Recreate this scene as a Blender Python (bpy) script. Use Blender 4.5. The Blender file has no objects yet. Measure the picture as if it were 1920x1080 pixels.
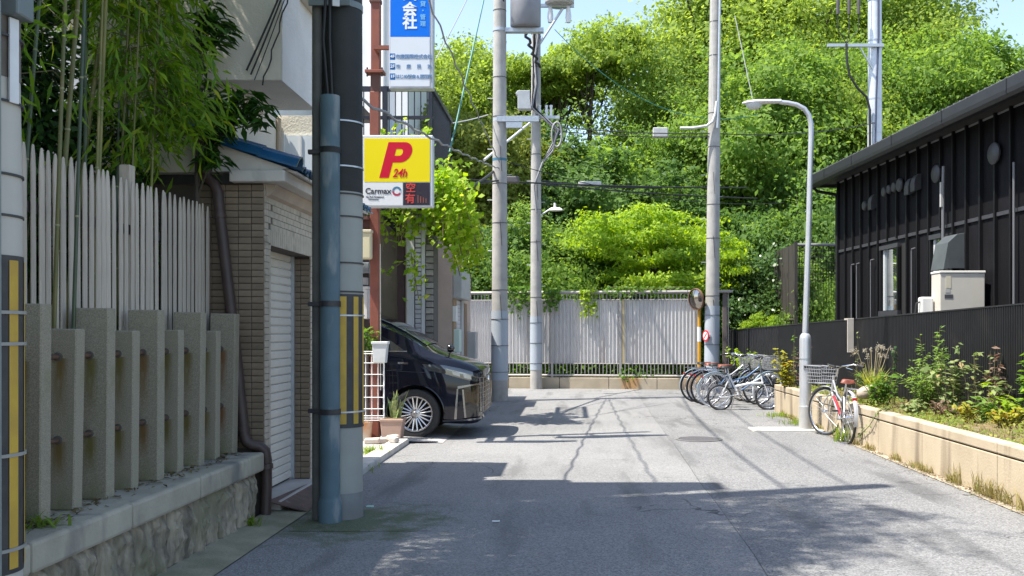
import bpy, bmesh, math, random
import numpy as np
from mathutils import Vector, Matrix, Euler, noise
R = math.radians
sc = bpy.context.scene
col = sc.collection

# ------------------------------------------------------------------ camera
F, VPX, HY, CAMZ = 1800.0, 1074.0, 622.0, 1.5      # focal length in photo pixels, street vanishing point, eye height
cd = bpy.data.cameras.new('camera')
cam = bpy.data.objects.new('camera', cd); col.objects.link(cam)
cam.location = (0, 0, CAMZ); cam.rotation_euler = (R(90), 0, 0)
cd.sensor_width = 36; cd.lens = F / 1920 * 36
cd.shift_x = (960 - VPX) / 1920; cd.shift_y = (HY - 540) / 1920
cd.clip_start = .05; cd.clip_end = 900
sc.camera = cam

# ------------------------------------------------------------------ sky and sun
SUN_EL, SUN_AZ = 64, 18          # sun stands left of the street, a little behind the camera
w = bpy.data.worlds.new('World'); sc.world = w; w.use_nodes = True
nt = w.node_tree; nt.nodes.clear()
sky = nt.nodes.new('ShaderNodeTexSky'); sky.sky_type = 'NISHITA'; sky.sun_disc = False
sky.sun_elevation = R(SUN_EL); sky.sun_rotation = R(270 - SUN_AZ)
sky.air_density = 1.0; sky.dust_density = 1.0; sky.ozone_density = 1.2
bgn = nt.nodes.new('ShaderNodeBackground'); bgn.inputs[1].default_value = .135
wo = nt.nodes.new('ShaderNodeOutputWorld')
hsv = nt.nodes.new('ShaderNodeHueSaturation'); hsv.inputs['Saturation'].default_value = .9
nt.links.new(sky.outputs[0], hsv.inputs['Color']); nt.links.new(hsv.outputs[0], bgn.inputs[0]); nt.links.new(bgn.outputs[0], wo.inputs[0])
sl = bpy.data.lights.new('sun', 'SUN'); sl.energy = 4.1; sl.angle = R(.53); sl.color = (1, .945, .85)
sun = bpy.data.objects.new('sun', sl); col.objects.link(sun)
sd = Vector((math.cos(R(SUN_EL)) * math.cos(R(SUN_AZ)), math.cos(R(SUN_EL)) * math.sin(R(SUN_AZ)), -math.sin(R(SUN_EL))))
sun.rotation_euler = sd.to_track_quat('-Z', 'Y').to_euler(); sun.location = (-20, -5, 30)
sc.view_settings.view_transform = 'Standard'; sc.view_settings.look = 'None'
sc.view_settings.exposure = 1.3; sc.view_settings.gamma = 1
sc.cycles.max_bounces = 6; sc.cycles.transparent_max_bounces = 6
sc.cycles.use_denoising = True

# ------------------------------------------------------------------ helpers
def at(px, py, Y):               # the point at street distance Y that a place in the photo shows
    return Vector(((px - VPX) / F * Y, Y, CAMZ - (py - HY) / F * Y))

MATS = {}
def mat(name, c1, c2=None, scale=6., rough=.6, metal=0., bump=0., bscale=None, rand=0., stretch=(1, 1, 1), spec=.5,
        c3=None, s3=1.2, t3=.55, st3=(1, 1, 1), coat=0., detail=6., world=False, lo=.35, hi=.65):
    """procedural surface: two tones mixed by noise, a third in larger patches, fine relief, a little change per piece"""
    if name in MATS: return MATS[name]
    m = bpy.data.materials.new(name); MATS[name] = m; m.use_nodes = True
    n = m.node_tree.nodes; l = m.node_tree.links; b = n['Principled BSDF']
    b.inputs['Roughness'].default_value = rough; b.inputs['Metallic'].default_value = metal
    b.inputs['Specular IOR Level'].default_value = spec; b.inputs['Coat Weight'].default_value = coat
    b.inputs['Coat Roughness'].default_value = .04
    if world:
        co = n.new('ShaderNodeNewGeometry').outputs['Position']
    else:
        co = n.new('ShaderNodeTexCoord').outputs['Object']
    def noise(s, d, st):
        mp = n.new('ShaderNodeMapping'); mp.inputs['Scale'].default_value = st; l.new(co, mp.inputs[0])
        t = n.new('ShaderNodeTexNoise'); t.inputs['Scale'].default_value = s; t.inputs['Detail'].default_value = d
        l.new(mp.outputs[0], t.inputs['Vector']); return t.outputs['Fac']
    def ramp(fac, a, bb):
        r = n.new('ShaderNodeMapRange'); r.inputs[1].default_value = a; r.inputs[2].default_value = bb; l.new(fac, r.inputs[0]); return r.outputs[0]
    def mix(f, a, bb):
        x = n.new('ShaderNodeMix'); x.data_type = 'RGBA'
        if isinstance(f, float): x.inputs[0].default_value = f
        else: l.new(f, x.inputs[0])
        for i, v in ((6, a), (7, bb)):
            if isinstance(v, tuple): x.inputs[i].default_value = (*v, 1)
            else: l.new(v, x.inputs[i])
        return x.outputs[2]
    cc = c1
    if c2: cc = mix(ramp(noise(scale, detail, stretch), lo, hi), c1, c2)
    if c3: cc = mix(ramp(noise(s3, 5, st3), t3, t3 + .12), cc, c3)
    if rand:
        oi = n.new('ShaderNodeObjectInfo'); hs = n.new('ShaderNodeHueSaturation')
        mr = n.new('ShaderNodeMapRange'); mr.inputs[3].default_value = 1 - rand; mr.inputs[4].default_value = 1 + rand
        l.new(oi.outputs['Random'], mr.inputs[0]); l.new(mr.outputs[0], hs.inputs['Value'])
        if isinstance(cc, tuple): hs.inputs['Color'].default_value = (*cc, 1)
        else: l.new(cc, hs.inputs['Color'])
        cc = hs.outputs[0]
    if isinstance(cc, tuple): b.inputs['Base Color'].default_value = (*cc, 1)
    else: l.new(cc, b.inputs['Base Color'])
    if bump:
        bp = n.new('ShaderNodeBump'); bp.inputs['Strength'].default_value = bump; bp.inputs['Distance'].default_value = .02
        l.new(noise(bscale or scale * 3, 8, stretch), bp.inputs['Height']); l.new(bp.outputs[0], b.inputs['Normal'])
    return m

def leafmat(name, c1, c2, trans=.45, rough=.5, c3=None):
    if name in MATS: return MATS[name]
    m = bpy.data.materials.new(name); MATS[name] = m; m.use_nodes = True
    n = m.node_tree.nodes; l = m.node_tree.links; b = n['Principled BSDF']; out = n['Material Output']
    a = n.new('ShaderNodeAttribute'); a.attribute_name = 'leaf_tone'
    cr = n.new('ShaderNodeValToRGB'); cr.color_ramp.elements[0].color = (*c1, 1); cr.color_ramp.elements[1].color = (*c2, 1)
    if c3:
        e = cr.color_ramp.elements.new(.9); e.color = (*c2, 1); cr.color_ramp.elements[-1].color = (*c3, 1)
    l.new(a.outputs['Fac'], cr.inputs[0]); l.new(cr.outputs[0], b.inputs['Base Color'])
    b.inputs['Roughness'].default_value = rough; b.inputs['Specular IOR Level'].default_value = .22
    tr = n.new('ShaderNodeBsdfTranslucent'); hs = n.new('ShaderNodeHueSaturation')
    hs.inputs['Hue'].default_value = .485; hs.inputs['Saturation'].default_value = 1.1; hs.inputs['Value'].default_value = 1.5
    l.new(cr.outputs[0], hs.inputs['Color']); l.new(hs.outputs[0], tr.inputs[0])
    mx = n.new('ShaderNodeMixShader'); mx.inputs[0].default_value = trans
    l.new(b.outputs[0], mx.inputs[1]); l.new(tr.outputs[0], mx.inputs[2]); l.new(mx.outputs[0], out.inputs[0])
    return m

def emit(name, c, s):
    if name in MATS: return MATS[name]
    m = bpy.data.materials.new(name); MATS[name] = m; m.use_nodes = True
    b = m.node_tree.nodes['Principled BSDF']; b.inputs['Base Color'].default_value = (*c, 1)
    b.inputs['Emission Color'].default_value = (*c, 1); b.inputs['Emission Strength'].default_value = s
    return m

def glass(name, tint, rough=.03):
    if name in MATS: return MATS[name]
    m = bpy.data.materials.new(name); MATS[name] = m; m.use_nodes = True
    b = m.node_tree.nodes['Principled BSDF']; b.inputs['Base Color'].default_value = (*tint, 1)
    b.inputs['Roughness'].default_value = rough; b.inputs['Specular IOR Level'].default_value = 1.0
    b.inputs['IOR'].default_value = 1.7; b.inputs['Coat Weight'].default_value = .6
    return m

def tag(o, label=None, cat=None, group=None, kind=None):
    if label: o['label'] = label
    if cat: o['category'] = cat
    if group: o['group'] = group
    if kind: o['kind'] = kind
    return o

def thing(name, label, cat, loc=(0, 0, 0), rotz=0., group=None):
    o = bpy.data.objects.new(name, None); col.objects.link(o); o.empty_display_size = .2
    o.location = loc; o.rotation_euler = (0, 0, rotz)
    return tag(o, label, cat, group)

def root_inv(p):
    while p.parent is not None: p = p.parent
    return (Matrix.Translation(p.location) @ p.rotation_euler.to_matrix().to_4x4()).inverted()

class MB:
    def __init__(s): s.v = []; s.f = []
    def add(s, vs, fs):
        k = len(s.v); s.v += [tuple(v) for v in vs]; s.f += [tuple(i + k for i in f) for f in fs]; return s
    def box(s, x0, x1, y0, y1, z0, z1):
        return s.add([(x0,y0,z0),(x1,y0,z0),(x1,y1,z0),(x0,y1,z0),(x0,y0,z1),(x1,y0,z1),(x1,y1,z1),(x0,y1,z1)],
                     [(0,3,2,1),(4,5,6,7),(0,1,5,4),(1,2,6,5),(2,3,7,6),(3,0,4,7)])
    def obox(s, c, sx, sy, sz, rot=(0, 0, 0)):
        m = Euler(rot).to_matrix(); c = Vector(c); k = MB().box(-sx/2, sx/2, -sy/2, sy/2, -sz/2, sz/2)
        return s.add([m @ Vector(v) + c for v in k.v], k.f)
    def path(s, pts, r, n=8, caps=True, closed=False):
        pts = [Vector(p) for p in pts]; N = len(pts); rr = r if isinstance(r, (list, tuple)) else [r] * N
        vs = []; ref = None
        for i, p in enumerate(pts):
            if closed: d = pts[(i + 1) % N] - pts[i - 1]
            else: d = pts[min(i + 1, N - 1)] - pts[max(i - 1, 0)]
            d = d.normalized() if d.length > 1e-9 else Vector((0, 0, 1))
            if ref is None: ref = Vector((0, 0, 1)).cross(d) if abs(d.z) < .95 else Vector((1, 0, 0)).cross(d)
            u = (ref - d * ref.dot(d))
            u = u.normalized() if u.length > 1e-6 else d.orthogonal().normalized()
            ref = u; v = d.cross(u)
            for k in range(n):
                a = 2 * math.pi * k / n; vs.append(p + (u * math.cos(a) + v * math.sin(a)) * rr[i])
        fs = []
        for i in range(N if closed else N - 1):
            j = (i + 1) % N
            for k in range(n):
                k2 = (k + 1) % n; fs.append((i*n+k, i*n+k2, j*n+k2, j*n+k))
        if caps and not closed:
            fs.append(tuple(reversed(range(n)))); fs.append(tuple((N-1)*n + k for k in range(n)))
        return s.add(vs, fs)
    def lathe(s, prof, n=24, c=(0, 0, 0), axis='Z', a0=0., a1=None):
        full = a1 is None; A = 2 * math.pi if full else a1 - a0; vs = []; fs = []; m = n if full else n + 1
        for r, z in prof:
            for k in range(m):
                a = a0 + A * k / n; x, y = r * math.cos(a), r * math.sin(a)
                p = (x, y, z) if axis == 'Z' else ((x, z, y) if axis == 'Y' else (z, x, y))
                vs.append((p[0] + c[0], p[1] + c[1], p[2] + c[2]))
        for i in range(len(prof) - 1):
            for k in range(n):
                k2 = (k + 1) % m; q = (i*m+k, i*m+k2, (i+1)*m+k2, (i+1)*m+k)
                fs.append(q if axis != 'Y' else q[::-1])
        return s.add(vs, fs)
    def disc(s, r, z, n=24, c=(0, 0, 0), axis='Z'):
        vs = []
        for k in range(n):
            a = 2 * math.pi * k / n; x, y = r * math.cos(a), r * math.sin(a)
            p = (x, y, z) if axis == 'Z' else ((x, z, y) if axis == 'Y' else (z, x, y))
            vs.append((p[0] + c[0], p[1] + c[1], p[2] + c[2]))
        return s.add(vs, [tuple(range(n))])
    def prism(s, poly, axis, a0, a1):
        n = len(poly)
        def P(u, v, a): return (u, v, a) if axis == 'Z' else ((u, a, v) if axis == 'Y' else (a, u, v))
        return s.add([P(u, v, a0) for u, v in poly] + [P(u, v, a1) for u, v in poly],
                     [tuple(reversed(range(n))), tuple(range(n, 2 * n))] + [(i, (i+1) % n, n + (i+1) % n, n + i) for i in range(n)])
    def mesh(s, name, m, smooth=None):
        me = bpy.data.meshes.new(name); me.from_pydata(s.v, [], s.f); me.materials.append(m)
        bm = bmesh.new(); bm.from_mesh(me); bmesh.ops.recalc_face_normals(bm, faces=bm.faces); bm.to_mesh(me); bm.free()
        if smooth:
            me.shade_smooth(); me.set_sharp_from_angle(angle=R(smooth))
        me.update(); return me
    def build(s, name, m, parent=None, smooth=None, world=True, bevel=0, kind=None, label=None):
        if parent is not None and world:
            iv = root_inv(parent); s.v = [tuple(iv @ Vector(v)) for v in s.v]
        o = bpy.data.objects.new(name, s.mesh(name, m, smooth)); col.objects.link(o); o.parent = parent
        if bevel:
            b = o.modifiers.new('bevel', 'BEVEL'); b.width = bevel; b.segments = 2; b.limit_method = 'ANGLE'
        if kind: o['kind'] = kind
        if label: o['label'] = label
        return o

def inst(me, name, parent, loc, rot=(0, 0, 0), scale=(1, 1, 1), bevel=0):
    """a piece that shares its mesh with alike pieces; loc in the coordinates of its thing"""
    o = bpy.data.objects.new(name, me); col.objects.link(o); o.parent = parent
    o.location = loc; o.rotation_euler = rot; o.scale = scale
    if bevel:
        b = o.modifiers.new('bevel', 'BEVEL'); b.width = bevel; b.segments = 1
    return o

def copy_tree(o, parent=None):
    c = o.copy(); col.objects.link(c); c.parent = parent
    for ch in list(o.children): copy_tree(ch, c)
    return c

def structure(o): o['kind'] = 'structure'; return o

def text(s, size, m, parent, loc, name='lettering', rot=(R(90), 0, 0), bold=0., shear=0., sx=1., world=True, align='CENTER', z=.002):
    cu = bpy.data.curves.new('t', 'FONT'); cu.body = s; cu.size = size; cu.extrude = z; cu.offset = bold; cu.shear = shear
    cu.align_x = align; cu.align_y = 'CENTER'; cu.resolution_u = 3
    ob = bpy.data.objects.new('t', cu); col.objects.link(ob)
    dg = bpy.context.evaluated_depsgraph_get(); dg.update()
    me = bpy.data.meshes.new_from_object(ob.evaluated_get(dg)); bpy.data.objects.remove(ob); bpy.data.curves.remove(cu)
    M4 = Matrix.Translation(Vector(loc)) @ Euler(rot).to_matrix().to_4x4() @ Matrix.Diagonal((sx, 1, 1, 1))
    if parent is not None and world: M4 = root_inv(parent) @ M4
    me.transform(M4); me.materials.clear(); me.materials.append(m); me.name = name
    o = bpy.data.objects.new(name, me); col.objects.link(o); o.parent = parent
    return o

def leaf_mesh(name, P, N, S, m, aspect=.5, T=None, seed=1, tone=None, fold=.18):
    """many small leaf faces; P centres, N normals, S half lengths, T optional leaf directions"""
    rg = np.random.default_rng(seed); P = np.asarray(P, float); n = len(P); N = np.asarray(N, float)
    N = N / np.maximum(np.linalg.norm(N, axis=1, keepdims=True), 1e-6)
    if T is None: T = rg.normal(size=(n, 3))
    T = np.asarray(T, float); T = T - N * (T * N).sum(1, keepdims=True); T /= np.maximum(np.linalg.norm(T, axis=1, keepdims=True), 1e-6)
    B = np.cross(N, T); S = np.broadcast_to(np.asarray(S, float), (n,))[:, None]
    V = np.empty((n, 4, 3)); V[:, 0] = P - T * S; V[:, 2] = P + T * S
    V[:, 1] = P + B * S * aspect + N * S * fold - T * S * .1; V[:, 3] = P - B * S * aspect + N * S * fold - T * S * .1
    me = bpy.data.meshes.new(name); me.vertices.add(4 * n); me.vertices.foreach_set('co', V.reshape(-1))
    me.loops.add(4 * n); me.loops.foreach_set('vertex_index', np.arange(4 * n, dtype=np.int32))
    me.polygons.add(n); me.polygons.foreach_set('loop_start', np.arange(0, 4 * n, 4, dtype=np.int32))
    me.update(calc_edges=True)
    at_ = me.attributes.new('leaf_tone', 'FLOAT', 'FACE')
    at_.data.foreach_set('value', (rg.random(n) if tone is None else np.clip(tone, 0, 1)).astype(np.float32))
    me.materials.append(m); me.update(); return me

def obj(me, name, parent=None, loc=(0, 0, 0), kind=None):
    o = bpy.data.objects.new(name, me); col.objects.link(o); o.parent = parent; o.location = loc
    if kind: o['kind'] = kind
    return o

def strip(mb, top, bot):          # quads between two polylines
    n = len(top); return mb.add(list(top) + list(bot), [(i, i+1, n+i+1, n+i) for i in range(n-1)])

def arc(c, r, a0, a1, n, plane='XZ'):
    o = []
    for k in range(n + 1):
        a = a0 + (a1 - a0) * k / n; u, v = r * math.cos(a), r * math.sin(a)
        o.append((c[0] + u, c[1], c[2] + v) if plane == 'XZ' else (c[0], c[1] + u, c[2] + v) if plane == 'YZ' else (c[0] + u, c[1] + v, c[2]))
    return o

def sag(p, q, d, n=14):
    p, q = Vector(p), Vector(q)
    return [p.lerp(q, i / n) + Vector((0, 0, -4 * d * (i / n) * (1 - i / n))) for i in range(n + 1)]

# shared materials
CONC = mat('concrete_pole', (.33, .32, .30), (.41, .395, .365), 5, .85, bump=.15, bscale=60, c3=(.235, .22, .20), s3=2.2, t3=.60, st3=(1, 1, .35))
STEEL = mat('galvanised_steel', (.52, .55, .58), (.44, .47, .50), 20, .42, .55)
DARKM = mat('dark_iron', (.035, .034, .038), (.05, .048, .05), 15, .5, .3)
RUBBER = mat('rubber', (.018, .018, .019), (.03, .03, .03), 30, .75)
CHROME = mat('chrome', (.78, .78, .8), None, rough=.12, metal=1.)
BLACKC = mat('black_cable', (.02, .02, .022), None, rough=.6)
WHITEP = mat('white_paint', (.78, .78, .76), (.72, .72, .70), 6, .5)

# ================================================================== THE SETTING
g = MB().add([(-300, -60, -.03), (300, -60, -.03), (300, 500, -.03), (-300, 500, -.03)], [(0, 1, 2, 3)])
structure(g.build('ground', mat('park_earth', (.13, .105, .07), (.08, .075, .045), .6, .95, world=True)))

def asphalt(name, lo, hi, speck, moss=False):
    m = bpy.data.materials.new(name); m.use_nodes = True; n = m.node_tree.nodes; l = m.node_tree.links; b = n['Principled BSDF']
    pos = n.new('ShaderNodeNewGeometry').outputs['Position']
    def noise(s, d=4, st=(1, 1, 1), rough=.5):
        mp = n.new('ShaderNodeMapping'); mp.inputs['Scale'].default_value = st; l.new(pos, mp.inputs[0])
        t = n.new('ShaderNodeTexNoise'); t.inputs['Scale'].default_value = s; t.inputs['Detail'].default_value = d; t.inputs['Roughness'].default_value = rough
        l.new(mp.outputs[0], t.inputs['Vector']); return t.outputs['Fac']
    def rng(f, a, bb, c=0., d=1.):
        r = n.new('ShaderNodeMapRange'); l.new(f, r.inputs[0])
        for i, v in enumerate((a, bb, c, d)): r.inputs[i + 1].default_value = v
        return r.outputs[0]
    def mix(f, a, bb, mode='MIX'):
        x = n.new('ShaderNodeMix'); x.data_type = 'RGBA'; x.blend_type = mode
        if isinstance(f, float): x.inputs[0].default_value = f
        else: l.new(f, x.inputs[0])
        for i, v in ((6, a), (7, bb)):
            if isinstance(v, tuple): x.inputs[i].default_value = (*v, 1)
            else: l.new(v, x.inputs[i])
        return x.outputs[2]
    c = mix(rng(noise(.55, 5), .38, .62), lo, hi)
    vor = n.new('ShaderNodeTexVoronoi'); vor.inputs['Scale'].default_value = 95; l.new(pos, vor.inputs['Vector'])
    sp = n.new('ShaderNodeSeparateColor'); l.new(vor.outputs['Color'], sp.inputs[0])
    c = mix(speck, c, mix(sp.outputs[0], (.03, .03, .032), (.62, .61, .6)))
    # worn wheel tracks and old drips, with shapes of their own
    c = mix(rng(noise(1.6, 6, (1.6, .22, 1)), .54, .68, 0, .6), c, tuple(x * .62 for x in lo))
    c = mix(rng(noise(7, 3), .70, .76, 0, .55), c, tuple(x * .45 for x in lo))
    if moss:
        v = n.new('ShaderNodeVectorMath'); v.operation = 'DISTANCE'; l.new(pos, v.inputs[0]); v.inputs[1].default_value = (-1.75, 7.55, 0)
        ad = n.new('ShaderNodeMath'); ad.operation = 'ADD'; l.new(v.outputs['Value'], ad.inputs[0]); l.new(rng(noise(5, 5), .3, .7, -.35, .35), ad.inputs[1])
        c = mix(rng(ad.outputs[0], .85, .35, 0, .75), c, (.075, .10, .035))
    # fine cracks, broken up into patches
    vc = n.new('ShaderNodeTexVoronoi'); vc.feature = 'DISTANCE_TO_EDGE'; vc.inputs['Scale'].default_value = .75
    wv_ = n.new('ShaderNodeVectorMath'); wv_.operation = 'ADD'; nc = n.new('ShaderNodeTexNoise'); nc.inputs['Scale'].default_value = 3.5; l.new(pos, nc.inputs['Vector'])
    sc_ = n.new('ShaderNodeVectorMath'); sc_.operation = 'SCALE'; sc_.inputs['Scale'].default_value = .5; l.new(nc.outputs['Color'], sc_.inputs[0]); l.new(pos, wv_.inputs[0]); l.new(sc_.outputs[0], wv_.inputs[1]); l.new(wv_.outputs[0], vc.inputs['Vector'])
    mk = n.new('ShaderNodeMath'); mk.operation = 'MULTIPLY'; l.new(rng(vc.outputs['Distance'], .010, .003), mk.inputs[0]); l.new(rng(noise(.35, 2), .52, .60, 0, .75), mk.inputs[1])
    c = mix(mk.outputs[0], c, (.035, .034, .033))
    l.new(c, b.inputs['Base Color']); b.inputs['Roughness'].default_value = .88; b.inputs['Specular IOR Level'].default_value = .3
    bp = n.new('ShaderNodeBump'); bp.inputs['Strength'].default_value = .5; bp.inputs['Distance'].default_value = .008
    l.new(vor.outputs['Distance'], bp.inputs['Height']); l.new(bp.outputs[0], b.inputs['Normal'])
    return m
random.seed(4)
seam = [(1.08 + .02 * y + random.uniform(-.012, .012), y) for y in [-4 + .7 * i for i in range(43)]]
a = MB()
n = len(seam)
a.add([(-2.2, y, 0) for x, y in seam] + [(x, y, 0) for x, y in seam], [(i, n+i, n+i+1, i+1) for i in range(n-1)])
a.add([(-12, 17.6, 0), (-2.2, 17.6, 0), (-2.2, seam[-1][1], 0), (-12, seam[-1][1], 0)], [(0, 1, 2, 3)])
road_l = structure(a.build('road', asphalt('worn_light_asphalt', (.168, .168, .167), (.212, .210, .206), .22, True)))
a = MB()
sm = [(x + .006, y) for x, y in seam]
a.add([(x, y, -.003) for x, y in sm] + [(3.82, y, -.003) for x, y in sm], [(i, n+i, n+i+1, i+1) for i in range(n-1)])
a.add([(3.82, 18.1, -.003), (12, 18.1, -.003), (12, seam[-1][1], -.003), (3.82, seam[-1][1], -.003)], [(0, 1, 2, 3)])
structure(a.build('road_lane', asphalt('coarse_grey_asphalt', (.122, .124, .125), (.165, .165, .163), .28)))
# repair patches, each a thin sheet of its own
for pts_, lo_, hi_ in (([(-2.18, 7.2), (-1.05, 7.22), (-1.02, 8.35), (-2.18, 8.38)], (.165, .165, .162), (.205, .204, .20)), ([(-.6, 5.0), (.85, 4.95), (.88, 8.9), (-.55, 8.85)], (.155, .157, .158), (.19, .19, .188))):
    mb = MB().add([(x, y, .003) for x, y in pts_], [(0, 1, 2, 3)]); structure(mb.build('road_patch', asphalt('patch_asphalt', lo_, hi_, .24, pts_[0][0] < -2)))
CURB = mat('kerb_concrete', (.31, .29, .205), (.21, .20, .135), 4, .9, bump=.35, bscale=50, c3=(.15, .16, .085), s3=1.4, t3=.50)
structure(MB().add([(-2.515, -4, .03), (-2.2, -4, .006), (-2.2, 8.1, .006), (-2.515, 8.1, .03)], [(0, 1, 2, 3)]).build('gutter', CURB))
LOT = mat('lot_concrete', (.40, .385, .36), (.33, .32, .30), 3, .9, bump=.25, bscale=40, c3=(.25, .23, .19), s3=1.1, t3=.58)
lot = MB().box(-12, -2.42, 10.55, 17.6, -.02, .035)
structure(lot.build('parking_lot', LOT))
lk = MB()
lk.prism([(-2.415, 9.4), (-2.2, 9.4), (-2.2, 10.9), (-2.2, 12.9), (-2.415, 12.9)], 'Z', -.02, .07)
structure(lk.build('kerb', mat('lot_kerb', (.55, .52, .47), (.44, .42, .39), 5, .9, bump=.2), bevel=.015))
# sloped concrete apron the van stands on
structure(MB().add([(-2.41, 12.92, .038), (-1.75, 12.92, .005), (-1.75, 17.55, .005), (-2.41, 17.55, .038)], [(0, 1, 2, 3)]).build('pavement', LOT))

# raised bed between the planter wall and the black fence
def fence_x(y): return 4.1 + .0866 * (25 - y)
SOIL = mat('dry_soil', (.22, .16, .085), (.13, .10, .055), 9, .95, bump=.6, bscale=30)
sb = MB(); ys = [2 + i * .46 for i in range(36)]
rows = []
random.seed(9)
for y in ys:
    x1 = max(fence_x(y) + .05, 4.0); rows.append([(3.9 + (x1 - 3.9) * k / 6, y, .40 + .035 * random.random() + .02 * k / 6) for k in range(7)])
for i in range(len(rows)): sb.v += rows[i]
for i in range(len(rows) - 1):
    for k in range(6): sb.f.append((i*7+k, i*7+k+1, (i+1)*7+k+1, (i+1)*7+k))
structure(sb.build('terrain', SOIL, smooth=60))

# ------------------------------------------------------------------ planter wall on the right
PW = mat('planter_concrete', (.50, .415, .295), (.42, .345, .24), 2.5, .9, bump=.18, bscale=45, c3=(.24, .19, .13), s3=2.6, t3=.54, st3=(1, 1, .12), world=True)
pw = thing('planter_wall', 'long low beige concrete planter wall along the right of the road', 'wall', (3.86, 8, 0))
ys = [1.0, 2.9, 4.8, 6.7, 8.6, 10.45, 11.95, 13.9, 15.9, 18.1]
for y0, y1 in zip(ys, ys[1:]):
    s = MB().box(3.80, 3.94, y0 + .008, y1 - .008, -.05, .395); s.build('wall_section', PW, pw, bevel=.006)
    s = MB().box(3.797, 3.96, y0 + .008, y1 - .008, .41, .51); s.build('coping', PW, pw, bevel=.012)
MB().box(3.815, 3.93, 1, 18.09, -.05, .505 - .02).build('joint_filler', mat('joint_dark', (.07, .055, .04), None, rough=.95), pw)
structure(MB().add([(3.66, 1, .004), (3.80, 1, .004), (3.80, 14.2, .004), (3.70, 14.2, .004)], [(0, 1, 2, 3)]).build('kerb_strip', mat('sandy_edge', (.42, .36, .27), (.25, .22, .17), 7, .95, bump=.4, bscale=30)))

# concrete pad the lamp stands on
pd = MB().box(2.72, 3.79, 14.42, 14.92, -.02, .022).build('lamp_pad', mat('pale_pad', (.55, .53, .48), (.46, .44, .40), 5, .9, bump=.2), bevel=.01)
tag(pd, 'pale concrete pad set in the asphalt under the street lamp', 'concrete pad')
# manhole
mh = thing('manhole_cover', 'round dark iron manhole cover in the sunlit asphalt', 'manhole', (1.76, 13.4, 0))
MB().lathe([(0, .006), (.27, .006), (.275, .002)], 32).build('lid', mat('iron_lid', (.10, .095, .10), (.15, .14, .145), 40, .6, .4, bump=.8, bscale=60), mh, world=False)
MB().lathe([(.285, .002), (.285, .007), (.325, .007), (.325, .0)], 32).build('ring', mat('iron_ring', (.16, .155, .15), None, rough=.7), mh, world=False)

# ------------------------------------------------------------------ retaining wall on the left with stone pillars
rw = thing('retaining_wall', 'low rough-faced stone wall with a smooth concrete coping, on the left', 'wall', (-2.6, 6, 0))
STONE = mat('split_stone', (.37, .32, .235), (.12, .105, .078), 9, .92, bump=1., bscale=22, stretch=(1.6, 1.6, .35), c3=(.20, .19, .12), s3=1.7, t3=.55)
random.seed(12)
y = 1.2
while y < 7.6:
    wd = random.uniform(.24, .52); y1 = min(y + wd, 7.66)
    if 7.66 - y1 < .2: y1 = 7.66
    mb = MB(); nx, nz = 26, 20; lean = random.uniform(-.05, .05); sd_ = random.uniform(0, 90)
    for i in range(nx + 1):
        for k in range(nz + 1):
            u, v = i / nx, k / nz; yy = y + .005 + (y1 - y - .010) * u + lean * v * math.sin(math.pi * u)
            e = min(u, 1 - u, v, 1 - v); f_ = noise.fractal(Vector((yy * 16 + sd_, v * 4.5, sd_)), .8, 2.1, 6); r2 = noise.noise(Vector((yy * 4 + sd_, v * 1.2, 3 + sd_)))
            mb.v.append((-2.535 + min(1, e * 7) * (.035 + .034 * f_ + .04 * r2), yy, -.04 + .425 * v))
    for i in range(nx):
        for k in range(nz): a0 = i*(nz+1)+k; mb.f.append((a0, a0+nz+1, a0+nz+2, a0+1))
    mb.build('split_stone', STONE, rw, smooth=35)
    y = y1
MB().box(-2.9, -2.535, 1.2, 7.66, -.05, .384).build('core', mat('wall_core', (.16, .15, .13), None, rough=.95), rw)
CAP = mat('coping_concrete', (.41, .38, .30), (.30, .28, .22), 3, .88, bump=.25, bscale=45, c3=(.17, .165, .15), s3=3, t3=.56, st3=(1, 1, .3), world=True)
for y0, y1 in zip([1.2, 2.4, 3.4, 4.39, 5.4, 6.39, 7.34], [2.4, 3.4, 4.39, 5.4, 6.39, 7.34, 7.7]):
    MB().box(-2.94, -2.47, y0 + .004, y1 - .004, .386, .536).build('coping_block', CAP, rw, bevel=.02)
# litter on the coping
random.seed(3); P = []; 
for i in range(420):
    yy = random.uniform(3.8, 7.6); P.append((random.choice([random.gauss(-2.68, .05), random.uniform(-2.92, -2.55)]), yy, .541 + .006 * random.random()))
me = leaf_mesh('leaf_litter', P, np.random.default_rng(2).normal(size=(len(P), 3)) * .25 + [0, 0, 1], np.random.default_rng(3).uniform(.01, .028, len(P)),
               leafmat('litter', (.10, .075, .035), (.22, .18, .07), .1, .8), .45)
tag(obj(me, 'leaf_litter'), 'dry fallen leaves lying on the coping below the stone pillars', 'leaf litter', kind='stuff')

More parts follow.
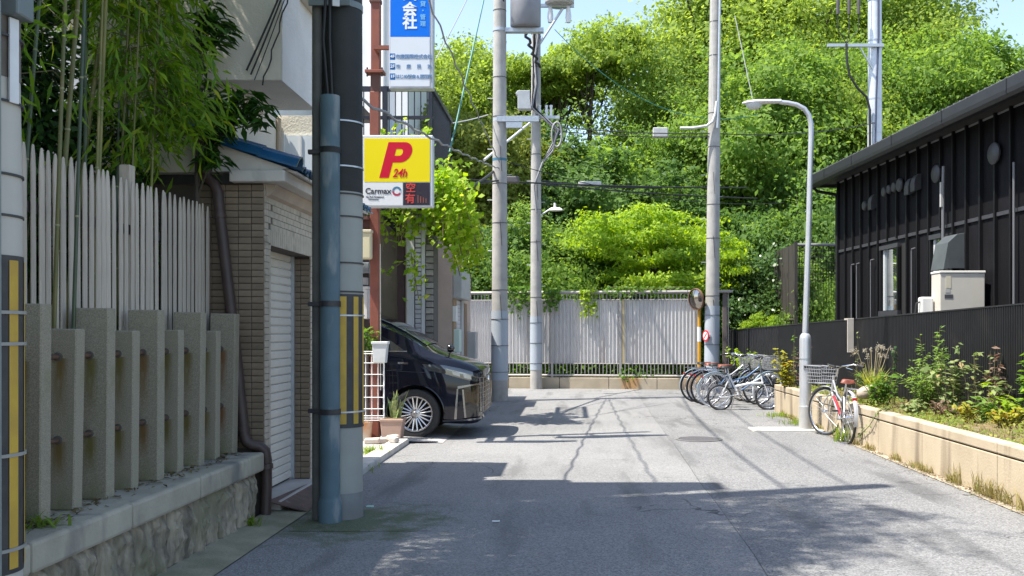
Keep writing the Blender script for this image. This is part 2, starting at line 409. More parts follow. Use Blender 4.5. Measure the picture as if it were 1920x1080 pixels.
GRAN = mat('granite', (.36, .33, .245), (.18, .166, .12), 210, .88, bump=.2, bscale=220, c3=(.17, .175, .075), s3=2.6, t3=.54, st3=(1, 1, .35), detail=2, lo=.3, hi=.7)
def stains(m, rods):               # rust and algae streaks that run down below each rod hole
    n = m.node_tree.nodes; l = m.node_tree.links; b = n['Principled BSDF']; src = b.inputs['Base Color'].links[0].from_socket
    tc = n.new('ShaderNodeTexCoord').outputs['Object']; sx = n.new('ShaderNodeSeparateXYZ'); l.new(tc, sx.inputs[0])
    nz_ = n.new('ShaderNodeTexNoise'); nz_.inputs['Scale'].default_value = 16; mp = n.new('ShaderNodeMapping'); mp.inputs['Scale'].default_value = (2.5, 2.5, .35); l.new(tc, mp.inputs[0]); l.new(mp.outputs[0], nz_.inputs['Vector'])
    oi = n.new('ShaderNodeObjectInfo')
    def mth(op, a_, b_=None):
        x = n.new('ShaderNodeMath'); x.operation = op
        for i, v in enumerate((a_, b_)):
            if v is None: continue
            if isinstance(v, (int, float)): x.inputs[i].default_value = v
            else: l.new(v, x.inputs[i])
        return x.outputs[0]
    def rg_(f, a_, b_, c_=0., d_=1.):
        r = n.new('ShaderNodeMapRange'); r.interpolation_type = 'SMOOTHSTEP'; l.new(f, r.inputs[0])
        for i, v in enumerate((a_, b_, c_, d_)): r.inputs[i + 1].default_value = v
        return r.outputs[0]
    tot = None
    for zr, L in rods:
        m1 = mth('MULTIPLY', rg_(mth('ABSOLUTE', sx.outputs[0]), .055, .008), mth('MULTIPLY', rg_(sx.outputs[2], zr - L, zr - .06), mth('LESS_THAN', sx.outputs[2], zr)))
        tot = m1 if tot is None else mth('MAXIMUM', tot, m1)
    tot = mth('MULTIPLY', tot, rg_(nz_.outputs['Fac'], .2, .55, .25, .95))
    cm_ = n.new('ShaderNodeMix'); cm_.data_type = 'RGBA'; l.new(oi.outputs['Random'], cm_.inputs[0]); cm_.inputs[6].default_value = (.11, .125, .025, 1); cm_.inputs[7].default_value = (.19, .085, .03, 1)
    fm = n.new('ShaderNodeMix'); fm.data_type = 'RGBA'; l.new(tot, fm.inputs[0]); l.new(src, fm.inputs[6]); l.new(cm_.outputs[2], fm.inputs[7]); l.new(fm.outputs[2], b.inputs['Base Color'])
stains(GRAN, ((.80, .42), (.35, .26)))
sf = thing('stone_pillar_fence', 'shrine fence of upright granite pillars, tall and short by turns, joined by iron rods', 'stone fence', (-2.77, 6, .53))
tallm = MB().box(-.102, .098, -.05, .05, -.02, 1.09).mesh('stone_pillar', GRAN)
shortm = MB().box(-.085, .085, -.047, .047, -.02, .96).mesh('stone_pillar', GRAN)
random.seed(7)
py = 4.83 - .685 * 2
k = 0
PILLARS = []
while py < 7.6:
    for typ, dy in ((tallm, 0), (shortm, .345)):
        yy = py + dy
        if yy > 7.65: break
        o = inst(tallm if typ is tallm else shortm, 'stone_pillar', sf, (-2.775 + 2.77, yy + .045 - 6, .553 - .53 + random.uniform(-.008, .004)),
                 (random.uniform(-.008, .008), random.uniform(.0, .016), random.uniform(-.03, .03)), bevel=.006)
        PILLARS.append(yy + .045)
    py += .685
IRON = mat('rusty_iron', (.15, .085, .055), (.09, .06, .045), 25, .8, .3)
for z in (1.365, .915):
    MB().path([(-2.775, 3.3, z), (-2.775, 7.6, z)], .014, 8).build('iron_rod', IRON, sf, smooth=50)
cm = MB().lathe([(.024, .004), (.024, -.004), (.015, -.006)], 14, axis='Y').disc(.024, -.004, 14, axis='Y').mesh('rod_collar', mat('collar_mortar', (.10, .09, .075), None, rough=.95))
for yy in PILLARS:
    for z in (1.365, .915):
        inst(cm, 'rod_collar', sf, (-2.775 + 2.77, yy - .048 - 6, z - .53))
# ------------------------------------------------------------------ picket fence
PK = mat('weathered_picket', (.50, .445, .37), (.39, .345, .28), 9, .8, bump=.25, bscale=30, stretch=(3, 3, .4), c3=(.30, .31, .20), s3=1.8, t3=.56, st3=(1, 1, .5), rand=.14)
pf = thing('picket_fence', 'tall fence of pale weathered wooden pickets behind the stone pillars', 'picket fence', (-2.93, 6, .53))
poly = [(-.024, 0), (.024, 0), (.0245, 1.86), (.018, 1.93), (.008, 1.975), (0, 1.985), (-.008, 1.975), (-.018, 1.93), (-.0245, 1.86)]
pm = MB().prism(poly, 'X', -.006, .006).mesh('picket', PK)
random.seed(21)
y = 3.9
while y < 7.72:
    inst(pm, 'picket', pf, (random.uniform(-.006, .006), y - 6, random.uniform(-.012, .008)), (random.uniform(-.006, .006), random.uniform(-.004, .004), random.uniform(-.1, .1)), (1, 1, 1), bevel=.004)
    y += .0775
for z in (.95, 2.15): MB().box(-2.975, -2.945, 3.85, 7.74, z, z + .06).build('rail', mat('old_rail', (.10, .09, .08), (.07, .065, .06), 8, .9), pf)
MB().box(-3.04, -2.96, 6.42, 6.5, .3, 2.62).build('post', PK, pf, bevel=.01)
MB().box(-3.04, -2.96, 7.64, 7.72, .3, 2.45).build('post', PK, pf, bevel=.01)

# ================================================================== LEFT SIDE: tiled shop porch
TILE = mat('tile_shaded', (.24, .185, .125), (.185, .14, .095), 14, .45, rand=.16, bump=.06)  # end wall and jamb tiles, with moss stain and shade in the colour
TILES2 = mat('tile_lit', (.54, .48, .40), (.46, .405, .335), 11, .5, c3=(.33, .29, .24), s3=6, t3=.58)  # same tile on the street face, skylight put into a paler colour
GROUT = mat('grout', (.085, .07, .06), None, rough=.9)
ts = thing('tiled_shop', 'small shop front clad in brown tiles with a blue glazed tile roof and roll shutter', 'building', (-2.5, 9.2, 0))
co = MB()
co.box(-4.2, -2.512, 7.812, 7.95, -.05, 2.77)           # near pier and end wall
co.box(-4.2, -2.512, 7.95, 9.165, 2.215, 2.77)         # lintel
co.box(-4.2, -2.72, 7.95, 9.165, -.05, 2.215)          # back
co.box(-4.2, -2.512, 9.177, 10.5, -.05, 2.77)          # far pier
co.build('wall', GROUT, ts)
t0 = MB().box(-.0515, .0515, -.006, .006, -.0245, .0245).mesh('tile', TILE)
tj = MB().box(-.045, .045, -.006, .006, -.0245, .0245).mesh('tile', TILE)
for r_ in range(41):
    for c_ in range(5):
        inst(t0, 'tile', ts, (-2.558 - .1075 * c_ + 2.5, 7.808 - 9.2, .55 + .0537 * r_ + .027), bevel=.003)
for r_ in range(39):
    for c_ in range(2):
        inst(tj, 'tile', ts, (-2.552 - .095 * c_ + 2.5, 9.172 - 9.2, .10 + .0537 * r_ + .027), bevel=.003)
st = MB()
def face_tile(y0, y1, z0, z1): st.box(-2.514, -2.5, y0 + .0025, y1 - .0025, z0 + .0025, z1 - .0025)
for r_ in range(51):                                     # street face of the near pier, lintel and far pier
    z0 = .03 + .0537 * r_; z1 = z0 + .0537
    face_tile(7.802, 7.89, z0, z1)
    if z0 < 2.2 or z0 > 2.34: face_tile(7.89, 7.95, z0, z1)
    if z0 > 2.33:
        yy = 7.95 + (0 if r_ % 2 else .054)
        while yy < 10.45: face_tile(yy, min(yy + .108, 10.5), z0, z1); yy += .108
    if z0 < 2.2:
        yy = 9.19
        face_tile(9.166, 9.24, z0, z1)
        yy = 9.24
        while yy < 10.45: face_tile(yy, min(yy + .108, 10.5), z0, z1); yy += .108
yy = 7.89
while yy < 10.45: face_tile(yy, yy + .054, 2.215, 2.345); yy += .054
st.build('street_tiles', TILES2, ts, kind='stuff')
# shutter
SH = mat('shutter_cream', (.69, .655, .58), (.61, .585, .52), 5, .45, .2, c3=(.44, .44, .40), s3=2, t3=.6, st3=(1, 1, 4))
prof = [(0, 0), (.004, .004), (.016, .012), (.016, .062), (.006, .072), (0, .074)]
slat = MB(); ns = len(prof)
slat.add([(-2.70 + x, 7.96, z) for x, z in prof] + [(-2.70 + x, 9.14, z) for x, z in prof], [(i, i+1, ns+i+1, ns+i) for i in range(ns-1)])
slm = None
for k in range(28):
    if slm is None:
        so = slat.build('shutter_slat', SH, ts, smooth=20); slm = so.data; so.location = (0, 0, .11)
    else: inst(slm, 'shutter_slat', ts, (0, 0, .11 + .076 * k))
MB().box(-2.715, -2.70, 7.955, 9.16, .1, 2.215).build('shutter_back', mat('shutter_gap', (.03, .03, .03), None, rough=.9), ts)
MB().box(-2.70, -2.655, 9.135, 9.163, .1, 2.215).build('shutter_guide', STEEL, ts)
MB().box(-2.72, -2.42, 7.955, 9.25, -.04, .095).build('door_sill', mat('sill_stone', (.46, .42, .38), (.38, .35, .32), 6, .7, bump=.1), ts, bevel=.01)
# cornice and pent roof
CRN = mat('cornice_plaster', (.64, .61, .55), (.54, .515, .465), 3, .85, bump=.15, bscale=30, c3=(.30, .29, .26), s3=2.2, t3=.6, st3=(1, 1, .4))
MB().box(-2.76, -2.31, 7.70, 10.52, 2.705, 2.80).build('cornice', CRN, ts, bevel=.012)
MB().prism([(-2.505, 2.775), (-2.505, 2.60), (-2.46, 2.62), (-2.42, 2.70), (-2.42, 2.702)], 'Y', 7.83, 10.46).build('cove_moulding', mat('tan_moulding', (.45, .37, .29), (.38, .31, .25), 4, .8), ts)
MB().prism([(-3.5, 2.78), (-2.36, 2.802), (-2.30, 2.82), (-3.5, 3.24)], 'Y', 7.74, 7.80).build('gable_plaster', CRN, ts)
MB().box(-3.5, -2.52, 7.79, 7.815, 2.70, 2.775).build('dark_band', DARKM, ts)
MB().prism([(-3.5, 3.20), (-2.24, 2.80), (-2.24, 2.78), (-3.5, 3.17)], 'Y', 7.801, 10.5).build('roof_deck', CRN, ts)
BLUE = mat('blue_glazed_tile', (.012, .085, .20), (.02, .11, .25), 6, .22, coat=.5, rand=.1)
d = Vector((1.28, 0, -.41)).normalized()
def half_tile(mb, p0, p1, r_, n=8, end=True, h=1.):
    p0, p1 = Vector(p0), Vector(p1); dd = (p1 - p0).normalized(); sx = Vector((0, 1, 0)); up = sx.cross(dd) * -1
    if up.z < 0: up = -up
    vs = []
    for p in (p0, p1):
        for q in (r_, r_ - .014):
            for k in range(n + 1):
                a_ = math.pi * k / n; vs.append(p + sx * q * math.cos(a_) + up * q * h * math.sin(a_))
    m1 = n + 1; fs = []
    for k in range(n):
        fs += [(k, k+1, 2*m1+k+1, 2*m1+k), (m1+k, 3*m1+k, 3*m1+k+1, m1+k+1), (2*m1+k, 2*m1+k+1, 3*m1+k+1, 3*m1+k), (k, m1+k, m1+k+1, k+1)]
    mb.add(vs, fs)
    return mb
v0 = Vector((-3.42, 7.77, 3.19))
for k in range(4):                                       # verge caps
    a_ = v0 + d * (.31 * k); b_ = v0 + d * (.31 * k + .335)
    half_tile(MB(), a_ + Vector((0, 0, .012 * 0)), b_ + Vector((0, 0, .012)), .082, 10, h=1.25).build('ridge_tile', BLUE, ts, smooth=40)
yy = 7.93
while yy < 10.5:
    half_tile(MB(), (-3.4, yy, 3.185), (-2.22, yy, 2.812), .052, 8).build('roof_tile', BLUE, ts, smooth=40)
    pan = MB(); 
    pts = [(.052, .0), (.065, -.012), (.08, -.016), (.095, -.012), (.108, 0)]
    pan.add([(-3.4, yy + a_, 3.19 + b_) for a_, b_ in pts] + [(-2.21, yy + a_, 2.815 + b_) for a_, b_ in pts] + [(-2.21, yy + a_, 2.80 + b_) for a_, b_ in pts], [(i, i+1, 6+i, 5+i) for i in range(4)] + [(5+i, 6+i, 11+i, 10+i) for i in range(4)])
    pan.build('roof_pan_tile', BLUE, ts, smooth=40)
    yy += .16
# brown drainpipe
BRN = mat('brown_drainpipe', (.055, .038, .032), (.075, .05, .042), 8, .5)
Yp = 7.73
pts = [at(383, 285, Yp), at(384, 318, Yp), at(389, 336, Yp), at(402, 346, Yp), at(409, 362, Yp), at(412, 400, Yp), at(426, 520, Yp), at(440, 640, Yp), at(452, 760, Yp), at(458, 815, Yp), at(463, 829, Yp), at(474, 835, Yp), at(487, 837, 7.75), at(497, 845, 7.76), at(500, 862, 7.77), at(500, 910, 7.77), at(498, 965, 7.75)]
dp = MB().path(pts, .043, 14).build('drainpipe', BRN, smooth=50)
tag(dp, 'dark brown drainpipe slanting down the tiled wall and over the coping end', 'drainpipe')
for px, py in ((384, 318), (412, 400), (456, 800), (500, 870)): 
    p = at(px, py, Yp); q = at(px + .8, py + 9, Yp); MB().path([p, q], .05, 14).build('pipe_collar', BRN, dp, smooth=50)
# steel threshold plate
tp = MB().add([(-2.50, 7.86, .115), (-2.21, 7.96, .012), (-2.21, 9.22, .012), (-2.44, 9.15, .09), (-2.50, 7.86, .105), (-2.21, 7.96, .004), (-2.21, 9.22, .004), (-2.44, 9.15, .08)],
              [(0, 1, 2, 3), (4, 7, 6, 5), (0, 4, 5, 1), (1, 5, 6, 2), (2, 6, 7, 3), (3, 7, 4, 0)]).build('threshold_plate', mat('rusty_plate', (.17, .105, .085), (.11, .08, .07), 12, .8, .3, bump=.4, bscale=70, c3=(.26, .21, .18), s3=7, t3=.62))
tag(tp, 'rusty brown steel plate sloping from the shutter sill to the gutter', 'steel plate')
structure(MB().add([(-2.9, 7.7, .0), (-2.2, 8.1, .0), (-2.2, 10.6, .0), (-2.9, 10.6, 0)], [(0, 1, 2, 3)]).build('forecourt', CURB))

# ------------------------------------------------------------------ cream house above the shop
STU = mat('cream_stucco', (.70, .66, .56), (.63, .595, .50), 2.2, .9, bump=.3, bscale=60, c3=(.43, .40, .33), s3=1.3, t3=.60, st3=(1, 1, .3))
WST = mat('lit_stucco', (.76, .75, .71), (.68, .67, .63), 2.5, .88, bump=.5, bscale=45, c3=(.55, .54, .50), s3=1.6, t3=.62, st3=(1, 1, .2))  # paler copy of the stucco, light on the street side put into colour
ch = thing('cream_house', 'cream stucco house with an overhanging white upper floor above the blue roof', 'building', (-3.2, 9, 0))
MB().prism([(7.905, 3.57), (8.98, 3.57), (8.98, 4.95), (8.32, 4.97), (8.32, 8.3), (7.905, 8.3)], 'X', -4.0, -2.397).build('upper_floor', STU, ch, bevel=.01)
MB().prism([(7.90, 3.562), (8.985, 3.562), (8.985, 4.955), (8.325, 4.975), (8.325, 8.3), (7.90, 8.3)], 'X', -2.396, -2.388).build('lit_street_side', WST, ch)
MB().box(-4.0, -2.88, 8.05, 9.4, 2.6, 3.57).build('lower_wall', STU, ch)
MB().box(-4.0, -2.42, 9.41, 10.45, 2.6, 3.62).build('rear_wall', STU, ch)
wn = MB().box(-2.82, -2.50, 9.385, 9.405, 2.98, 3.42).build('window', mat('pale_glass', (.72, .78, .82), None, rough=.15), ch)
MB().box(-2.85, -2.82, 9.375, 9.408, 2.95, 3.45).build('frame', WHITEP, wn); MB().box(-2.67, -2.65, 9.375, 9.385, 2.98, 3.42).build('mullion', WHITEP, wn)
MB().path([(-2.86, 9.33, 2.9), (-2.86, 9.33, 3.57)], .025, 10).build('downpipe', mat('tan_pipe', (.40, .33, .24), None, rough=.5), ch, smooth=50)
gr = MB().box(-2.387, -2.30, 8.4, 8.97, 4.40, 4.46).box(-2.387, -2.30, 8.4, 8.97, 4.88, 4.92).build('balcony_frame', mat('beige_frame', (.50, .46, .37), None, rough=.6), ch)
for i in range(10): MB().box(-2.325, -2.31, 8.42 + .056 * i, 8.435 + .056 * i, 4.46, 4.88).build('bar', DARKM, gr)
# cables strung over its end wall
for i, (a_, b_, c_) in enumerate((((525, -10), (462, 132), 'thickest of the black cables'), ((531, -12), (470, 140), 'middle black cable'), ((538, -14), (477, 150), 'thin black cable'), ((541, -12), (492, 160), 'wavy black cable'))):
    p, q = at(*a_, 7.78), at(*b_, 7.86); pts = sag(p, q, .01, 10)
    if i == 3: pts = [x + Vector((.012 * math.sin(j * 1.9), 0, 0)) for j, x in enumerate(pts)]
    tag(MB().path(pts, (.008, .007, .004, .006)[i], 6).build('service_cable', BLACKC), c_ + ' slanting across the cream house wall, ' + ('leftmost of four' if i == 0 else 'second from left' if i == 1 else 'third from left' if i == 2 else 'nearest the white corner'), 'cable', 'cables on the cream house')

# unseen house added left of the frame to shade the pavement and road
nh = thing('shade_casting_house', 'unseen stuccoed house added beyond the left edge to shade the road', 'building', (-7, 4, 0))
MB().box(-10.5, -5.25, -3.0, 7.2, -.05, 8.0).build('wall', STU, nh)
MB().prism([(-10.8, 8.0), (-4.95, 8.0), (-7.9, 9.4)], 'Y', -3.3, 7.5).build('roof', mat('grey_roof', (.12, .12, .125), (.16, .16, .16), 8, .8), nh)
# white house seen through the bamboo
bh = thing('white_rear_house', 'white rendered house glimpsed through gaps in the bamboo', 'building', (-8, 14, 0))
MB().box(-13, -4.3, 13.2, 19.5, -.05, 5.8).build('wall', mat('bright_render', (.80, .79, .76), (.74, .73, .70), 2, .8), bh)
MB().prism([(-13.3, 5.8), (-4.0, 5.8), (-8.6, 7.4)], 'Y', 12.9, 19.8).build('roof', MATS['grey_roof'], bh)
wn = MB().box(-6.9, -5.7, 13.18, 13.21, 2.9, 4.1).build('window', glass('dark_pane', (.02, .025, .03)), bh)
MB().box(-6.95, -5.65, 13.16, 13.19, 2.84, 2.9).build('frame', DARKM, wn)
MB().box(-5.0, -3.6, 7.9, 8.0, .3, 2.35).build('garden_wall', mat('grey_block', (.26, .25, .235), (.20, .195, .18), 4, .9, bump=.3), None)
tag(bpy.data.objects['garden_wall'], 'grey block garden wall half hidden behind pickets and bamboo', 'wall')
structure(MB().add([(-9, 2, .5), (-2.9, 2, .5), (-2.9, 7.9, .5), (-9, 7.9, .5)], [(0, 1, 2, 3)]).build('garden_ground', SOIL))

# ------------------------------------------------------------------ utility poles
YEL = mat('hazard_yellow', (.50, .33, .04), (.42, .27, .04), 9, .6, c3=(.40, .27, .05), s3=5, t3=.6)
HBK = mat('hazard_black', (.03, .03, .033), (.05, .05, .05), 9, .6)
WRAP = mat('grey_green_sheet', (.30, .315, .285), (.26, .27, .25), 3, .6, c3=(.27, .27, .24), s3=1.3, t3=.58)
BLKW = mat('black_sheet', (.012, .014, .013), (.022, .024, .022), 4, .7, bump=.2)
def hazard(parent, X, Y, r_, z0, z1, nstripe=14, off=0.):
    MB().lathe([(r_, z0), (r_, z1)], 40, (X, Y, 0)).build('hazard_sleeve', HBK, parent, smooth=60)
    for k in range(nstripe):
        a0 = off + 2 * math.pi * k / nstripe
        MB().lathe([(r_ + .003, z0 + .02), (r_ + .003, z1 - .02)], 6, (X, Y, 0), a0=a0, a1=a0 + math.pi / nstripe * .92).build('yellow_stripe', YEL, parent, smooth=60)
def band(parent, X, Y, r_, z, h=.02, m=None, name='steel_band'):
    return MB().lathe([(r_, z - h/2), (r_ + .006, z - h/2), (r_ + .006, z + h/2), (r_, z + h/2)], 32, (X, Y, 0)).build(name, m or STEEL, parent, smooth=40)

# near pole
NX, NY = -1.872, 7.78
np_ = thing('utility_pole', 'dark near utility pole with yellow and black hazard sleeve and a blue pipe strapped on', 'utility pole', (NX, NY, 0), group='utility poles')
MB().lathe([(.172, -.05), (.172, .2), (.166, .21), (.165, .75)], 36, (NX, NY, 0)).build('base_sleeve', mat('base_grey', (.19, .20, .195), (.15, .155, .15), 5, .7), np_, smooth=40)
MB().lathe([(.168, .21), (.166, 2.62)], 36, (NX, NY, 0)).build('grey_sheet', WRAP, np_, smooth=60)
MB().lathe([(.1675, 2.62), (.155, 6.2)], 36, (NX, NY, 0)).build('black_sheet', BLKW, np_, smooth=60)
MB().lathe([(.150, 6.2), (.125, 10.5), (0, 10.5)], 36, (NX, NY, 0)).build('shaft', CONC, np_, smooth=50)
hazard(np_, NX, NY, .1715, .745, 1.80, 10, R(-81))
for z in (2.60, 2.42, 2.05, 1.82, .74): band(np_, NX, NY, .169, z, .012, HBK)
for z in (1.63, .86): band(np_, NX, NY, .1755, z, .012)
for z in (3.18, 2.82): band(np_, NX, NY, .168, z, .012)
bp_ = MB().lathe([(.092, -.05), (.092, .16), (.084, .18), (.078, .2), (.077, .3), (.076, 3.36)], 26, (-1.915, 7.575, 0)).disc(.076, 3.36, 26, (-1.915, 7.575, 0)).build('blue_pipe', mat('faded_blue_pipe', (.092, .150, .180), (.07, .118, .142), 4, .7, c3=(.20, .23, .235), s3=7, t3=.54, st3=(1, 1, .3)), np_, smooth=40)
bp2 = MB().lathe([(.040, -.05), (.040, 6.0)], 18, (-2.045, 7.68, 0)).build('side_pipe', mat('dark_side_pipe', (.12, .12, .105), (.08, .08, .075), 5, .7), np_, smooth=40)
for z in (2.93, 1.72, .87):
    MB().lathe([(.079, z - .022), (.083, z - .022), (.083, z + .022), (.079, z + .022)], 26, (-1.915, 7.575, 0)).build('pipe_strap', DARKM if z < 2 else BLKW, np_, smooth=40)
    MB().box(-2.105, -2.0, 7.62, 7.66, z - .018, z + .018).build('strap_clamp', DARKM, np_, bevel=.004)
br = MB().box(-2.09, -1.76, 7.585, 7.61, 4.08, 4.16).build('bracket', mat('bracket_grey', (.16, .19, .19), None, rough=.5, metal=.3), np_, bevel=.005)
for i in range(2): MB().path([(-1.90 - .03 * i, 7.59, 3.3), (-1.915 - .05 * i, 7.56, 3.8), (-1.92 - .02 * i, 7.60, 4.4), (-1.93, 7.62, 6.5)], .012, 6).build('riser_cable', BLACKC, np_)
pl = MB().obox((-1.862, 7.55, 4.20 + .0), .055, .012, .28, (0, 0, .25)).build('name_plate', mat('plate_white', (.66, .68, .68), (.58, .60, .60), 8, .5), np_, bevel=.002)
for i, t_ in enumerate('一八合'): text(t_, .05, HBK, pl, (-1.862 + .002, 7.541, 4.29 - .06 * i), rot=(R(90), 0, .25))
band(np_, NX, NY, .162, 4.12, .05, MATS['bracket_grey'])

# pole cut by the left edge of the picture
LX, LY = -2.485, 4.0
lp = thing('utility_pole', 'pale concrete utility pole cut by the left edge of the picture', 'utility pole', (LX, LY, 0), group='utility poles')
MB().lathe([(.170, -.05), (.168, 2.0), (.160, 2.55)], 36, (LX, LY, 0)).build('grey_sheet', mat('pale_sheet', (.46, .45, .40), (.40, .39, .35), 3, .6), lp, smooth=60)
MB().lathe([(.162, 2.55), (.161, 2.85)], 36, (LX, LY, 0)).build('brown_sheet', mat('brown_sheet', (.10, .085, .07), (.14, .12, .10), 8, .8), lp, smooth=60)
MB().lathe([(.160, 2.85), (.13, 10)], 36, (LX, LY, 0)).build('shaft', CONC, lp, smooth=60)
hazard(lp, LX, LY, .1725, .50, 1.815, 10, R(-53))
for z in (1.58, 1.45, .99, .60): band(lp, LX, LY, .177, z, .014, mat('strap_grey', (.28, .28, .26), None, rough=.5))
for z in (2.15, 1.98, 2.45, 2.72): band(lp, LX, LY, .168, z, .01, HBK)
MB().lathe([(.075, -.05), (.072, 2.86), (.082, 2.87), (.082, 2.95), (.070, 2.96), (.068, 9)], 24, (-2.335, 3.78, 0)).build('conduit', mat('pale_blue_conduit', (.24, .28, .265), (.19, .225, .215), 5, .55), lp, smooth=40)
MB().obox((-2.312, 3.97, 2.62), .010, .045, .35, (0, 0, -.3)).build('plate', MATS['plate_white'], lp, bevel=.002)
MB().box(-2.40, -2.27, 3.93, 4.05, 2.80, 2.93).build('clamp', MATS['bracket_grey'], lp, bevel=.01)

def far_pole(px, base_y, Y, r0, r1, H, label, lean=0., sleeve=None):
    p = at(px, base_y, Y); X = p.x
    t = thing('utility_pole', label, 'utility pole', (X, Y, 0), group='utility poles')
    MB().lathe([(r0, -.05), (r0 + (r1 - r0) * .5, H / 2), (r1, H), (0, H)], 28, (X, Y, 0)).build('shaft', CONC, t, smooth=50)
    if sleeve:
        z0, z1 = sleeve
        MB().lathe([(r0 + .006, z0), (r0 + .001, z1)], 28, (X, Y, 0)).build('blue_sheet', mat('pale_blue_sheet', (.38, .42, .47), (.35, .39, .43), 3, .6, c3=(.52, .52, .50), s3=1.5, t3=.62), t, smooth=60)
        for k in range(3): band(t, X, Y, r0 + .005, z0 + (z1 - z0) * (.12 + .38 * k), .010, DARKM)
    for k in range(7):
        z = 2.4 + k * 1.15 + .3 * (k % 2); rr = r0 + (r1 - r0) * z / H
        band(t, X, Y, rr, z, .012, DARKM)
    if lean: t.rotation_euler = (0, lean, 0)
    return t, X
pA, AX = far_pole(937, 752, 20.8, .182, .115, 13, 'tall grey concrete utility pole beside the van, with a transformer at its top', 0, (.45, 1.95))
pB, BX = far_pole(1005, 727, 25.2, .155, .105, 13, 'slimmer utility pole behind, wound with cables and carrying switch gear', 0, (.50, 1.90))
pC, CX = far_pole(1334, 735, 24.2, .185, .12, 13, 'lone concrete utility pole by the parked bicycles, with a red disc sign', .010, (.2, 2.15))
# climbing bolts
for t, X, Y, r_ in ((pA, AX, 20.8, .165), (pB, BX, 25.2, .14), (pC, CX, 24.2, .165)):
    for k in range(8):
        z = 2.7 + .55 * k; s = -1 if k % 2 else 1
        MB().path([(X + s * (r_ - .02), Y - .02, z), (X + s * (r_ + .10), Y - .02, z)], .008, 6).build('climbing_bolt', STEEL, t)
    for k in range(3):
        z = 2.3 + 1.6 * k; MB().path([(X + .02, Y - r_ - .012, z), (X + .06, Y - r_ - .008, z - .55)], .006, 5).build('tie_wire', BLACKC, t)
# transformer and arms on pole A
tr = MB().lathe([(0, 8.08), (.30, 8.08), (.33, 8.12), (.33, 9.0), (.28, 9.08), (0, 9.1)], 28, (AX + .56, 20.8, 0)).build('transformer', mat('transformer_grey', (.25, .25, .265), (.21, .21, .225), 4, .5), pA, smooth=40)
MB().box(AX - .05, AX + .95, 20.72, 20.88, 7.98, 8.07).build('transformer_arm', STEEL, pA)
MB().box(AX - .05, AX + .85, 20.62, 20.70, 6.02, 6.14).build('cross_arm', STEEL, pA)
MB().box(AX + .15, AX + .50, 20.60, 20.72, 5.88, 6.0).build('arm_brace', STEEL, pA)
for z in (8.03, 6.08, 5.85, 5.28): band(pA, AX, 20.8, .145, z, .06)
BLB = mat('blue_tape', (.05, .16, .24), None, rough=.5)
band(pA, AX, 20.8, .15, 5.22, .06, BLB)
# switch gear on pole B
MB().box(BX - .62, BX + .62, 25.0, 25.08, 7.05, 7.13).build('cross_arm', STEEL, pB)
sg = MB().prism([(-.46, 7.14), (-.10, 7.14), (-.14, 7.42), (-.14, 7.62), (-.46, 7.62), (-.52, 7.54), (-.46, 7.48)], 'Y', -.12, .12)
sg.v = [(x + BX, y + 24.92, z + .12) for x, y, z in sg.v]
sg.build('switch_box', mat('pale_switch', (.45, .47, .48), (.38, .40, .42), 5, .5), pB, bevel=.015)
for dx in (-.02, .10, .28, .40): MB().lathe([(0, 7.13), (.045, 7.13), (.03, 7.2), (.05, 7.26), (.03, 7.32), (.045, 7.4), (0, 7.42)], 12, (BX + dx, 25.04, 0)).build('insulator', mat('porcelain', (.70, .71, .72), None, rough=.2), pB, smooth=60)
MB().lathe([(0, 10.0), (.33, 10.0), (.38, 10.05), (.38, 10.15), (0, 10.2)], 24, (BX + .62, 25.0, 0)).build('upper_fitting', mat('pale_fitting', (.40, .40, .40), None, rough=.5), pB, smooth=40)
MB().box(BX - .1, BX + 1.0, 24.96, 25.04, 9.95, 10.03).build('upper_arm', STEEL, pB)
for dx in (.38, .85): MB().lathe([(0, 9.55), (.06, 9.55), (.08, 9.7), (.05, 9.95)], 12, (BX + dx, 25, 0)).build('insulator', MATS['porcelain'], pB, smooth=60)
MB().path([(BX + .05, 24.95, 8.9), (BX + .7, 24.95, 9.9)], .035, 8).build('arm_strut', STEEL, pB)
# tangle of cables round pole B
random.seed(5)
for k in range(7):
    x0 = BX + random.uniform(-.05, .05)
    pts = [(x0 + random.uniform(-.12, .08), 24.98 - .02 * k, 10.4 - i * .62) for i in range(6)] + [(BX + .30 + .08 * random.random(), 24.95, 6.95), (BX + .52 + .1 * random.random(), 24.93, 6.75), (BX + .45, 24.93, 6.4 - .1 * k / 3), (BX + .18, 24.98, 5.9), (BX - .05, 25.02, 5.3), (BX + .02, 25.02, 4.6)]
    MB().path(pts, random.uniform(.014, .028), 6).build('cable_run', BLACKC if k % 3 else mat('grey_cable', (.25, .25, .26), None, rough=.6), pB, smooth=60)
ring = [(BX + .55 + .13 * math.cos(a_), 24.93, 6.62 + .32 * math.sin(a_)) for a_ in [i * .4 for i in range(17)]]
MB().path(ring, .03, 6, closed=False).build('cable_coil', MATS['grey_cable'], pB, smooth=60)
# wound cable from pole A top across to pole B
pts = [at(985, -20, 23), at(1000, 30, 24), at(1020, 90, 24.5), at(1040, 130, 24.8), at(1062, 175, 25), at(1075, 200, 25.1)]
pts = [at(962, -8, 21), at(972, 25, 21.5), at(985, 60, 22.5), at(998, 95, 24), at(1010, 125, 25)]
pts2 = []
for i in range(31):
    t_ = i / 30 * 4; j = min(int(t_), 3); p = pts[j].lerp(pts[j + 1], t_ - j); pts2.append(p + Vector((.05 * math.cos(i * 1.7), .05 * math.sin(i * 1.7), 0)))
tag(MB().path(pts2, .035, 6).build('spiral_cable', BLACKC, smooth=60), 'twisted black cable bundle running between the two poles near the top', 'cable')
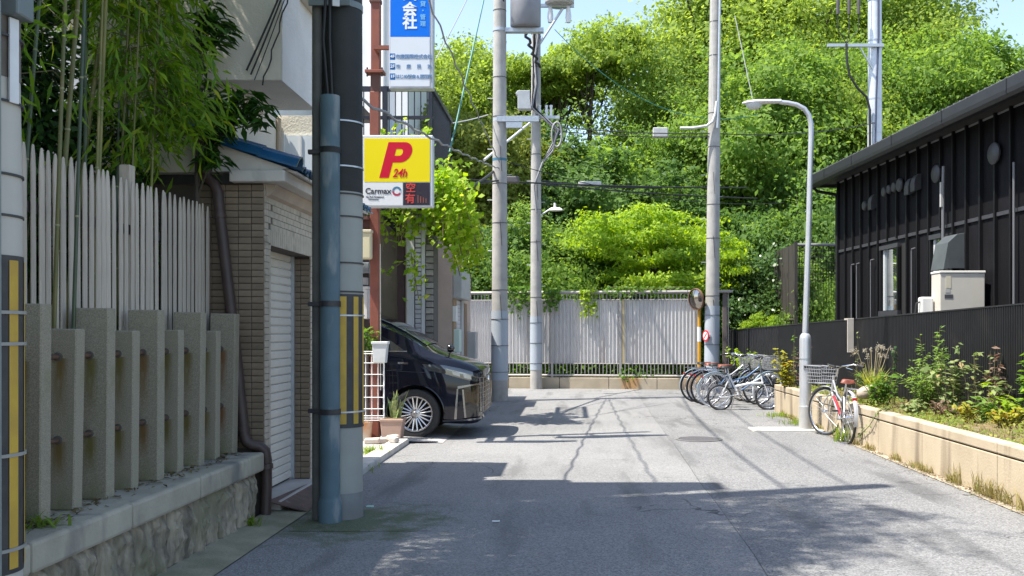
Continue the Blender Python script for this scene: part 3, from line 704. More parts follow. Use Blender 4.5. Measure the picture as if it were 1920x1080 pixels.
# lamp on pole B
lb = MB().path([(BX + .13, 25.1, 4.55), (BX + .35, 25.05, 4.68), (BX + .5, 25.0, 4.70)], .022, 8).build('lamp_arm', STEEL, pB, smooth=60)
hd = MB()
for i in range(9):
    t_ = i / 8
hd.lathe([(0, .02), (.06, .03), (.09, .0), (.10, -.04), (.06, -.06), (0, -.065)], 16); hd.v = [(x * 1.9 + BX + .52, y + 24.98, z + 4.70) for x, y, z in hd.v]
hd.build('lamp_head', mat('lamp_white', (.74, .74, .72), None, rough=.4), pB, smooth=60)
MB().lathe([(0, 4.85), (.03, 4.85), (.035, 4.72)], 10, (BX + .5, 24.98, 0)).build('light_sensor', WHITEP, pB, smooth=60)
# side stay between poles A and B
tag(MB().path([at(908, 300, 20.9), at(994, 230, 24.9)], .03, 8).build('stay_bar', mat('stay_pale', (.62, .62, .60), None, rough=.5)), 'pale slanting stay tube joining the two left poles', 'stay tube')
# fittings on pole C: conduit with goose neck and red sign
MB().path([at(1345, 240, 24.0), at(1347, 180, 24.0), at(1350, -20, 24.0)], .03, 8).build('conduit', STEEL, pC, smooth=60)
tag(MB().path([at(1275, 240, 24), at(1300, 240, 24), at(1325, 236, 24), at(1336, 228, 24), at(1341, 214, 24), at(1344, 190, 24)], .035, 8).build('cable_spout', mat('pale_spout', (.60, .60, .58), None, rough=.5), smooth=60), 'pale curved cable spout leaving the lone pole sideways', 'cable spout')
rs = thing('round_road_sign', 'small red and white round sign strapped to the lone pole', 'road sign', (CX - .17, 24.0, 1.4))
RED = mat('sign_red', (.62, .03, .05), None, rough=.35)
sgn = MB().lathe([(0, -.01), (.14, -.01), (.14, .01), (0, .01)], 28, (0, 0, 0), axis='Y'); M_ = Euler((0, 0, -1.15)).to_matrix(); sgn.v = [tuple(M_ @ Vector(v)) for v in sgn.v]
sgn.build('plate', RED, rs, smooth=40, world=False)
s2 = MB().lathe([(0, -.013), (.10, -.013), (.10, -.011)], 28, axis='Y'); s2.v = [tuple(M_ @ Vector(v)) for v in s2.v]; s2.build('white_field', WHITEP, rs, world=False)
s2 = MB().obox((0, -.015, 0), .035, .004, .17, (0, R(45), 0)); s2.v = [tuple(M_ @ Vector(v)) for v in s2.v]; s2.build('red_bar', RED, rs, world=False)
MB().box(.0, .12, .0, .06, -.03, .03).build('bracket', STEEL, rs, world=False)

# steel pole far right behind the black house
sp_ = thing('steel_pole', 'tall jointed steel pole with a cross arm rising behind the black house', 'utility pole', (9.75, 31, 0))
MB().lathe([(.24, -.05), (.235, 6), (.20, 16), (0, 16)], 28, (9.75, 31, 0)).build('shaft', mat('silver_pole', (.60, .63, .67), (.54, .57, .61), 5, .45, .3), sp_, smooth=50)
for z in (7.1, 7.9, 9.0, 10.9, 12.2): band(sp_, 9.75, 31, .225, z, .05, MATS['galvanised_steel'])
MB().box(8.15, 9.95, 30.70, 30.80, 10.62, 10.72).build('cross_arm', STEEL, sp_)
MB().path([(9.6, 30.72, 9.9), (9.2, 30.74, 10.6)], .03, 8).build('arm_brace', STEEL, sp_)
MB().path([(9.80, 30.77, 16), (9.80, 30.76, 11), (9.72, 30.75, 9), (9.66, 30.75, 6)], .03, 8).build('riser_cable', mat('blue_black_cable', (.05, .06, .11), None, rough=.6), sp_)
MB().path([(8.75, 30.7, 10.7), (8.76, 30.7, 10.2), (8.85, 30.7, 9.7), (9.1, 30.7, 9.3), (9.4, 30.7, 9.0), (9.52, 30.75, 8.6), (9.52, 30.78, 6)], .04, 8).build('drop_cable', BLACKC, sp_, smooth=60)
for px in (1571, 1592, 1610):
    p = at(px, 14, 30.7); MB().lathe([(0, -.22), (.05, -.22), (.06, -.1), (.05, .0), (.06, .12), (.05, .26), (0, .27)], 12, tuple(p)).build('insulator', mat('brown_insulator', (.09, .075, .07), None, rough=.4), sp_, smooth=60)
    MB().path([p + Vector((0, 0, .2)), p + Vector((0, 0, 1.5))], .012, 6).build('hanger', BLACKC, sp_)
    MB().path([p + Vector((0, 0, -.2)), p + Vector((.0, 0, -.7)), Vector((8.75, 30.7, 10.72))], .014, 6).build('jumper', BLACKC, sp_)

# ------------------------------------------------------------------ overhead wires
def wire(name, label, p, q, d_, r_, m=BLACKC, n=20, grp='overhead wires'):
    return tag(MB().path(sag(p, q, d_, n), r_, 5).build(name, m, smooth=60), label, 'wire', grp)
def wavy(name, label, p, q, r_, amp, m, seed):
    rnd = random.Random(seed); pts = sag(p, q, .05, 60); pts = [x + Vector((amp * math.sin(i * 1.3) * rnd.uniform(.4, 1.), 0, amp * math.cos(i * 1.3) * rnd.uniform(.4, 1.))) for i, x in enumerate(pts)]
    return tag(MB().path(pts, r_, 6).build(name, m, smooth=60), label, 'wire', 'overhead wires')
wavy('overhead_cable', 'grey street cable from the dark near pole to the pole by the van, lowest', (NX + .12, NY, 3.40), (AX, 20.6, 5.0), .013, .018, MATS['grey_cable'], 1)
wavy('overhead_cable', 'grey lashed street cable from near pole to van pole, second from below', (NX + .15, NY, 5.5), (AX, 20.6, 5.15), .012, .018, MATS['grey_cable'], 2)
wire('overhead_cable', 'high street cable from the near pole to the pole by the van', (NX + .1, NY, 8.2), (AX + .1, 20.6, 8.6), .35, .02)
wire('overhead_cable', 'highest street cable from the near pole to the pole by the van', (NX + .3, NY, 9.2), (AX + .5, 20.6, 9.4), .3, .016)
wire('overhead_cable', 'thin cable level with the signs running left from the pole by the van', at(915, 215, 20.7), at(815, 235, 17.5), .03, .012, mat('white_cable', (.55, .55, .53), None, rough=.6))
wire('overhead_cable', 'black service cable drooping left from the pole by the van', at(925, 322, 20.7), at(800, 372, 14.8), .12, .03)
wire('overhead_cable', 'pair of cables joining the two left poles at lamp height', at(860, 336, 22), at(1400, 352, 26), .05, .02)
wire('overhead_cable', 'cable from the two left poles to the lone pole carrying a grey box', at(1045, 238, 25), at(1338, 250, 24.1), .06, .014)
wire('overhead_cable', 'cable running right from the lone pole behind the street lamp', at(1338, 250, 24.1), at(1640, 230, 30.8), .16, .014)
wire('overhead_cable', 'cable parallel below it from the left poles to the lone pole', at(1045, 246, 25), at(1338, 256, 24.1), .06, .012)
GRN = mat('green_guy', (.02, .13, .11), (.03, .19, .16), 5, .5)
wire('guy_wire', 'green sheathed guy wire slanting down left of the two poles', at(909, -10, 19), at(843, 285, 15.9), .02, .016, GRN)
wire('guy_wire', 'grey guy wire crossing the sky near the blue sign', at(880, -10, 19), at(818, 110, 16.5), .02, .010, MATS['grey_cable'])
wire('guy_wire', 'green net wire crossing in front of the trees above the street lamp', at(1040, 55, 26), at(1420, 215, 26), .9, .010, GRN)
wire('guy_wire', 'pale thin wire hanging beside the lone pole', at(1335, -10, 24), at(1337, 210, 24), .0, .010, MATS['white_cable'])
wire('guy_wire', 'pale wire slanting above the street lamp head', at(1378, 30, 22), at(1411, 185, 22), .0, .010, MATS['white_cable'])
wire('overhead_cable', 'dark cable across the trees from the second pole to beyond the lone pole', at(1008, 345, 25.2), at(1420, 372, 27), .05, .02)
wire('overhead_cable', 'thin black wire from the pole by the van to the brown screen', at(940, 300, 20.7), at(1470, 380, 30), .35, .010)
wire('overhead_cable', 'black drop wire from the left edge to the pole by the van', at(790, 345, 15.5), at(935, 338, 20.7), .05, .02)
wire('overhead_cable', 'dark cable across the trees below the lone pole spout', at(1008, 338, 25.2), at(1240, 352, 26.5), .06, .025)
jb = MB().obox(at(1238, 249, 24.6), .38, .16, .25).build('junction_box', mat('box_grey', (.55, .55, .53), (.45, .45, .44), 8, .5), bevel=.02)
tag(jb, 'pale grey junction box hanging on the cable left of the lone pole', 'junction box')
jb = MB().obox(at(1106, 345, 25.8), .62, .14, .14).build('cable_closure', MATS['box_grey'], bevel=.03); tag(jb, 'pale long cable closure on the lower wire between poles', 'cable closure')
jb = MB().obox(at(960, 337, 22.5), .34, .14, .16).build('cable_closure', mat('dark_box', (.10, .095, .10), None, rough=.6), bevel=.03); tag(jb, 'dark cable closure between the two left poles', 'cable closure')

# ================================================================== PARKING LOT: post, signs, clutter
RST = mat('red_oxide_steel', (.27, .085, .055), (.21, .07, .05), 6, .55, c3=(.33, .13, .09), s3=3, t3=.6, st3=(1, 1, .3))
SX, SY = -2.70, 13.15
sp = thing('sign_post', 'tall red-brown steel post carrying the parking signs', 'post', (SX, SY, 0))
MB().box(SX - .068, SX + .055, SY - .06, SY + .06, .0, 4.78).build('lower_post', RST, sp, bevel=.008)
MB().box(SX - .055, SX + .065, SY - .055, SY + .065, 5.08, 8.2).build('upper_post', RST, sp, bevel=.008)
MB().box(SX - .06, SX + .06, SY - .05, SY + .05, 4.78, 5.05).build('splice', mat('dark_oxide', (.12, .055, .045), None, rough=.6), sp)
MB().box(SX - .13, SX + .12, SY - .10, SY + .10, 5.03, 5.07).build('flange', RST, sp, bevel=.004)
MB().box(SX - .075, SX + .075, SY - .07, SY + .07, 6.0, 6.05).build('collar', MATS['dark_oxide'], sp)
for s in (-1, 1): MB().lathe([(0, 4.98), (.012, 4.98), (.012, 5.1), (0, 5.1)], 8, (SX + s * .10, SY - .07, 0)).build('bolt', DARKM, sp)
MB().path([(SX + .075, SY - .04, .7), (SX + .072, SY - .05, 2.7)], .008, 6).build('flex_conduit', mat('pale_flex', (.62, .58, .5), None, rough=.5), sp)

# blue tenant sign
SY2 = 12.86
def q(px, py, Y=SY2 - .062): p = at(px, py, Y); return p
FRM = mat('sign_frame', (.56, .58, .62), (.50, .52, .56), 6, .4, .3)
bs = thing('tenant_sign', 'tall blue and white illuminated tenant signboard with Japanese lettering', 'sign', tuple(q(768, 168, SY2)))
x0, x1 = q(729, 0).x, q(812, 0).x; z0, zc, z1 = q(0, 166).z, q(0, 69).z, 7.0
MB().box(x0, x1, SY2 - .055, SY2 + .10, z0, z1).build('cabinet', FRM, bs, bevel=.012)
MB().box(x0 + .022, x1 - .045, SY2 - .060, SY2 - .054, z0 + .03, zc - .002).build('white_face', mat('sign_white', (.72, .76, .82), (.68, .73, .80), 1.2, .3), bs)
MB().box(x0 + .022, x1 - .045, SY2 - .060, SY2 - .054, zc, z1 - .03).build('blue_face', mat('sign_blue', (.0, .17, .78), None, rough=.3), bs)
WT = mat('sign_letter_white', (.82, .86, .88), None, rough=.4); LB = mat('sign_letter_cyan', (.22, .55, .85), None, rough=.4); BT = mat('sign_letter_blue', (.13, .25, .45), None, rough=.4); BXM = mat('floor_box_blue', (.0, .14, .42), None, rough=.4)
yf = SY2 - .0615
for ch_, yy in (('株', -36), ('式', -10), ('会', 19), ('社', 43.5)): text(ch_, .195, WT, bs, (q(768.5, yy).x, yf, q(0, yy).z), bold=.006)
for ch_, yy in (('賃', -12), ('貸', 8), ('・', 20.5), ('管', 32.5), ('理', 45)): text(ch_, .078, LB, bs, (q(793, yy).x, yf, q(0, yy).z), bold=.001)
for fl, yy in (('4F', 106), ('2F', 124.5), ('1F', 143.5)):
    xx = q(736, 0).x; zz = q(0, yy).z
    MB().box(xx - .035, xx + .035, yf + .0005, yf + .003, zz - .042, zz + .042).build('floor_mark', BXM, bs)
    text(fl, .06, WT, bs, (xx, yf - .001, zz), bold=.001)
for i, ch_ in enumerate('市廉国際株式会社'): text(ch_, .064, BT, bs, (q(746 + 8.6 * i, 0).x, yf, q(0, 106.5).z), bold=.001)
for i, ch_ in enumerate('市廉民泊'): text(ch_, .060, BT, bs, (q(746.5 + 19.6 * i, 0).x, yf, q(0, 125).z), bold=.001)
for i, ch_ in enumerate('はじめ軽食&居酒屋'): text(ch_, .060, BT, bs, (q(745.5 + 7.6 * i, 0).x, yf, q(0, 144).z), bold=.001)
for z in (5.3, 6.3): MB().box(SX + .06, x0 + .01, SY - .25, SY - .19, z, z + .05).box(SX + .02, SX + .06, SY - .25, SY, z, z + .05).build('bracket', RST, bs)

# yellow parking sign
PY = 12.55
ps = thing('parking_sign', 'yellow parking sign with a big red P above a white panel and red display', 'sign', tuple(at(745, 390, PY)))
def u(px, py): return at(px, py, PY - .062)
x0, x1 = u(676, 0).x, u(811.5, 0).x; z0, z1 = u(0, 388).z, u(0, 253).z
MB().box(x0, x1, PY - .055, PY + .09, z0, z1).build('cabinet', mat('cabinet_white', (.66, .69, .72), (.60, .63, .66), 5, .4), ps, bevel=.012)
YF = mat('sign_yellow', (.86, .70, .0), None, rough=.35)
MB().box(u(683, 0).x, u(806, 0).x, PY - .060, PY - .054, u(0, 341).z, u(0, 259.5).z).build('yellow_face', YF, ps)
MB().box(u(681, 0).x, u(755, 0).x, PY - .060, PY - .054, u(0, 385).z, u(0, 342.5).z).build('white_face', mat('panel_white', (.76, .77, .78), None, rough=.4), ps)
yf = PY - .0615
PR = mat('parking_red', (.60, .0, .03), None, rough=.35); DK = mat('logo_ink', (.035, .035, .045), None, rough=.5)
# the big P, drawn as an outline with its counter
def pshape(Lz, wd):
    mb = MB(); sh = .26
    def T(x, z): return (u(711, 0).x + x + sh * z, z + u(0, 333.5).z)
    H = Lz; outer = [(0, 0)]
    stem = [(0, 0), (.125, 0), (.125, H), (0, H)]
    mb.add([(T(a_, b_)[0], yf, T(a_, b_)[1]) for a_, b_ in stem], [(0, 1, 2, 3)])
    no = 18; c_ = H * .715; ro = H * .285; ri = ro - .088
    O = []; I = []
    for k in range(no + 1):
        a_ = R(90 - 180 * k / no); O.append((.215 + ro * .95 * math.cos(a_), c_ + ro * math.sin(a_))); I.append((.185 + ri * .8 * math.cos(a_), c_ + ri * math.sin(a_)))
    O = [(.125, c_ + ro)] + O + [(.125, c_ - ro)]; I = [(.125, c_ + ri)] + I + [(.125, c_ - ri)]
    nn = len(O); vs = [(T(a_, b_)[0], yf, T(a_, b_)[1]) for a_, b_ in O + I]
    mb.add(vs, [(i, i+1, nn+i+1, nn+i) for i in range(nn-1)])
    return mb
pshape(.465, .3).build('letter_p', PR, ps)
text('24h', .150, PR, ps, (u(749.5, 0).x, yf, u(0, 325).z), bold=.003, shear=.28, sx=.82)
text('Carmax', .105, DK, ps, (u(709, 0).x, yf, u(0, 358.5).z), bold=.0016)
text('Car Park Management', .026, DK, ps, (u(703, 0).x, yf, u(0, 369).z)); text('Maintenance', .026, DK, ps, (u(700, 0).x, yf, u(0, 373.5).z))
lg = MB(); lc = u(744, 358.5)
def ring(a0, a1, r0, r1, m, nm):
    mb = MB(); k = 10
    o_ = [(lc.x + r1 * math.cos(a0 + (a1 - a0) * i / k), yf, lc.z + r1 * math.sin(a0 + (a1 - a0) * i / k)) for i in range(k + 1)]
    i_ = [(lc.x + r0 * math.cos(a0 + (a1 - a0) * i / k), yf, lc.z + r0 * math.sin(a0 + (a1 - a0) * i / k)) for i in range(k + 1)]
    strip(mb, o_, i_).build(nm, m, ps)
ring(R(10), R(175), .035, .062, mat('logo_blue', (.07, .20, .32), None, rough=.4), 'logo_arc'); ring(R(180), R(330), .035, .062, mat('logo_crimson', (.45, .05, .10), None, rough=.4), 'logo_arc'); ring(R(335), R(365), .035, .062, mat('logo_pale', (.45, .55, .65), None, rough=.4), 'logo_arc')
ds = MB().box(u(756, 0).x, u(806, 0).x, PY - .060, PY - .054, u(0, 384.5).z, u(0, 342.5).z).build('display', mat('display_dark', (.035, .03, .045), None, rough=.25), ps)
LED = emit('led_red', (.42, .04, .035), .22)
random.seed(8)
text('空', .135, LED, ds, (u(770, 0).x, yf, u(0, 353).z), bold=.0015); text('有', .135, LED, ds, (u(769, 0).x, yf, u(0, 373.5).z), bold=.0015)
for k in range(4): MB().box(u(783 + 5 * k, 0).x, u(784.5 + 5 * k, 0).x, yf, yf + .001, u(0, 380).z, u(0, 366 + 2 * k).z).build('led_bar', mat('led_dim', (.32, .09, .06), None, rough=.4), ds)
MB().box(SX - .04, SX + .04, PY + .09, SY - .055, 3.3, 3.38).box(SX - .04, SX + .04, PY + .09, SY - .055, 3.9, 3.98).build('bracket', RST, ps)

# cream lamp sign, meter boxes
lsn = thing('lamp_sign', 'small cream box lamp fixed left of the red-brown post', 'lamp', tuple(at(684, 490, 13.0)))
MB().box(at(660, 0, 13).x, at(697, 0, 13).x, 12.95, 13.07, at(0, 486, 13).z, at(0, 436, 13).z).build('shade', mat('cream_lens', (.70, .63, .42), (.62, .55, .36), 5, .4), lsn, bevel=.02)
MB().box(at(658, 0, 13).x, at(698, 0, 13).x, 12.94, 13.08, at(0, 437, 13).z, at(0, 431, 13).z).build('cap', mat('cream_cap', (.58, .52, .38), None, rough=.5), lsn, bevel=.01)
pc = MB().box(-3.3, -2.70 - .07, 13.1, 13.2, 2.78, 3.02).box(-3.3, -2.77, 12.96, 13.2, 3.02, 3.06).build('porch_beam', mat('maroon_beam', (.10, .045, .04), (.14, .06, .05), 4, .6)); tag(pc, 'maroon steel beam joining the red post at porch height', 'beam')
mt = thing('meter_box', 'pale grey electric meter box stack left of the red-brown post', 'meter box', tuple(at(686, 600, 13.3)))
MB().box(at(660, 0, 13.3).x, at(692, 0, 13.3).x, 13.3, 13.42, at(0, 512, 13.3).z, at(0, 492, 13.3).z).build('meter', mat('meter_glass', (.28, .31, .34), (.22, .24, .26), 9, .3), mt, bevel=.01)
MB().box(at(660, 0, 13.3).x, at(690, 0, 13.3).x, 13.28, 13.42, at(0, 598, 13.3).z, at(0, 542, 13.3).z).build('box', WHITEP, mt, bevel=.012)
MB().box(at(660, 0, 13.3).x, at(692, 0, 13.3).x, 13.27, 13.43, at(0, 542, 13.3).z, at(0, 537, 13.3).z).build('lid', WHITEP, mt, bevel=.006)
MB().box(at(664, 0, 13.3).x, at(688, 0, 13.3).x, 13.31, 13.40, at(0, 534, 13.3).z, at(0, 520, 13.3).z).build('breaker', mat('breaker_grey', (.42, .40, .40), None, rough=.5), mt, bevel=.01)
MB().box(-3.6, at(690, 0, 13.4).x, 13.43, 13.48, 0.04, 2.78).build('back_board', mat('dark_board', (.06, .045, .045), (.09, .07, .065), 5, .8), mt)

# white wire mesh panel with hanging planter
MX0, MX1, MY = -3.3, at(720.5, 0, 12.9).x, 12.9; mz0, mz1 = at(0, 788, MY).z, at(0, 659, MY).z
wm = thing('wire_trellis', 'white wire grid trellis standing in front of the red post', 'trellis', (-2.8, MY, 0))
WW = mat('white_wire', (.80, .80, .80), None, rough=.4)
def wv(x): MB().path([(x, MY, mz0), (x, MY, mz1)], .006, 6).build('wire', WW, wm)
def wh(z): MB().path([(MX0, MY - .006, z), (MX1, MY - .006, z)], .006, 6).build('wire', WW, wm)
for k in range(11): wv(MX1 - k * .083)
for k in range(7): wh(mz0 + (mz1 - mz0) * k / 6.)
wh(mz0 + .03); wh(mz0 + .06); wh(mz1 - .03)
for x in (MX1 - .01, MX0): MB().path([(x, MY + .01, .036), (x, MY + .01, mz1)], .008, 6).build('leg', WW, wm)
hp = thing('hanging_planter', 'white plastic planter box hooked on the wire trellis', 'planter', (MX1 - .03, MY - .1, mz1 - .15))
MB().prism([(-.085, 0), (.075, 0), (.10, .27), (-.10, .27)], 'Y', -.07, .07).build('box', mat('planter_white', (.66, .67, .66), (.58, .59, .58), 8, .5), hp, world=False, bevel=.008)
MB().box(-.11, .11, -.08, .08, .25, .285).build('rim', mat('rim_white', (.70, .71, .70), None, rough=.5), hp, world=False, bevel=.006)

def leaf_clump(name, label, cat, c, rad, n_, size, m, asp=.5, seed=1, up=.5, stems=5, group=None, base=None, shell=.6):
    rg = np.random.default_rng(seed); t = thing(name, label, cat, base or (c[0], c[1], c[2] - rad[2]), group=group)
    dvec = rg.normal(size=(n_, 3)); dvec /= np.linalg.norm(dvec, axis=1, keepdims=True)
    rr = shell + (1 - shell) * rg.random((n_, 1)) ** .5; rr *= (1 + .18 * np.sin(dvec[:, :1] * 7 + seed) * np.cos(dvec[:, 2:] * 6))
    P = dvec * rr * np.array(rad) + np.array(c) - np.array(t.location)
    N = dvec * .5 + np.array([0, 0, up]) + rg.normal(size=(n_, 3)) * .5
    obj(leaf_mesh(name + '_leaves', P, N, size * rg.uniform(.6, 1.25, n_), m, asp, seed=seed), 'foliage', t)
    st_ = MB(); b0 = Vector((0, 0, 0))
    for k in range(stems):
        e = Vector(P[rg.integers(n_)]) * .95; mid = e * .5 + Vector((0, 0, .08 * rad[2])); st_.path([b0 + Vector((rg.normal() * .02, rg.normal() * .02, 0)), mid, e], [.012, .008, .003], 5)
    st_.build('stem', mat('plant_stem', (.13, .12, .05), (.09, .08, .04), 9, .8), t, world=False)
    return t
LIME = leafmat('lime_leaf', (.20, .34, .03), (.36, .48, .04), .5); MIDG = leafmat('mid_leaf', (.07, .17, .025), (.16, .28, .04), .45); DEEP = leafmat('deep_leaf', (.02, .06, .018), (.045, .11, .025), .3, .3)
leaf_clump('potted_shrub', 'bushy light green plant behind the white wire trellis', 'plant', at(688, 640, 13.05), (.17, .14, .2), 260, .04, MIDG, .5, 5)
# snake plant in a tan pot
sk = thing('potted_snake_plant', 'snake plant with upright striped leaves in a square tan pot by the van wheel', 'potted plant', tuple(at(737, 826, 12.95)))
cx, cy, cz = sk.location
POT = mat('tan_pot', (.40, .27, .21), (.34, .235, .185), 5, .7)
MB().prism([(-.125, 0.0), (.115, 0.0), (.15, .275), (-.15, .275)], 'Y', -.13, .13).build('pot', POT, sk, world=False, bevel=.01)
MB().box(-.16, .16, -.14, .14, .265, .30).build('pot_rim', POT, sk, world=False, bevel=.008)
MB().box(-.13, .13, -.11, .11, .285, .306).build('soil', SOIL, sk, world=False)
SNK = mat('snake_leaf', (.10, .17, .05), (.34, .36, .12), 18, .45, stretch=(.5, .5, 2.2)); random.seed(31)
for k in range(13):
    a_ = random.uniform(0, 6.28); ln = random.uniform(.22, .40); ox, oy = random.uniform(-.09, .09), random.uniform(-.07, .07); lean = random.uniform(.02, .13)
    L_, Rr = [], []
    for i in range(7):
        t_ = i / 6; wd = .026 * (1 - t_ ** 2.2) * (.7 + .6 * t_) + .001; px_, py_ = ox + math.cos(a_) * lean * t_ * t_ * 1.2 + ox * t_ * .7, oy + math.sin(a_) * lean * t_ * t_
        L_.append((px_ - wd * math.sin(a_), py_ + wd * math.cos(a_), .30 + ln * t_)); Rr.append((px_ + wd * math.sin(a_), py_ - wd * math.cos(a_), .30 + ln * t_))
    strip(MB(), L_, Rr).build('leaf', SNK, sk, world=False, smooth=60)
ob = thing('terracotta_pot', 'stained orange terracotta pot at the foot of the red post', 'pot', tuple(at(683, 826, 12.95)))
MB().lathe([(0, 0), (.09, 0), (.11, .24), (.115, .25), (.1, .25), (.09, .05)], 20).build('body', mat('terracotta', (.60, .26, .10), (.68, .60, .48), 4, .8), ob, world=False, smooth=40)
rb = MB()
for i, (px, py) in enumerate(((690, 829), (705, 832), (722, 829), (738, 831), (752, 826), (745, 840), (700, 826))):
    p = at(px, py, 1.5 * F / (py - HY) - .15); MB().obox((p.x, p.y, .075), .14 - .01 * i, .10, .05, (.05 * i, .08 - .03 * i, .5 * i)).build('concrete_chunk', mat('rubble_pink', (.58, .46, .38), (.50, .47, .43), 6, .9, bump=.4)) if False else None
for i, (x, y_, s_) in enumerate(((-2.62, 12.55, .2), (-2.48, 12.62, .17), (-2.36, 12.6, .15), (-2.30, 12.35, .11))):
    o = MB().obox((x, y_, .075 if x < -2.42 else .11), s_, .10, .07, (.06, -.05, .4 * i)).build('concrete_chunk', mat('rubble_pink', (.58, .46, .38), (.50, .47, .43), 6, .9, bump=.4), bevel=.015)
    tag(o, ('largest broken concrete chunk by the tan pot', 'second concrete chunk from the red post', 'third concrete chunk, in front of the tan pot', 'smallest concrete chunk, on the kerb edge')[i], 'rubble', 'concrete chunks at the lot edge')

# ------------------------------------------------------------------ buildings behind the van
tb = thing('terrace_house', 'two-storey house with a dark railed roof terrace behind the parked van', 'building', (-4, 16, 0))
TANW = mat('dim_tan_wall', (.34, .28, .20), (.28, .23, .165), 3, .9, bump=.1)
MB().box(-9, -2.95, 16.4, 18.6, -.05, 4.04).build('wall', TANW, tb)
MB().box(-9, -2.95, 15.85, 18.6, 4.05, 4.35).build('terrace_slab', mat('slab_brown', (.16, .12, .09), (.2, .15, .12), 4, .8), tb)
MB().box(-2.90, -2.78, 15.85, 15.97, .0, 4.05).build('dark_post', mat('maroon_post', (.06, .03, .028), None, rough=.6), tb)
MB().prism([(-3.9, 4.05), (-2.9, 4.05), (-2.9, 3.1), (-3.5, 3.75)], 'Y', 15.9, 15.96).build('dark_valance', mat('valance_black', (.02, .018, .018), None, rough=.8), tb)
MB().box(-2.74, -2.62, 15.86, 16.4, .0, 3.6).build('white_jamb', mat('jamb_white', (.62, .62, .62), (.55, .55, .55), 3, .6), tb)
LV = mat('louvre_grey', (.62, .61, .62), (.55, .54, .56), 5, .5)
for k in range(44): MB().obox((-2.555, 15.87, .12 + .078 * k), .09, .05, .058, (.35, 0, 0)).build('louvre', LV, tb)
MB().box(-2.61, -2.50, 15.9, 16.0, .0, 3.6).build('louvre_back', DARKM, tb)
MB().box(-2.50, -2.44, 15.85, 16.0, .0, 3.75).build('louvre_jamb', MATS['jamb_white'], tb)
STB = mat('grey_stone_block', (.22, .20, .18), (.32, .30, .27), 6, .9, bump=.4, rand=.3)
blk = MB().box(-.062, .062, -.02, .02, -.045, .045).mesh('stone_block', STB)
for k in range(28): inst(blk, 'stone_block', tb, (-2.368 + 4, 15.87 - 16, .06 + .105 * k), bevel=.008)
MB().box(-2.44, -2.30, 15.89, 16.4, .0, 3.1).build('stone_backing', mat('mortar_grey', (.12, .11, .10), None, rough=.95), tb)
RL = mat('rail_navy', (.022, .025, .04), (.03, .033, .05), 5, .4)
rl = MB().box(-5, -2.32, 15.87, 15.93, 5.48, 5.56).box(-5, -2.32, 15.87, 15.93, 5.02, 5.07).box(-2.36, -2.30, 15.87, 18.4, 5.48, 5.56).box(-2.36, -2.30, 15.87, 18.4, 4.36, 4.44).build('rail', RL, tb)
for k in range(24): MB().box(-2.42 - .105 * k, -2.405 - .105 * k, 15.89, 15.91, 4.35, 5.48).build('baluster', RL, tb)
for k in range(22): MB().box(-2.345, -2.32, 15.95 + .11 * k, 15.972 + .11 * k, 4.35, 5.48).build('baluster', RL, tb)
for x in (-2.36, -3.1): MB().box(x - .03, x + .03, 15.86, 15.94, 4.35, 5.56).build('rail_post', RL, tb)

sh = thing('siding_house', 'low pink-beige siding house with grey canopies beyond the stone corner', 'building', (-2.6, 19, 0))
PNK = mat('pink_siding', (.55, .43, .37), (.48, .38, .33), 4, .7, rand=.1); GRY = mat('canopy_grey', (.44, .45, .44), (.38, .39, .39), 5, .5)
MB().box(-6, -2.34, 18.65, 20.25, -.05, 3.35).build('wall', PNK, sh); MB().box(-6, -2.34, 20.26, 21.9, -.05, 2.75).build('wall', PNK, sh)
for k in range(7): MB().box(-2.345, -2.325, 18.65, 20.25, 2.75 + .088 * k, 2.815 + .088 * k).build('siding_board', PNK, sh)
for k in range(6): MB().box(-2.345, -2.325, 20.26, 21.9, 2.2 + .088 * k, 2.265 + .088 * k).build('siding_board', PNK, sh)
MB().box(-2.34, -2.16, 18.7, 20.2, 2.15, 2.72).build('canopy', GRY, sh, bevel=.02)
MB().box(-2.335, -2.315, 18.66, 19.1, .0, 2.14).build('brown_panel', mat('panel_tan', (.36, .25, .15), None, rough=.7), sh)
for k in range(26): MB().box(-2.335, -2.318, 19.15, 19.75, .06 + .08 * k, .128 + .08 * k).build('shutter_slat', LV, sh)
MB().box(-2.335, -2.29, 19.8, 20.2, .0, 2.14).build('grey_pilaster', GRY, sh)
MB().box(-2.335, -2.30, 20.4, 20.9, .0, 2.1).build('door', mat('door_brown', (.22, .13, .08), None, rough=.5), sh)
MB().box(-2.335, -2.20, 18.68, 19.0, 1.1, 1.55).build('letter_box', mat('mint_box', (.55, .68, .62), None, rough=.5), sh, bevel=.02)
MB().box(-2.335, -2.14, 21.1, 21.6, .9, 1.5).build('meter_cabinet', GRY, sh, bevel=.02)
MB().box(-2.335, -2.27, 18.64, 18.95, 1.7, 2.0).build('notice_board', WHITEP, sh)
# tall white building behind
wb = thing('white_building', 'tall white rendered building behind the roof terrace and tenant sign', 'building', (-8, 32, 0))
MB().box(-14, -5.3, 31, 36, -.05, 15).build('wall', mat('white_wall', (.78, .77, .75), (.73, .72, .70), 1.5, .8), wb)
for x in (-6.5, -6.1): MB().path([(x, 30.95, .0), (x, 30.95, 15)], .07, 10).build('downpipe', mat('pipe_white', (.66, .66, .65), None, rough=.5), wb, smooth=60)
wn = MB().box(-6.0, -5.5, 30.97, 31.01, 7.0, 8.4).build('window', glass('sky_pane', (.10, .12, .14)), wb)
MB().box(-6.05, -5.45, 30.94, 30.975, 6.93, 7.0).build('frame', WHITEP, wn)

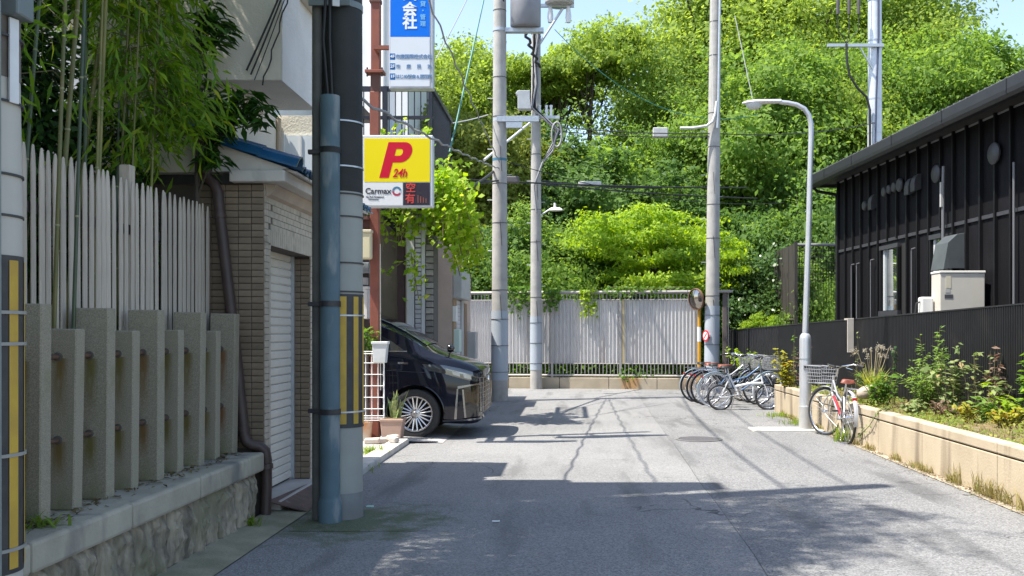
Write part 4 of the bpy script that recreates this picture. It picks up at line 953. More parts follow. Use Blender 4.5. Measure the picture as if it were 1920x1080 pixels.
# ================================================================== THE VAN (front toward +x, own coordinates, x = 0 at the nose)
VY = 14.36
van = thing('parked_van', 'dark navy minivan with chrome grille nosing out of the parking lot', 'van', (-1.28, VY, .0))
GRC = mat('grille_chrome', (.34, .34, .36), None, rough=.2, metal=1.); TRM = mat('trim_chrome', (.30, .29, .28), None, rough=.25, metal=1.)
PAINT = mat('navy_paint', (.0028, .004, .0115), None, rough=.5, spec=.1, coat=1.)
# station: x, half width, underside, beltline, top, roof half width factor
ST_ = [(0.0, .52, .30, .87, .955, .82), (-.03, .68, .24, .90, .985, .83), (-.08, .78, .21, .925, 1.01, .84), (-.16, .845, .20, .96, 1.045, .86), (-.30, .895, .20, 1.005, 1.095, .87),
       (-.50, .915, .21, 1.05, 1.15, .86), (-.72, .922, .22, 1.10, 1.245, .85), (-.90, .924, .22, 1.135, 1.37, .83), (-1.10, .925, .22, 1.175, 1.50, .82), (-1.30, .925, .22, 1.205, 1.61, .815),
       (-1.55, .925, .22, 1.215, 1.715, .81), (-1.85, .925, .22, 1.22, 1.81, .805), (-2.2, .925, .22, 1.225, 1.875, .80), (-2.8, .925, .22, 1.23, 1.91, .80), (-3.6, .925, .22, 1.24, 1.91, .80), (-4.4, .92, .24, 1.25, 1.87, .79), (-4.85, .89, .28, 1.22, 1.78, .78), (-4.95, .84, .34, 1.15, 1.65, .76)]
def ring_pts(s):
    x, w_, zb, bl, tp_, rf = s; h = tp_ - bl; cab = min(1, max(0, (h - .09) / .35))
    return [(0, zb), (w_ * .90, zb), (w_ * .975, zb + .06), (w_ * 1.0, zb + .22), (w_ * .995, zb + (bl - zb) * .62), (w_ * (.985 - .0 * cab), bl - .06), (w_ * (.965 - .01 * cab), bl),
            (w_ * (.93 - .02 * cab), bl + h * .40), (w_ * (.88 * (1 - cab) + (rf + .06) * cab), bl + h * .80), (w_ * (.70 * (1 - cab) + rf * .92 * cab), tp_ - h * .03), (w_ * .4, tp_ + .012), (0, tp_ + .02)]
def lerp_st(x):
    for a_, b_ in zip(ST_, ST_[1:]):
        if b_[0] <= x <= a_[0]:
            t_ = (a_[0] - x) / (a_[0] - b_[0]); return tuple(p + (q_ - p) * t_ for p, q_ in zip(a_, b_))
    return ST_[0] if x > 0 else ST_[-1]
def ysurf(x, z):
    r_ = ring_pts(lerp_st(x))
    for (y0, z0), (y1, z1) in zip(r_[1:], r_[2:]):
        if min(z0, z1) - 1e-6 <= z <= max(z0, z1) + 1e-6 and abs(z1 - z0) > 1e-6: return y0 + (y1 - y0) * (z - z0) / (z1 - z0)
    return r_[-2][0]
xs = []
for a_, b_ in zip(ST_, ST_[1:]):
    k = 2 if abs(a_[0] - b_[0]) > .25 else 1
    xs += [a_[0] + (b_[0] - a_[0]) * i / k for i in range(k)]
xs.append(ST_[-1][0])
body = MB(); NR = len(ring_pts(ST_[0])); full = 2 * NR - 2
for x in xs:
    r_ = ring_pts(lerp_st(x)); loop = [(x, y_, z_) for y_, z_ in r_] + [(x, -y_, z_) for y_, z_ in reversed(r_[1:-1])]; body.v += loop
for i in range(len(xs) - 1):
    for k in range(full): k2 = (k + 1) % full; body.f.append((i*full+k, i*full+k2, (i+1)*full+k2, (i+1)*full+k))
body.f.append(tuple(range(full))); body.f.append(tuple(reversed([(len(xs)-1)*full + k for k in range(full)])))
bo = body.build('body', PAINT, van, world=False, smooth=40)
WXF, WXR, WR = -.93, -3.93, .347
cut = MB()
for wx in (WXF, WXR):
    c_ = MB().lathe([(0, -1.2), (.405, -1.2), (.405, 1.2), (0, 1.2)], 48, (wx, 0, WR), axis='Y'); cut.add(c_.v, c_.f)
cme = cut.mesh('cut', PAINT); bm = bmesh.new(); bm.from_mesh(cme); bmesh.ops.remove_doubles(bm, verts=bm.verts, dist=1e-5); bmesh.ops.recalc_face_normals(bm, faces=bm.faces); bm.to_mesh(cme); bm.free()
co_ = bpy.data.objects.new('cut', cme); col.objects.link(co_); co_.parent = van
mo = bo.modifiers.new('arches', 'BOOLEAN'); mo.operation = 'DIFFERENCE'; mo.object = co_; mo.solver = 'EXACT'
dg = bpy.context.evaluated_depsgraph_get(); dg.update()
me = bpy.data.meshes.new_from_object(bo.evaluated_get(dg)); bo.modifiers.clear(); bo.data = me; me.name = 'body'
bpy.data.objects.remove(co_); me.materials.clear(); me.materials.append(PAINT)
me.shade_smooth(); me.set_sharp_from_angle(angle=R(38))
WELL = mat('wheel_well', (.012, .012, .013), None, rough=.9)
MB().box(-4.4, -.45, -.62, .62, .27, .75).build('chassis', WELL, van, world=False)
GL = glass('van_glass', (.012, .022, .026), .02); GLT = mat('glass_teal', (.02, .05, .055), None, rough=.04, spec=1., coat=1.)
def patch(name, m, top, bot, s, off=.004, nx=10, nz=3, rev=False):
    """panel lying on the body side between two (x, z) polylines"""
    mb = MB()
    def along(pl_, t_):
        t_ *= len(pl_) - 1; i = min(int(t_), len(pl_) - 2); f_ = t_ - i
        return pl_[i][0] + (pl_[i+1][0] - pl_[i][0]) * f_, pl_[i][1] + (pl_[i+1][1] - pl_[i][1]) * f_
    for i in range(nx + 1):
        a_, b_ = along(top, i / nx), along(bot, i / nx)
        for k in range(nz + 1):
            x = a_[0] + (b_[0] - a_[0]) * k / nz; z = a_[1] + (b_[1] - a_[1]) * k / nz
            mb.v.append((x + (off if x > -.3 else 0), s * (ysurf(x, z) + off), z))
    for i in range(nx):
        for k in range(nz): a0 = i*(nz+1)+k; mb.f.append((a0, a0+1, a0+nz+2, a0+nz+1))
    return mb.build(name, m, van, world=False, smooth=50)
HL = mat('lamp_lens', (.05, .055, .06), None, rough=.05, spec=1., coat=1.); HL2 = mat('lamp_chrome', (.34, .35, .37), None, rough=.2, metal=.9)
BLK = mat('piano_black', (.006, .006, .007), None, rough=.12, coat=1.)
for s in (-1, 1):
    patch('side_window', GL, [(-1.10, 1.245), (-1.32, 1.40), (-1.62, 1.535), (-2.0, 1.63), (-2.3, 1.66)], [(-1.08, 1.235), (-1.3, 1.238), (-1.62, 1.242), (-2.0, 1.245), (-2.3, 1.25)], s, .005)
    patch('rear_window', GL, [(-2.38, 1.665), (-3.4, 1.69), (-4.5, 1.66)], [(-2.38, 1.25), (-3.4, 1.26), (-4.5, 1.27)], s, .005)
    patch('belt_trim', CHROME, [(-1.05, 1.232), (-2.0, 1.242), (-4.4, 1.262)], [(-1.05, 1.218), (-2.0, 1.228), (-4.4, 1.248)], s, .008, 12, 1)
    h_ = patch('headlight', HL, [(-.83, 1.045), (-.55, 1.035), (-.30, .985), (-.12, .925), (-.045, .885)], [(-.74, .955), (-.50, .905), (-.28, .84), (-.12, .795), (-.045, .80)], s, .006, 14, 4)
    patch('light_strip', HL2, [(-.50, .985), (-.25, .92), (-.07, .86)], [(-.48, .965), (-.24, .90), (-.07, .84)], s, .010, 8, 1).parent = h_
    patch('lamp_unit', HL2, [(-.42, .955), (-.31, .925)], [(-.40, .90), (-.30, .868)], s, .010, 4, 2).parent = h_
    patch('lamp_unit', HL2, [(-.27, .91), (-.16, .875)], [(-.26, .855), (-.155, .825)], s, .010, 4, 2).parent = h_
    patch('front_trim', TRM, [(-.34, .735), (-.2, .755), (-.07, .77), (-.02, .775)], [(-.33, .70), (-.2, .73), (-.07, .747), (-.02, .752)], s, .012, 8, 1)
    patch('front_trim', TRM, [(-.345, .70), (-.325, .70)], [(-.385, .27), (-.35, .27)], s, .012, 3, 8)
    patch('front_trim', TRM, [(-.285, .69), (-.262, .69)], [(-.255, .29), (-.228, .29)], s, .012, 3, 8)
    patch('corner_intake', BLK, [(-.255, .735), (-.02, .745)], [(-.225, .29), (-.02, .31)], s, .006, 8, 6)
    patch('lower_lip', mat('lip_chrome', (.30, .31, .34), None, rough=.2, metal=.9), [(-.55, .255), (-.25, .27), (-.03, .285)], [(-.55, .235), (-.25, .245), (-.03, .26)], s, .014, 10, 1)
    SEAM = mat('panel_gap', (.002, .002, .003), None, rough=.8)
    patch('door_gap', SEAM, [(-1.30, 1.21), (-1.292, 1.21)], [(-1.42, .30), (-1.412, .30)], s, .0025, 1, 10)
    patch('bumper_gap', SEAM, [(-.80, .955), (-.60, .80), (-.56, .66)], [(-.79, .945), (-.592, .795), (-.55, .66)], s, .0025, 6, 1)
    patch('hood_gap', SEAM, [(-.93, 1.105), (-.72, 1.055), (-.5, 1.012)], [(-.93, 1.10), (-.72, 1.049), (-.5, 1.006)], s, .003, 6, 1)
    patch('crease_highlight', mat('highlight_tone', (.10, .105, .13), None, rough=.2, metal=.6), [(-.78, .93), (-1.4, .965), (-2.2, .975)], [(-.78, .924), (-1.4, .958), (-2.2, .968)], s, .004, 10, 1)  # highlight of the body crease put into a paler strip
    patch('fender_badge', CHROME, [(-1.17, 1.075), (-1.03, 1.07)], [(-1.17, 1.05), (-1.03, 1.045)], s, .005, 3, 1)
    patch('sill_cladding', BLK, [(-1.36, .31), (-3.5, .31)], [(-1.36, .235), (-3.5, .235)], s, .006, 8, 1)
    al = MB().lathe([(.405, -.0), (.418, -.004), (.418, -.03), (.405, -.03)], 40, (WXF, 0, WR), axis='Y', a0=R(-8), a1=R(188)); al.v = [(x, s * (.921 + .006 + y_), z) for x, y_, z in al.v]
    al.build('arch_lip', PAINT, van, world=False, smooth=40)
# windscreen lies on the sloping top
ws = MB(); wxs = [-.80, -.9, -1.1, -1.3, -1.55, -1.85, -2.05]
for x in wxs:
    s_ = lerp_st(x); r_ = ring_pts(s_); wd = r_[9][0] * .97
    for k in range(9):
        f_ = -1 + k / 4; zz = r_[9][1] + (r_[11][1] - r_[9][1]) * (1 - f_ * f_); ws.v.append((x, f_ * wd, zz + .012))
for i in range(len(wxs) - 1):
    for k in range(8): ws.f.append((i*9+k, i*9+k+1, (i+1)*9+k+1, (i+1)*9+k))
ws.build('windscreen', GL, van, world=False, smooth=60)
for s in (-1, 1):                                          # sky highlight along the pillar, put into a pale strip
    strip(MB(), [(x, s * (ring_pts(lerp_st(x))[9][0] * 1.0), ring_pts(lerp_st(x))[9][1] + .016) for x in wxs], [(x, s * (ring_pts(lerp_st(x))[9][0] * .95), ring_pts(lerp_st(x))[9][1] + .022) for x in wxs]).build('pillar_reflection', mat('pillar_sky_tone', (.34, .42, .48), None, rough=.2, metal=.6), van, world=False)
    mr = MB().lathe([(0, -.11), (.05, -.10), (.075, -.04), (.08, .03), (.06, .09), (0, .10)], 16, axis='Y'); mr.v = [(x * .9 - 1.28, s * 1.03 + y_ * .8, z + 1.28) for x, y_, z in mr.v]
    if s > 0: mr.build('door_mirror', BLK, van, world=False, smooth=50)
um = MB().lathe([(0, -.05), (.045, -.04), (.06, .0), (.045, .05), (0, .06)], 14, axis='X'); um.v = [(x - .47, y_ * 1.1 - .62, z * 1.1 + 1.265) for x, y_, z in um.v]
um = um.build('guide_mirror', BLK, van, world=False, smooth=50); MB().path([(-.50, -.62, 1.09), (-.48, -.62, 1.2)], .014, 8).build('mirror_stem', BLK, um, world=False)
for k in range(2): MB().path([(-.83, -.55 + .7 * k, 1.285), (-.88, .0 + .7 * k - .2, 1.32)], .009, 6).build('wiper', BLK, van, world=False)
# grille
def fx(y_, z):                                             # nose outline in plan
    for a_, b_ in zip(ST_, ST_[1:]):
        ya, yb = ysurf(a_[0], max(z, a_[2] + .02)), ysurf(b_[0], max(z, b_[2] + .02))
        if abs(y_) <= ya: return a_[0]
        if ya <= abs(y_) <= yb: return a_[0] + (b_[0] - a_[0]) * (abs(y_) - ya) / max(yb - ya, 1e-6)
    return -.3
GRC = mat('grille_chrome', (.34, .34, .36), None, rough=.2, metal=1.); TRM = mat('trim_chrome', (.30, .29, .28), None, rough=.25, metal=1.)
gb = MB(); 
for i in range(13):
    y_ = -.72 + .12 * i
    for k in range(6): z = .36 + .085 * k; gb.v.append((fx(y_, z) + .006, y_, z))
for i in range(12):
    for k in range(5): a0 = i*6+k; gb.f.append((a0, a0+1, a0+7, a0+6))
gb.build('grille_back', BLK, van, world=False)
for k in range(8):
    z = .36 + .07 * k; MB().path([(fx(y_, z) + .012, y_, z) for y_ in [-.74 + .074 * i for i in range(21)]], .005, 6).build('grille_bar', GRC, van, world=False, smooth=60)
for i in range(13):
    y_ = -.72 + .12 * i; MB().path([(fx(y_, .36 + .07 * k) + .014, y_, .36 + .07 * k) for k in range(8)], .006, 6).build('grille_bar', GRC, van, world=False, smooth=60)
MB().lathe([(0, .03), (.05, .028), (.055, .01)], 20, (.0, 0, .80), axis='X').build('emblem', CHROME, van, world=False, smooth=40)
# wheels
RIM = mat('alloy', (.66, .66, .67), (.60, .60, .62), 8, .25, .85)
def wheel(wx, wy, s):
    ty = MB().lathe([(.235, -.10), (.30, -.115), (.335, -.105), (WR, -.085), (WR, .085), (.335, .105), (.30, .115), (.235, .10)], 48, (wx, wy, WR), axis='Y').build('tyre', RUBBER, van, world=False, smooth=35)
    rm = MB().lathe([(.238, -.11), (.248, -.112), (.245, -.095), (.225, -.085), (.218, .08)] if s < 0 else [(.238, .11), (.248, .112), (.245, .095), (.225, .085), (.218, -.08)], 48, (wx, wy, WR), axis='Y').build('rim', RIM, ty, world=False, smooth=35)
    MB().disc(.228, s * .02, 40, (wx, wy, WR), axis='Y').build('rim_shadow', WELL, ty, world=False)
    sp0 = MB(); 
    for k in range(20):
        a_ = 2 * math.pi * (k // 2) / 10 + (.12 if k % 2 else -.12); b_ = 2 * math.pi * (k // 2) / 10 + (.17 if k % 2 else -.17)
        p = Vector((wx + .055 * math.cos(a_), wy + s * .075, WR + .055 * math.sin(a_))); q_ = Vector((wx + .236 * math.cos(b_), wy + s * .100, WR + .236 * math.sin(b_)))
        MB().path([p, q_], [.013, .009], 6).build('spoke', RIM, ty, world=False)
    MB().lathe([(0, s * .10), (.030, s * .10), (.036, s * .092), (.075, s * .085), (.08, s * .06)], 24, (wx, wy, WR), axis='Y').build('hub', RIM, ty, world=False, smooth=35)
    for k in range(5):
        a_ = 2 * math.pi * k / 5 + .3; MB().disc(.010, s * .089, 10, (wx + .054 * math.cos(a_), wy, WR + .054 * math.sin(a_)), axis='Y').build('lug_hole', WELL, ty, world=False)
for wx in (WXF, WXR):
    for s in (-1, 1): wheel(wx, s * .815, s)

# ================================================================== BICYCLES (front toward +x)
def bicycle(label, frame_m, wr=.335, wb=1.10, fold=False, basket=True, saddle_m=None, steer=0., guard_m=None, tyre_m=RUBBER, rack=True):
    t = thing('bicycle', label, 'bicycle', (0, 0, 0), group='parked bicycles')
    SADB = saddle_m or mat('saddle_black', (.02, .02, .02), None, rough=.6)
    sp_m = mat('spoke_steel', (.62, .62, .64), None, rough=.3, metal=.7)
    def wheel_(cx_, nm, rot):
        M_ = Matrix.Translation((cx_, 0, 0)) @ Matrix.Rotation(rot, 4, 'Z')
        def put(mb): mb.v = [tuple(M_ @ Vector(v)) for v in mb.v]; return mb
        ty = MB().path([(wr * math.cos(a_), 0, wr + (wr - .0) * math.sin(a_)) for a_ in [2 * math.pi * i / 36 for i in range(36)]], .019, 8, closed=True)
        ty = put(ty).build(nm, tyre_m, t, world=False, smooth=60)
        put(MB().path([((wr - .022) * math.cos(a_), 0, wr + (wr - .022) * math.sin(a_)) for a_ in [2 * math.pi * i / 36 for i in range(36)]], .010, 6, closed=True)).build('rim', CHROME, ty, world=False, smooth=60)
        sp_ = MB()
        for k in range(18):
            a_ = 2 * math.pi * k / 18; s = 1 if k % 2 else -1
            sp_.path([(.02 * math.cos(a_ + .8), s * .028, wr + .02 * math.sin(a_ + .8)), ((wr - .025) * math.cos(a_), 0, wr + (wr - .025) * math.sin(a_))], .0018, 4)
        put(sp_).build('spokes', sp_m, ty, world=False)
        put(MB().lathe([(0, -.05), (.012, -.05), (.03, -.028), (.018, -.02), (.018, .02), (.03, .028), (.012, .05), (0, .05)], 14, (0, 0, wr), axis='Y')).build('hub', CHROME, ty, world=False, smooth=40)
        return ty
    wheel_(0, 'rear_wheel', 0.); 
    bb = (.42 if not fold else .36, 0, .285); seat = (.20 if not fold else .16, 0, .80)
    hb, ht = (wb - .14, 0, .62), (wb - .20, 0, .86)
    if fold: hb, ht = (wb - .09, 0, .50), (wb - .12, 0, .64)
    fr = MB()
    if not fold:
        fr.path([hb, (wb - .35, 0, .46), (bb[0] + .1, 0, .32), bb], .019, 10); fr.path([(ht[0], 0, ht[2] - .07), (wb - .45, 0, .60), (.34, 0, .52)], .015, 10)
        fr.path([bb, (seat[0] + .01, 0, .76)], .016, 10)
    else:
        fr.path([hb, (.6, 0, .50), (.30, 0, .44)], .027, 10); fr.path([bb, (seat[0], 0, .70)], .018, 10); fr.path([(.30, 0, .46), bb], .02, 10); fr.path([(wb - .14, 0, .60), (.62, 0, .52)], .014, 8)
    for s in (-1, 1):
        fr.path([(bb[0], s * .02, bb[2]), (.0, s * .06, wr)], .009, 6); fr.path([(seat[0] + .04, s * .018, .62), (.0, s * .06, wr)], .008, 6)
    fr.path([hb, ht], .021, 10); fr.build('frame', frame_m, t, world=False, smooth=60)
    # steering parts turn about the head tube
    M_ = Matrix.Translation((wb - .12, 0, 0)) @ Matrix.Rotation(steer, 4, 'Z') @ Matrix.Translation((-(wb - .12), 0, 0))
    def turn(mb): mb.v = [tuple(M_ @ Vector(v)) for v in mb.v]; return mb
    fwx = M_ @ Vector((wb, 0, 0))
    w2 = wheel_(0, 'front_wheel', steer)
    for o_ in [w2] + list(w2.children): o_.data.transform(Matrix.Translation((fwx.x, fwx.y, 0)))
    fk = MB()
    for s in (-1, 1): fk.path([(wb, s * .055, wr), (wb - .03, s * .052, wr + .15), (hb[0] + .02, s * .045, hb[2] - .03)], .010, 6)
    fk.path([(hb[0] + .02, -.045, hb[2] - .03), (hb[0] + .02, .045, hb[2] - .03)], .011, 6); turn(fk).build('fork', frame_m if not fold else frame_m, t, world=False, smooth=60)
    hz = 1.0 if not fold else .98; hx = ht[0] - .03
    hbm = MB().path([(ht[0], 0, ht[2]), (hx, 0, hz - .03)], .012, 8)
    if fold: hbm.path([(hx, -.27, hz), (hx, 0, hz - .02), (hx, .27, hz)], .011, 8)
    else: hbm.path([(hx - .20, -.27, hz + .0), (hx - .06, -.25, hz + .03), (hx + .04, -.12, hz - .0), (hx + .02, 0, hz - .03), (hx + .04, .12, hz), (hx - .06, .25, hz + .03), (hx - .20, .27, hz)], .011, 8)
    hbm = turn(hbm).build('handlebar', CHROME, t, world=False, smooth=60)
    GRP = mat('grip_black', (.025, .025, .025), None, rough=.8)
    for s in (-1, 1):
        gp = MB().path([(hx - (.23 if not fold else 0), s * (.272 if not fold else .29), hz), (hx - (.11 if not fold else 0), s * (.26 if not fold else .18), hz + (.018 if not fold else -.007))], .016, 8)
        turn(gp).build('grip', GRP, hbm, world=False, smooth=60)
        turn(MB().path([(hx - .02, s * .19, hz + .01), (hx + .05, s * .20, hz - .02), (hx + .0, s * .28, hz - .045)], .005, 5)).build('brake_lever', CHROME, hbm, world=False)
    sd_ = MB(); prof_ = [(-.13, .085), (-.10, .10), (-.03, .085), (.05, .04), (.12, .022), (.145, .012)]
    vs = []
    for x, w_ in prof_:
        vs += [(seat[0] + x, -w_, seat[2] + .0), (seat[0] + x, -w_ * .75, seat[2] + .045), (seat[0] + x, 0, seat[2] + .04), (seat[0] + x, w_ * .75, seat[2] + .045), (seat[0] + x, w_, seat[2]), (seat[0] + x, 0, seat[2] - .015)]
    fs = []
    for i in range(len(prof_) - 1):
        for k in range(6): k2 = (k + 1) % 6; fs.append((i*6+k, i*6+k2, (i+1)*6+k2, (i+1)*6+k))
    fs += [tuple(range(6)), tuple(reversed(range(30, 36)))]
    so = MB().add(vs, fs).build('saddle', SADB, t, world=False, smooth=70); MB().path([(seat[0] + .02, 0, .68), (seat[0], 0, seat[2])], .013, 8).build('seat_post', CHROME, so, world=False, smooth=60)
    # mudguards
    if guard_m:
        for cx_, a0, a1, tr in ((0, 20, 195, False), (wb, 35, 165, True)):
            mg = MB(); o_ = []; i_ = []
            for k in range(19):
                a_ = R(a0 + (a1 - a0) * k / 18); c_, s_ = math.cos(a_), math.sin(a_); o_.append((cx_ + (wr + .032) * c_, -.028, wr + (wr + .028) * s_)); i_.append((cx_ + (wr + .032) * c_, .028, wr + (wr + .028) * s_))
            mid = [(x, 0, z + .010) for x, y_, z in o_]
            strip(mg, o_, mid); strip(mg, mid, i_)
            if tr: turn(mg)
            mg.build('mudguard', guard_m, t, world=False, smooth=60)
    ck = MB().lathe([(.075, -.045), (.085, -.045), (.085, -.04), (.075, -.04)], 24, bb, axis='Y').path([(bb[0], -.06, bb[2]), (bb[0] + .11, -.065, bb[2] - .12)], .009, 6).path([(bb[0], .06, bb[2]), (bb[0] - .11, .065, bb[2] + .12)], .009, 6).path([(bb[0], -.06, bb[2]), (bb[0], .06, bb[2])], .015, 8)
    ck = ck.build('crank', CHROME, t, world=False, smooth=50)
    PB = mat('pedal_black', (.03, .03, .03), None, rough=.7)
    MB().obox((bb[0] + .11, -.11, bb[2] - .12), .09, .07, .022).build('pedal', PB, ck, world=False); MB().obox((bb[0] - .11, .11, bb[2] + .12), .09, .07, .022).build('pedal', PB, ck, world=False)
    if fold: MB().path([(.0, -.05, wr + .03), (bb[0], -.05, bb[2] + .075), (bb[0] + .075, -.05, bb[2]), (bb[0], -.05, bb[2] - .075), (.0, -.05, wr - .03)], .005, 5).build('chain', PB, t, world=False)
    else: MB().prism([(-.05, wr - .05), (.0, wr - .055), (bb[0] + .08, bb[2] - .085), (bb[0] + .095, bb[2]), (bb[0] + .06, bb[2] + .08), (.0, wr + .045), (-.05, wr + .035)], 'Y', -.058, -.042).build('chain_case', mat('case_grey', (.34, .34, .35), None, rough=.4), t, world=False)
    if rack and not fold:
        rk = MB()
        for y_ in (-.06, 0, .06): rk.path([(-.22, y_, .735), (.16, y_, .735)], .006, 6)
        for s in (-1, 1): rk.path([(-.12, s * .06, .73), (0, s * .07, wr)], .006, 6)
        rk.path([(-.22, -.06, .735), (-.22, .06, .735)], .006, 6).build('rear_rack', CHROME, t, world=False, smooth=60)
        MB().obox((-.26, 0, .60), .02, .06, .045).build('reflector', mat('reflector_red', (.45, .02, .02), None, rough=.2), t, world=False)
    ks = MB().path([(0, .07, wr), (-.06, .13, .01)], .009, 6).path([(0, -.07, wr), (-.06, -.13, .01)], .009, 6).path([(-.06, .13, .01), (-.06, -.13, .01)], .008, 6) if not fold else MB().path([(bb[0] - .05, .03, bb[2]), (bb[0] - .12, .12, .01)], .009, 6)
    ks.build('kickstand', CHROME, t, world=False, smooth=60)
    if basket:
        bk = MB(); bx0, bx1 = wb - .06, wb + .24; T_, B_ = .99, .74
        def R4(z, e): return [(bx0 - e * .2, -.13 - e, z), (bx1 + e, -.13 - e, z), (bx1 + e, .13 + e, z), (bx0 - e * .2, .13 + e, z)]
        for k in range(6): z = B_ + (T_ - B_) * k / 5; bk.path(R4(z, .05 * k / 5), .004 if k < 5 else .008, 5, closed=True)
        lo_, hi_ = R4(B_, 0), R4(T_, .05)
        for e in range(4):
            for k in range(7):
                f_ = k / 7; a_ = Vector(lo_[e]).lerp(Vector(lo_[(e + 1) % 4]), f_); b_ = Vector(hi_[e]).lerp(Vector(hi_[(e + 1) % 4]), f_); bk.path([a_, b_], .003, 4)
        for k in range(5): f_ = k / 4; bk.path([Vector(lo_[0]).lerp(Vector(lo_[3]), f_), Vector(lo_[1]).lerp(Vector(lo_[2]), f_)], .003, 4)
        turn(bk).build('basket', mat('basket_wire', (.40, .40, .41), None, rough=.4, metal=.5), t, world=False)
    MB().lathe([(0, .05), (.03, .045), (.035, 0), (.02, -.03), (0, -.035)], 12, (wb + .06 if not fold else wb - .02, -.07, .60 if not fold else .66), axis='X').build('lamp', mat('lamp_glass', (.5, .5, .5), None, rough=.2), t, world=False, smooth=60)
    return t
SILV = mat('silver_frame', (.55, .56, .58), None, rough=.3, metal=.6); WHF = mat('white_frame', (.74, .75, .76), (.66, .68, .72), 5, .3); BLF = mat('blue_frame', (.08, .17, .32), None, rough=.3, coat=.5); BKF = mat('black_frame', (.02, .022, .026), None, rough=.3, coat=.5); RDF = mat('red_frame', (.38, .02, .03), None, rough=.3, coat=.5)
BRS = mat('brown_saddle', (.26, .075, .045), (.20, .06, .04), 9, .5); GGD = mat('guard_blue_grey', (.35, .46, .52), None, rough=.3, metal=.5); WTY = mat('white_tyre', (.62, .64, .66), None, rough=.6)
rows_ = [('white folding bicycle with small wheels, nearest in the parked row', WHF, dict(wr=.232, wb=.93, fold=True, basket=False), at(1350, 768, 18.45), .05, -.05),
         ('city bicycle with pale tyres and blue-grey mudguards behind the folding bicycle', BLF, dict(guard_m=GGD, tyre_m=WTY, saddle_m=BRS), at(1340, 0, 19.1), .12, .06),
         ('black city bicycle third in the parked row', BKF, dict(guard_m=mat('guard_black', (.03, .03, .035), None, rough=.3)), at(1326, 0, 19.65), .16, -.05),
         ('silver city bicycle fourth in the parked row, with a basket', SILV, dict(guard_m=CHROME, saddle_m=BRS), at(1316, 0, 20.15), .2, .05),
         ('black bicycle with pale mudguards, farthest in the parked row', BKF, dict(guard_m=GGD), at(1305, 0, 20.6), .22, -.04)]
for lb_, fm_, kw, p, rz, lean in rows_:
    b_ = bicycle(lb_, fm_, steer=random.uniform(-.25, .25), **kw); b_.location = (p.x, p.y, .005); b_.rotation_euler = (lean, 0, rz)
b_ = bicycle('silver city bicycle with red-brown saddle and wire basket leaning beside the street lamp', SILV, guard_m=mat('guard_grey', (.40, .40, .41), None, rough=.4), saddle_m=BRS, steer=.52); b_.location = (3.70, 12.9, .005); b_.rotation_euler = (.03, 0, R(88.5))
MB().path([(.86, 0, .57), (.60, 0, .44), (.46, 0, .34)], .0205, 8).build('red_tube', RDF, b_, world=False, smooth=60)

# ------------------------------------------------------------------ street lamp
LX2, LY2 = 3.553, 14.67
sl_ = thing('street_lamp', 'silver street lamp with a curved arm over the road', 'street lamp', (LX2, LY2, .022))
ALU = mat('lamp_aluminium', (.56, .57, .58), (.50, .51, .53), 4, .38, .45)
MB().lathe([(.095, .02), (.095, .36), (.090, .37), (.090, .38), (.088, 1.38), (.080, 1.44), (.058, 1.47), (.048, 1.475)], 32, (LX2, LY2, 0)).build('lower_shaft', ALU, sl_, smooth=40)
MB().lathe([(.097, .02), (.097, .355)], 32, (LX2, LY2, 0)).build('foot_sleeve', mat('foot_grey', (.36, .36, .35), (.30, .30, .29), 5, .6), sl_, smooth=60)
MB().box(LX2 - .045, LX2 + .045, LY2 - .096, LY2 - .08, .93, 1.0).build('label_plate', DARKM, sl_)
MB().lathe([(.0905, 1.08), (.093, 1.08), (.093, 1.10), (.0905, 1.10)], 32, (LX2, LY2, 0)).build('band', STEEL, sl_, smooth=40)
P0 = at(1512, 600, LY2); pts = [(LX2, LY2, 1.46), at(1514, 500, LY2), at(1517, 400, LY2), at(1519.5, 300, LY2), at(1521, 250, LY2), at(1520.5, 232, LY2), at(1516.5, 216, LY2), at(1508, 204, LY2), at(1494, 196.5, LY2), at(1478, 193, LY2), at(1462, 191.5, LY2)]
MB().path(pts, [.046, .044, .042, .040, .039, .039, .038, .037, .035, .034, .033], 14).build('arm', ALU, sl_, smooth=60)
hd = MB(); a0_, b0_ = at(1392, 193.5, LY2), at(1464, 190.5, LY2); nn = 10
secs = [(0, .012, .012), (.06, .045, .022), (.16, .085, .032), (.32, .105, .036), (.55, .095, .034), (.8, .065, .032), (1.0, .045, .032)]
vs = []
for t_, w_, h_ in secs:
    c_ = a0_.lerp(b0_, t_)
    for k in range(12): a_ = 2 * math.pi * k / 12; vs.append((c_.x, c_.y + w_ * math.cos(a_), c_.z + h_ * math.sin(a_) * (1.2 if math.sin(a_) > 0 else .8)))
fs = [(i*12+k, i*12+(k+1) % 12, (i+1)*12+(k+1) % 12, (i+1)*12+k) for i in range(6) for k in range(12)] + [tuple(range(12)), tuple(reversed(range(72, 84)))]
MB().add(vs, fs).build('lamp_head', mat('lamp_head_grey', (.66, .67, .68), None, rough=.35), sl_, smooth=60)
c_ = a0_.lerp(b0_, .30); gl = MB().lathe([(.09, 0), (.085, -.05), (.05, -.085), (0, -.095)], 18); gl.v = [(x * 1.35 + c_.x, y_ + c_.y, z + c_.z - .015) for x, y_, z in gl.v]
gl.build('diffuser', mat('diffuser', (.60, .62, .62), None, rough=.2), sl_, smooth=60)

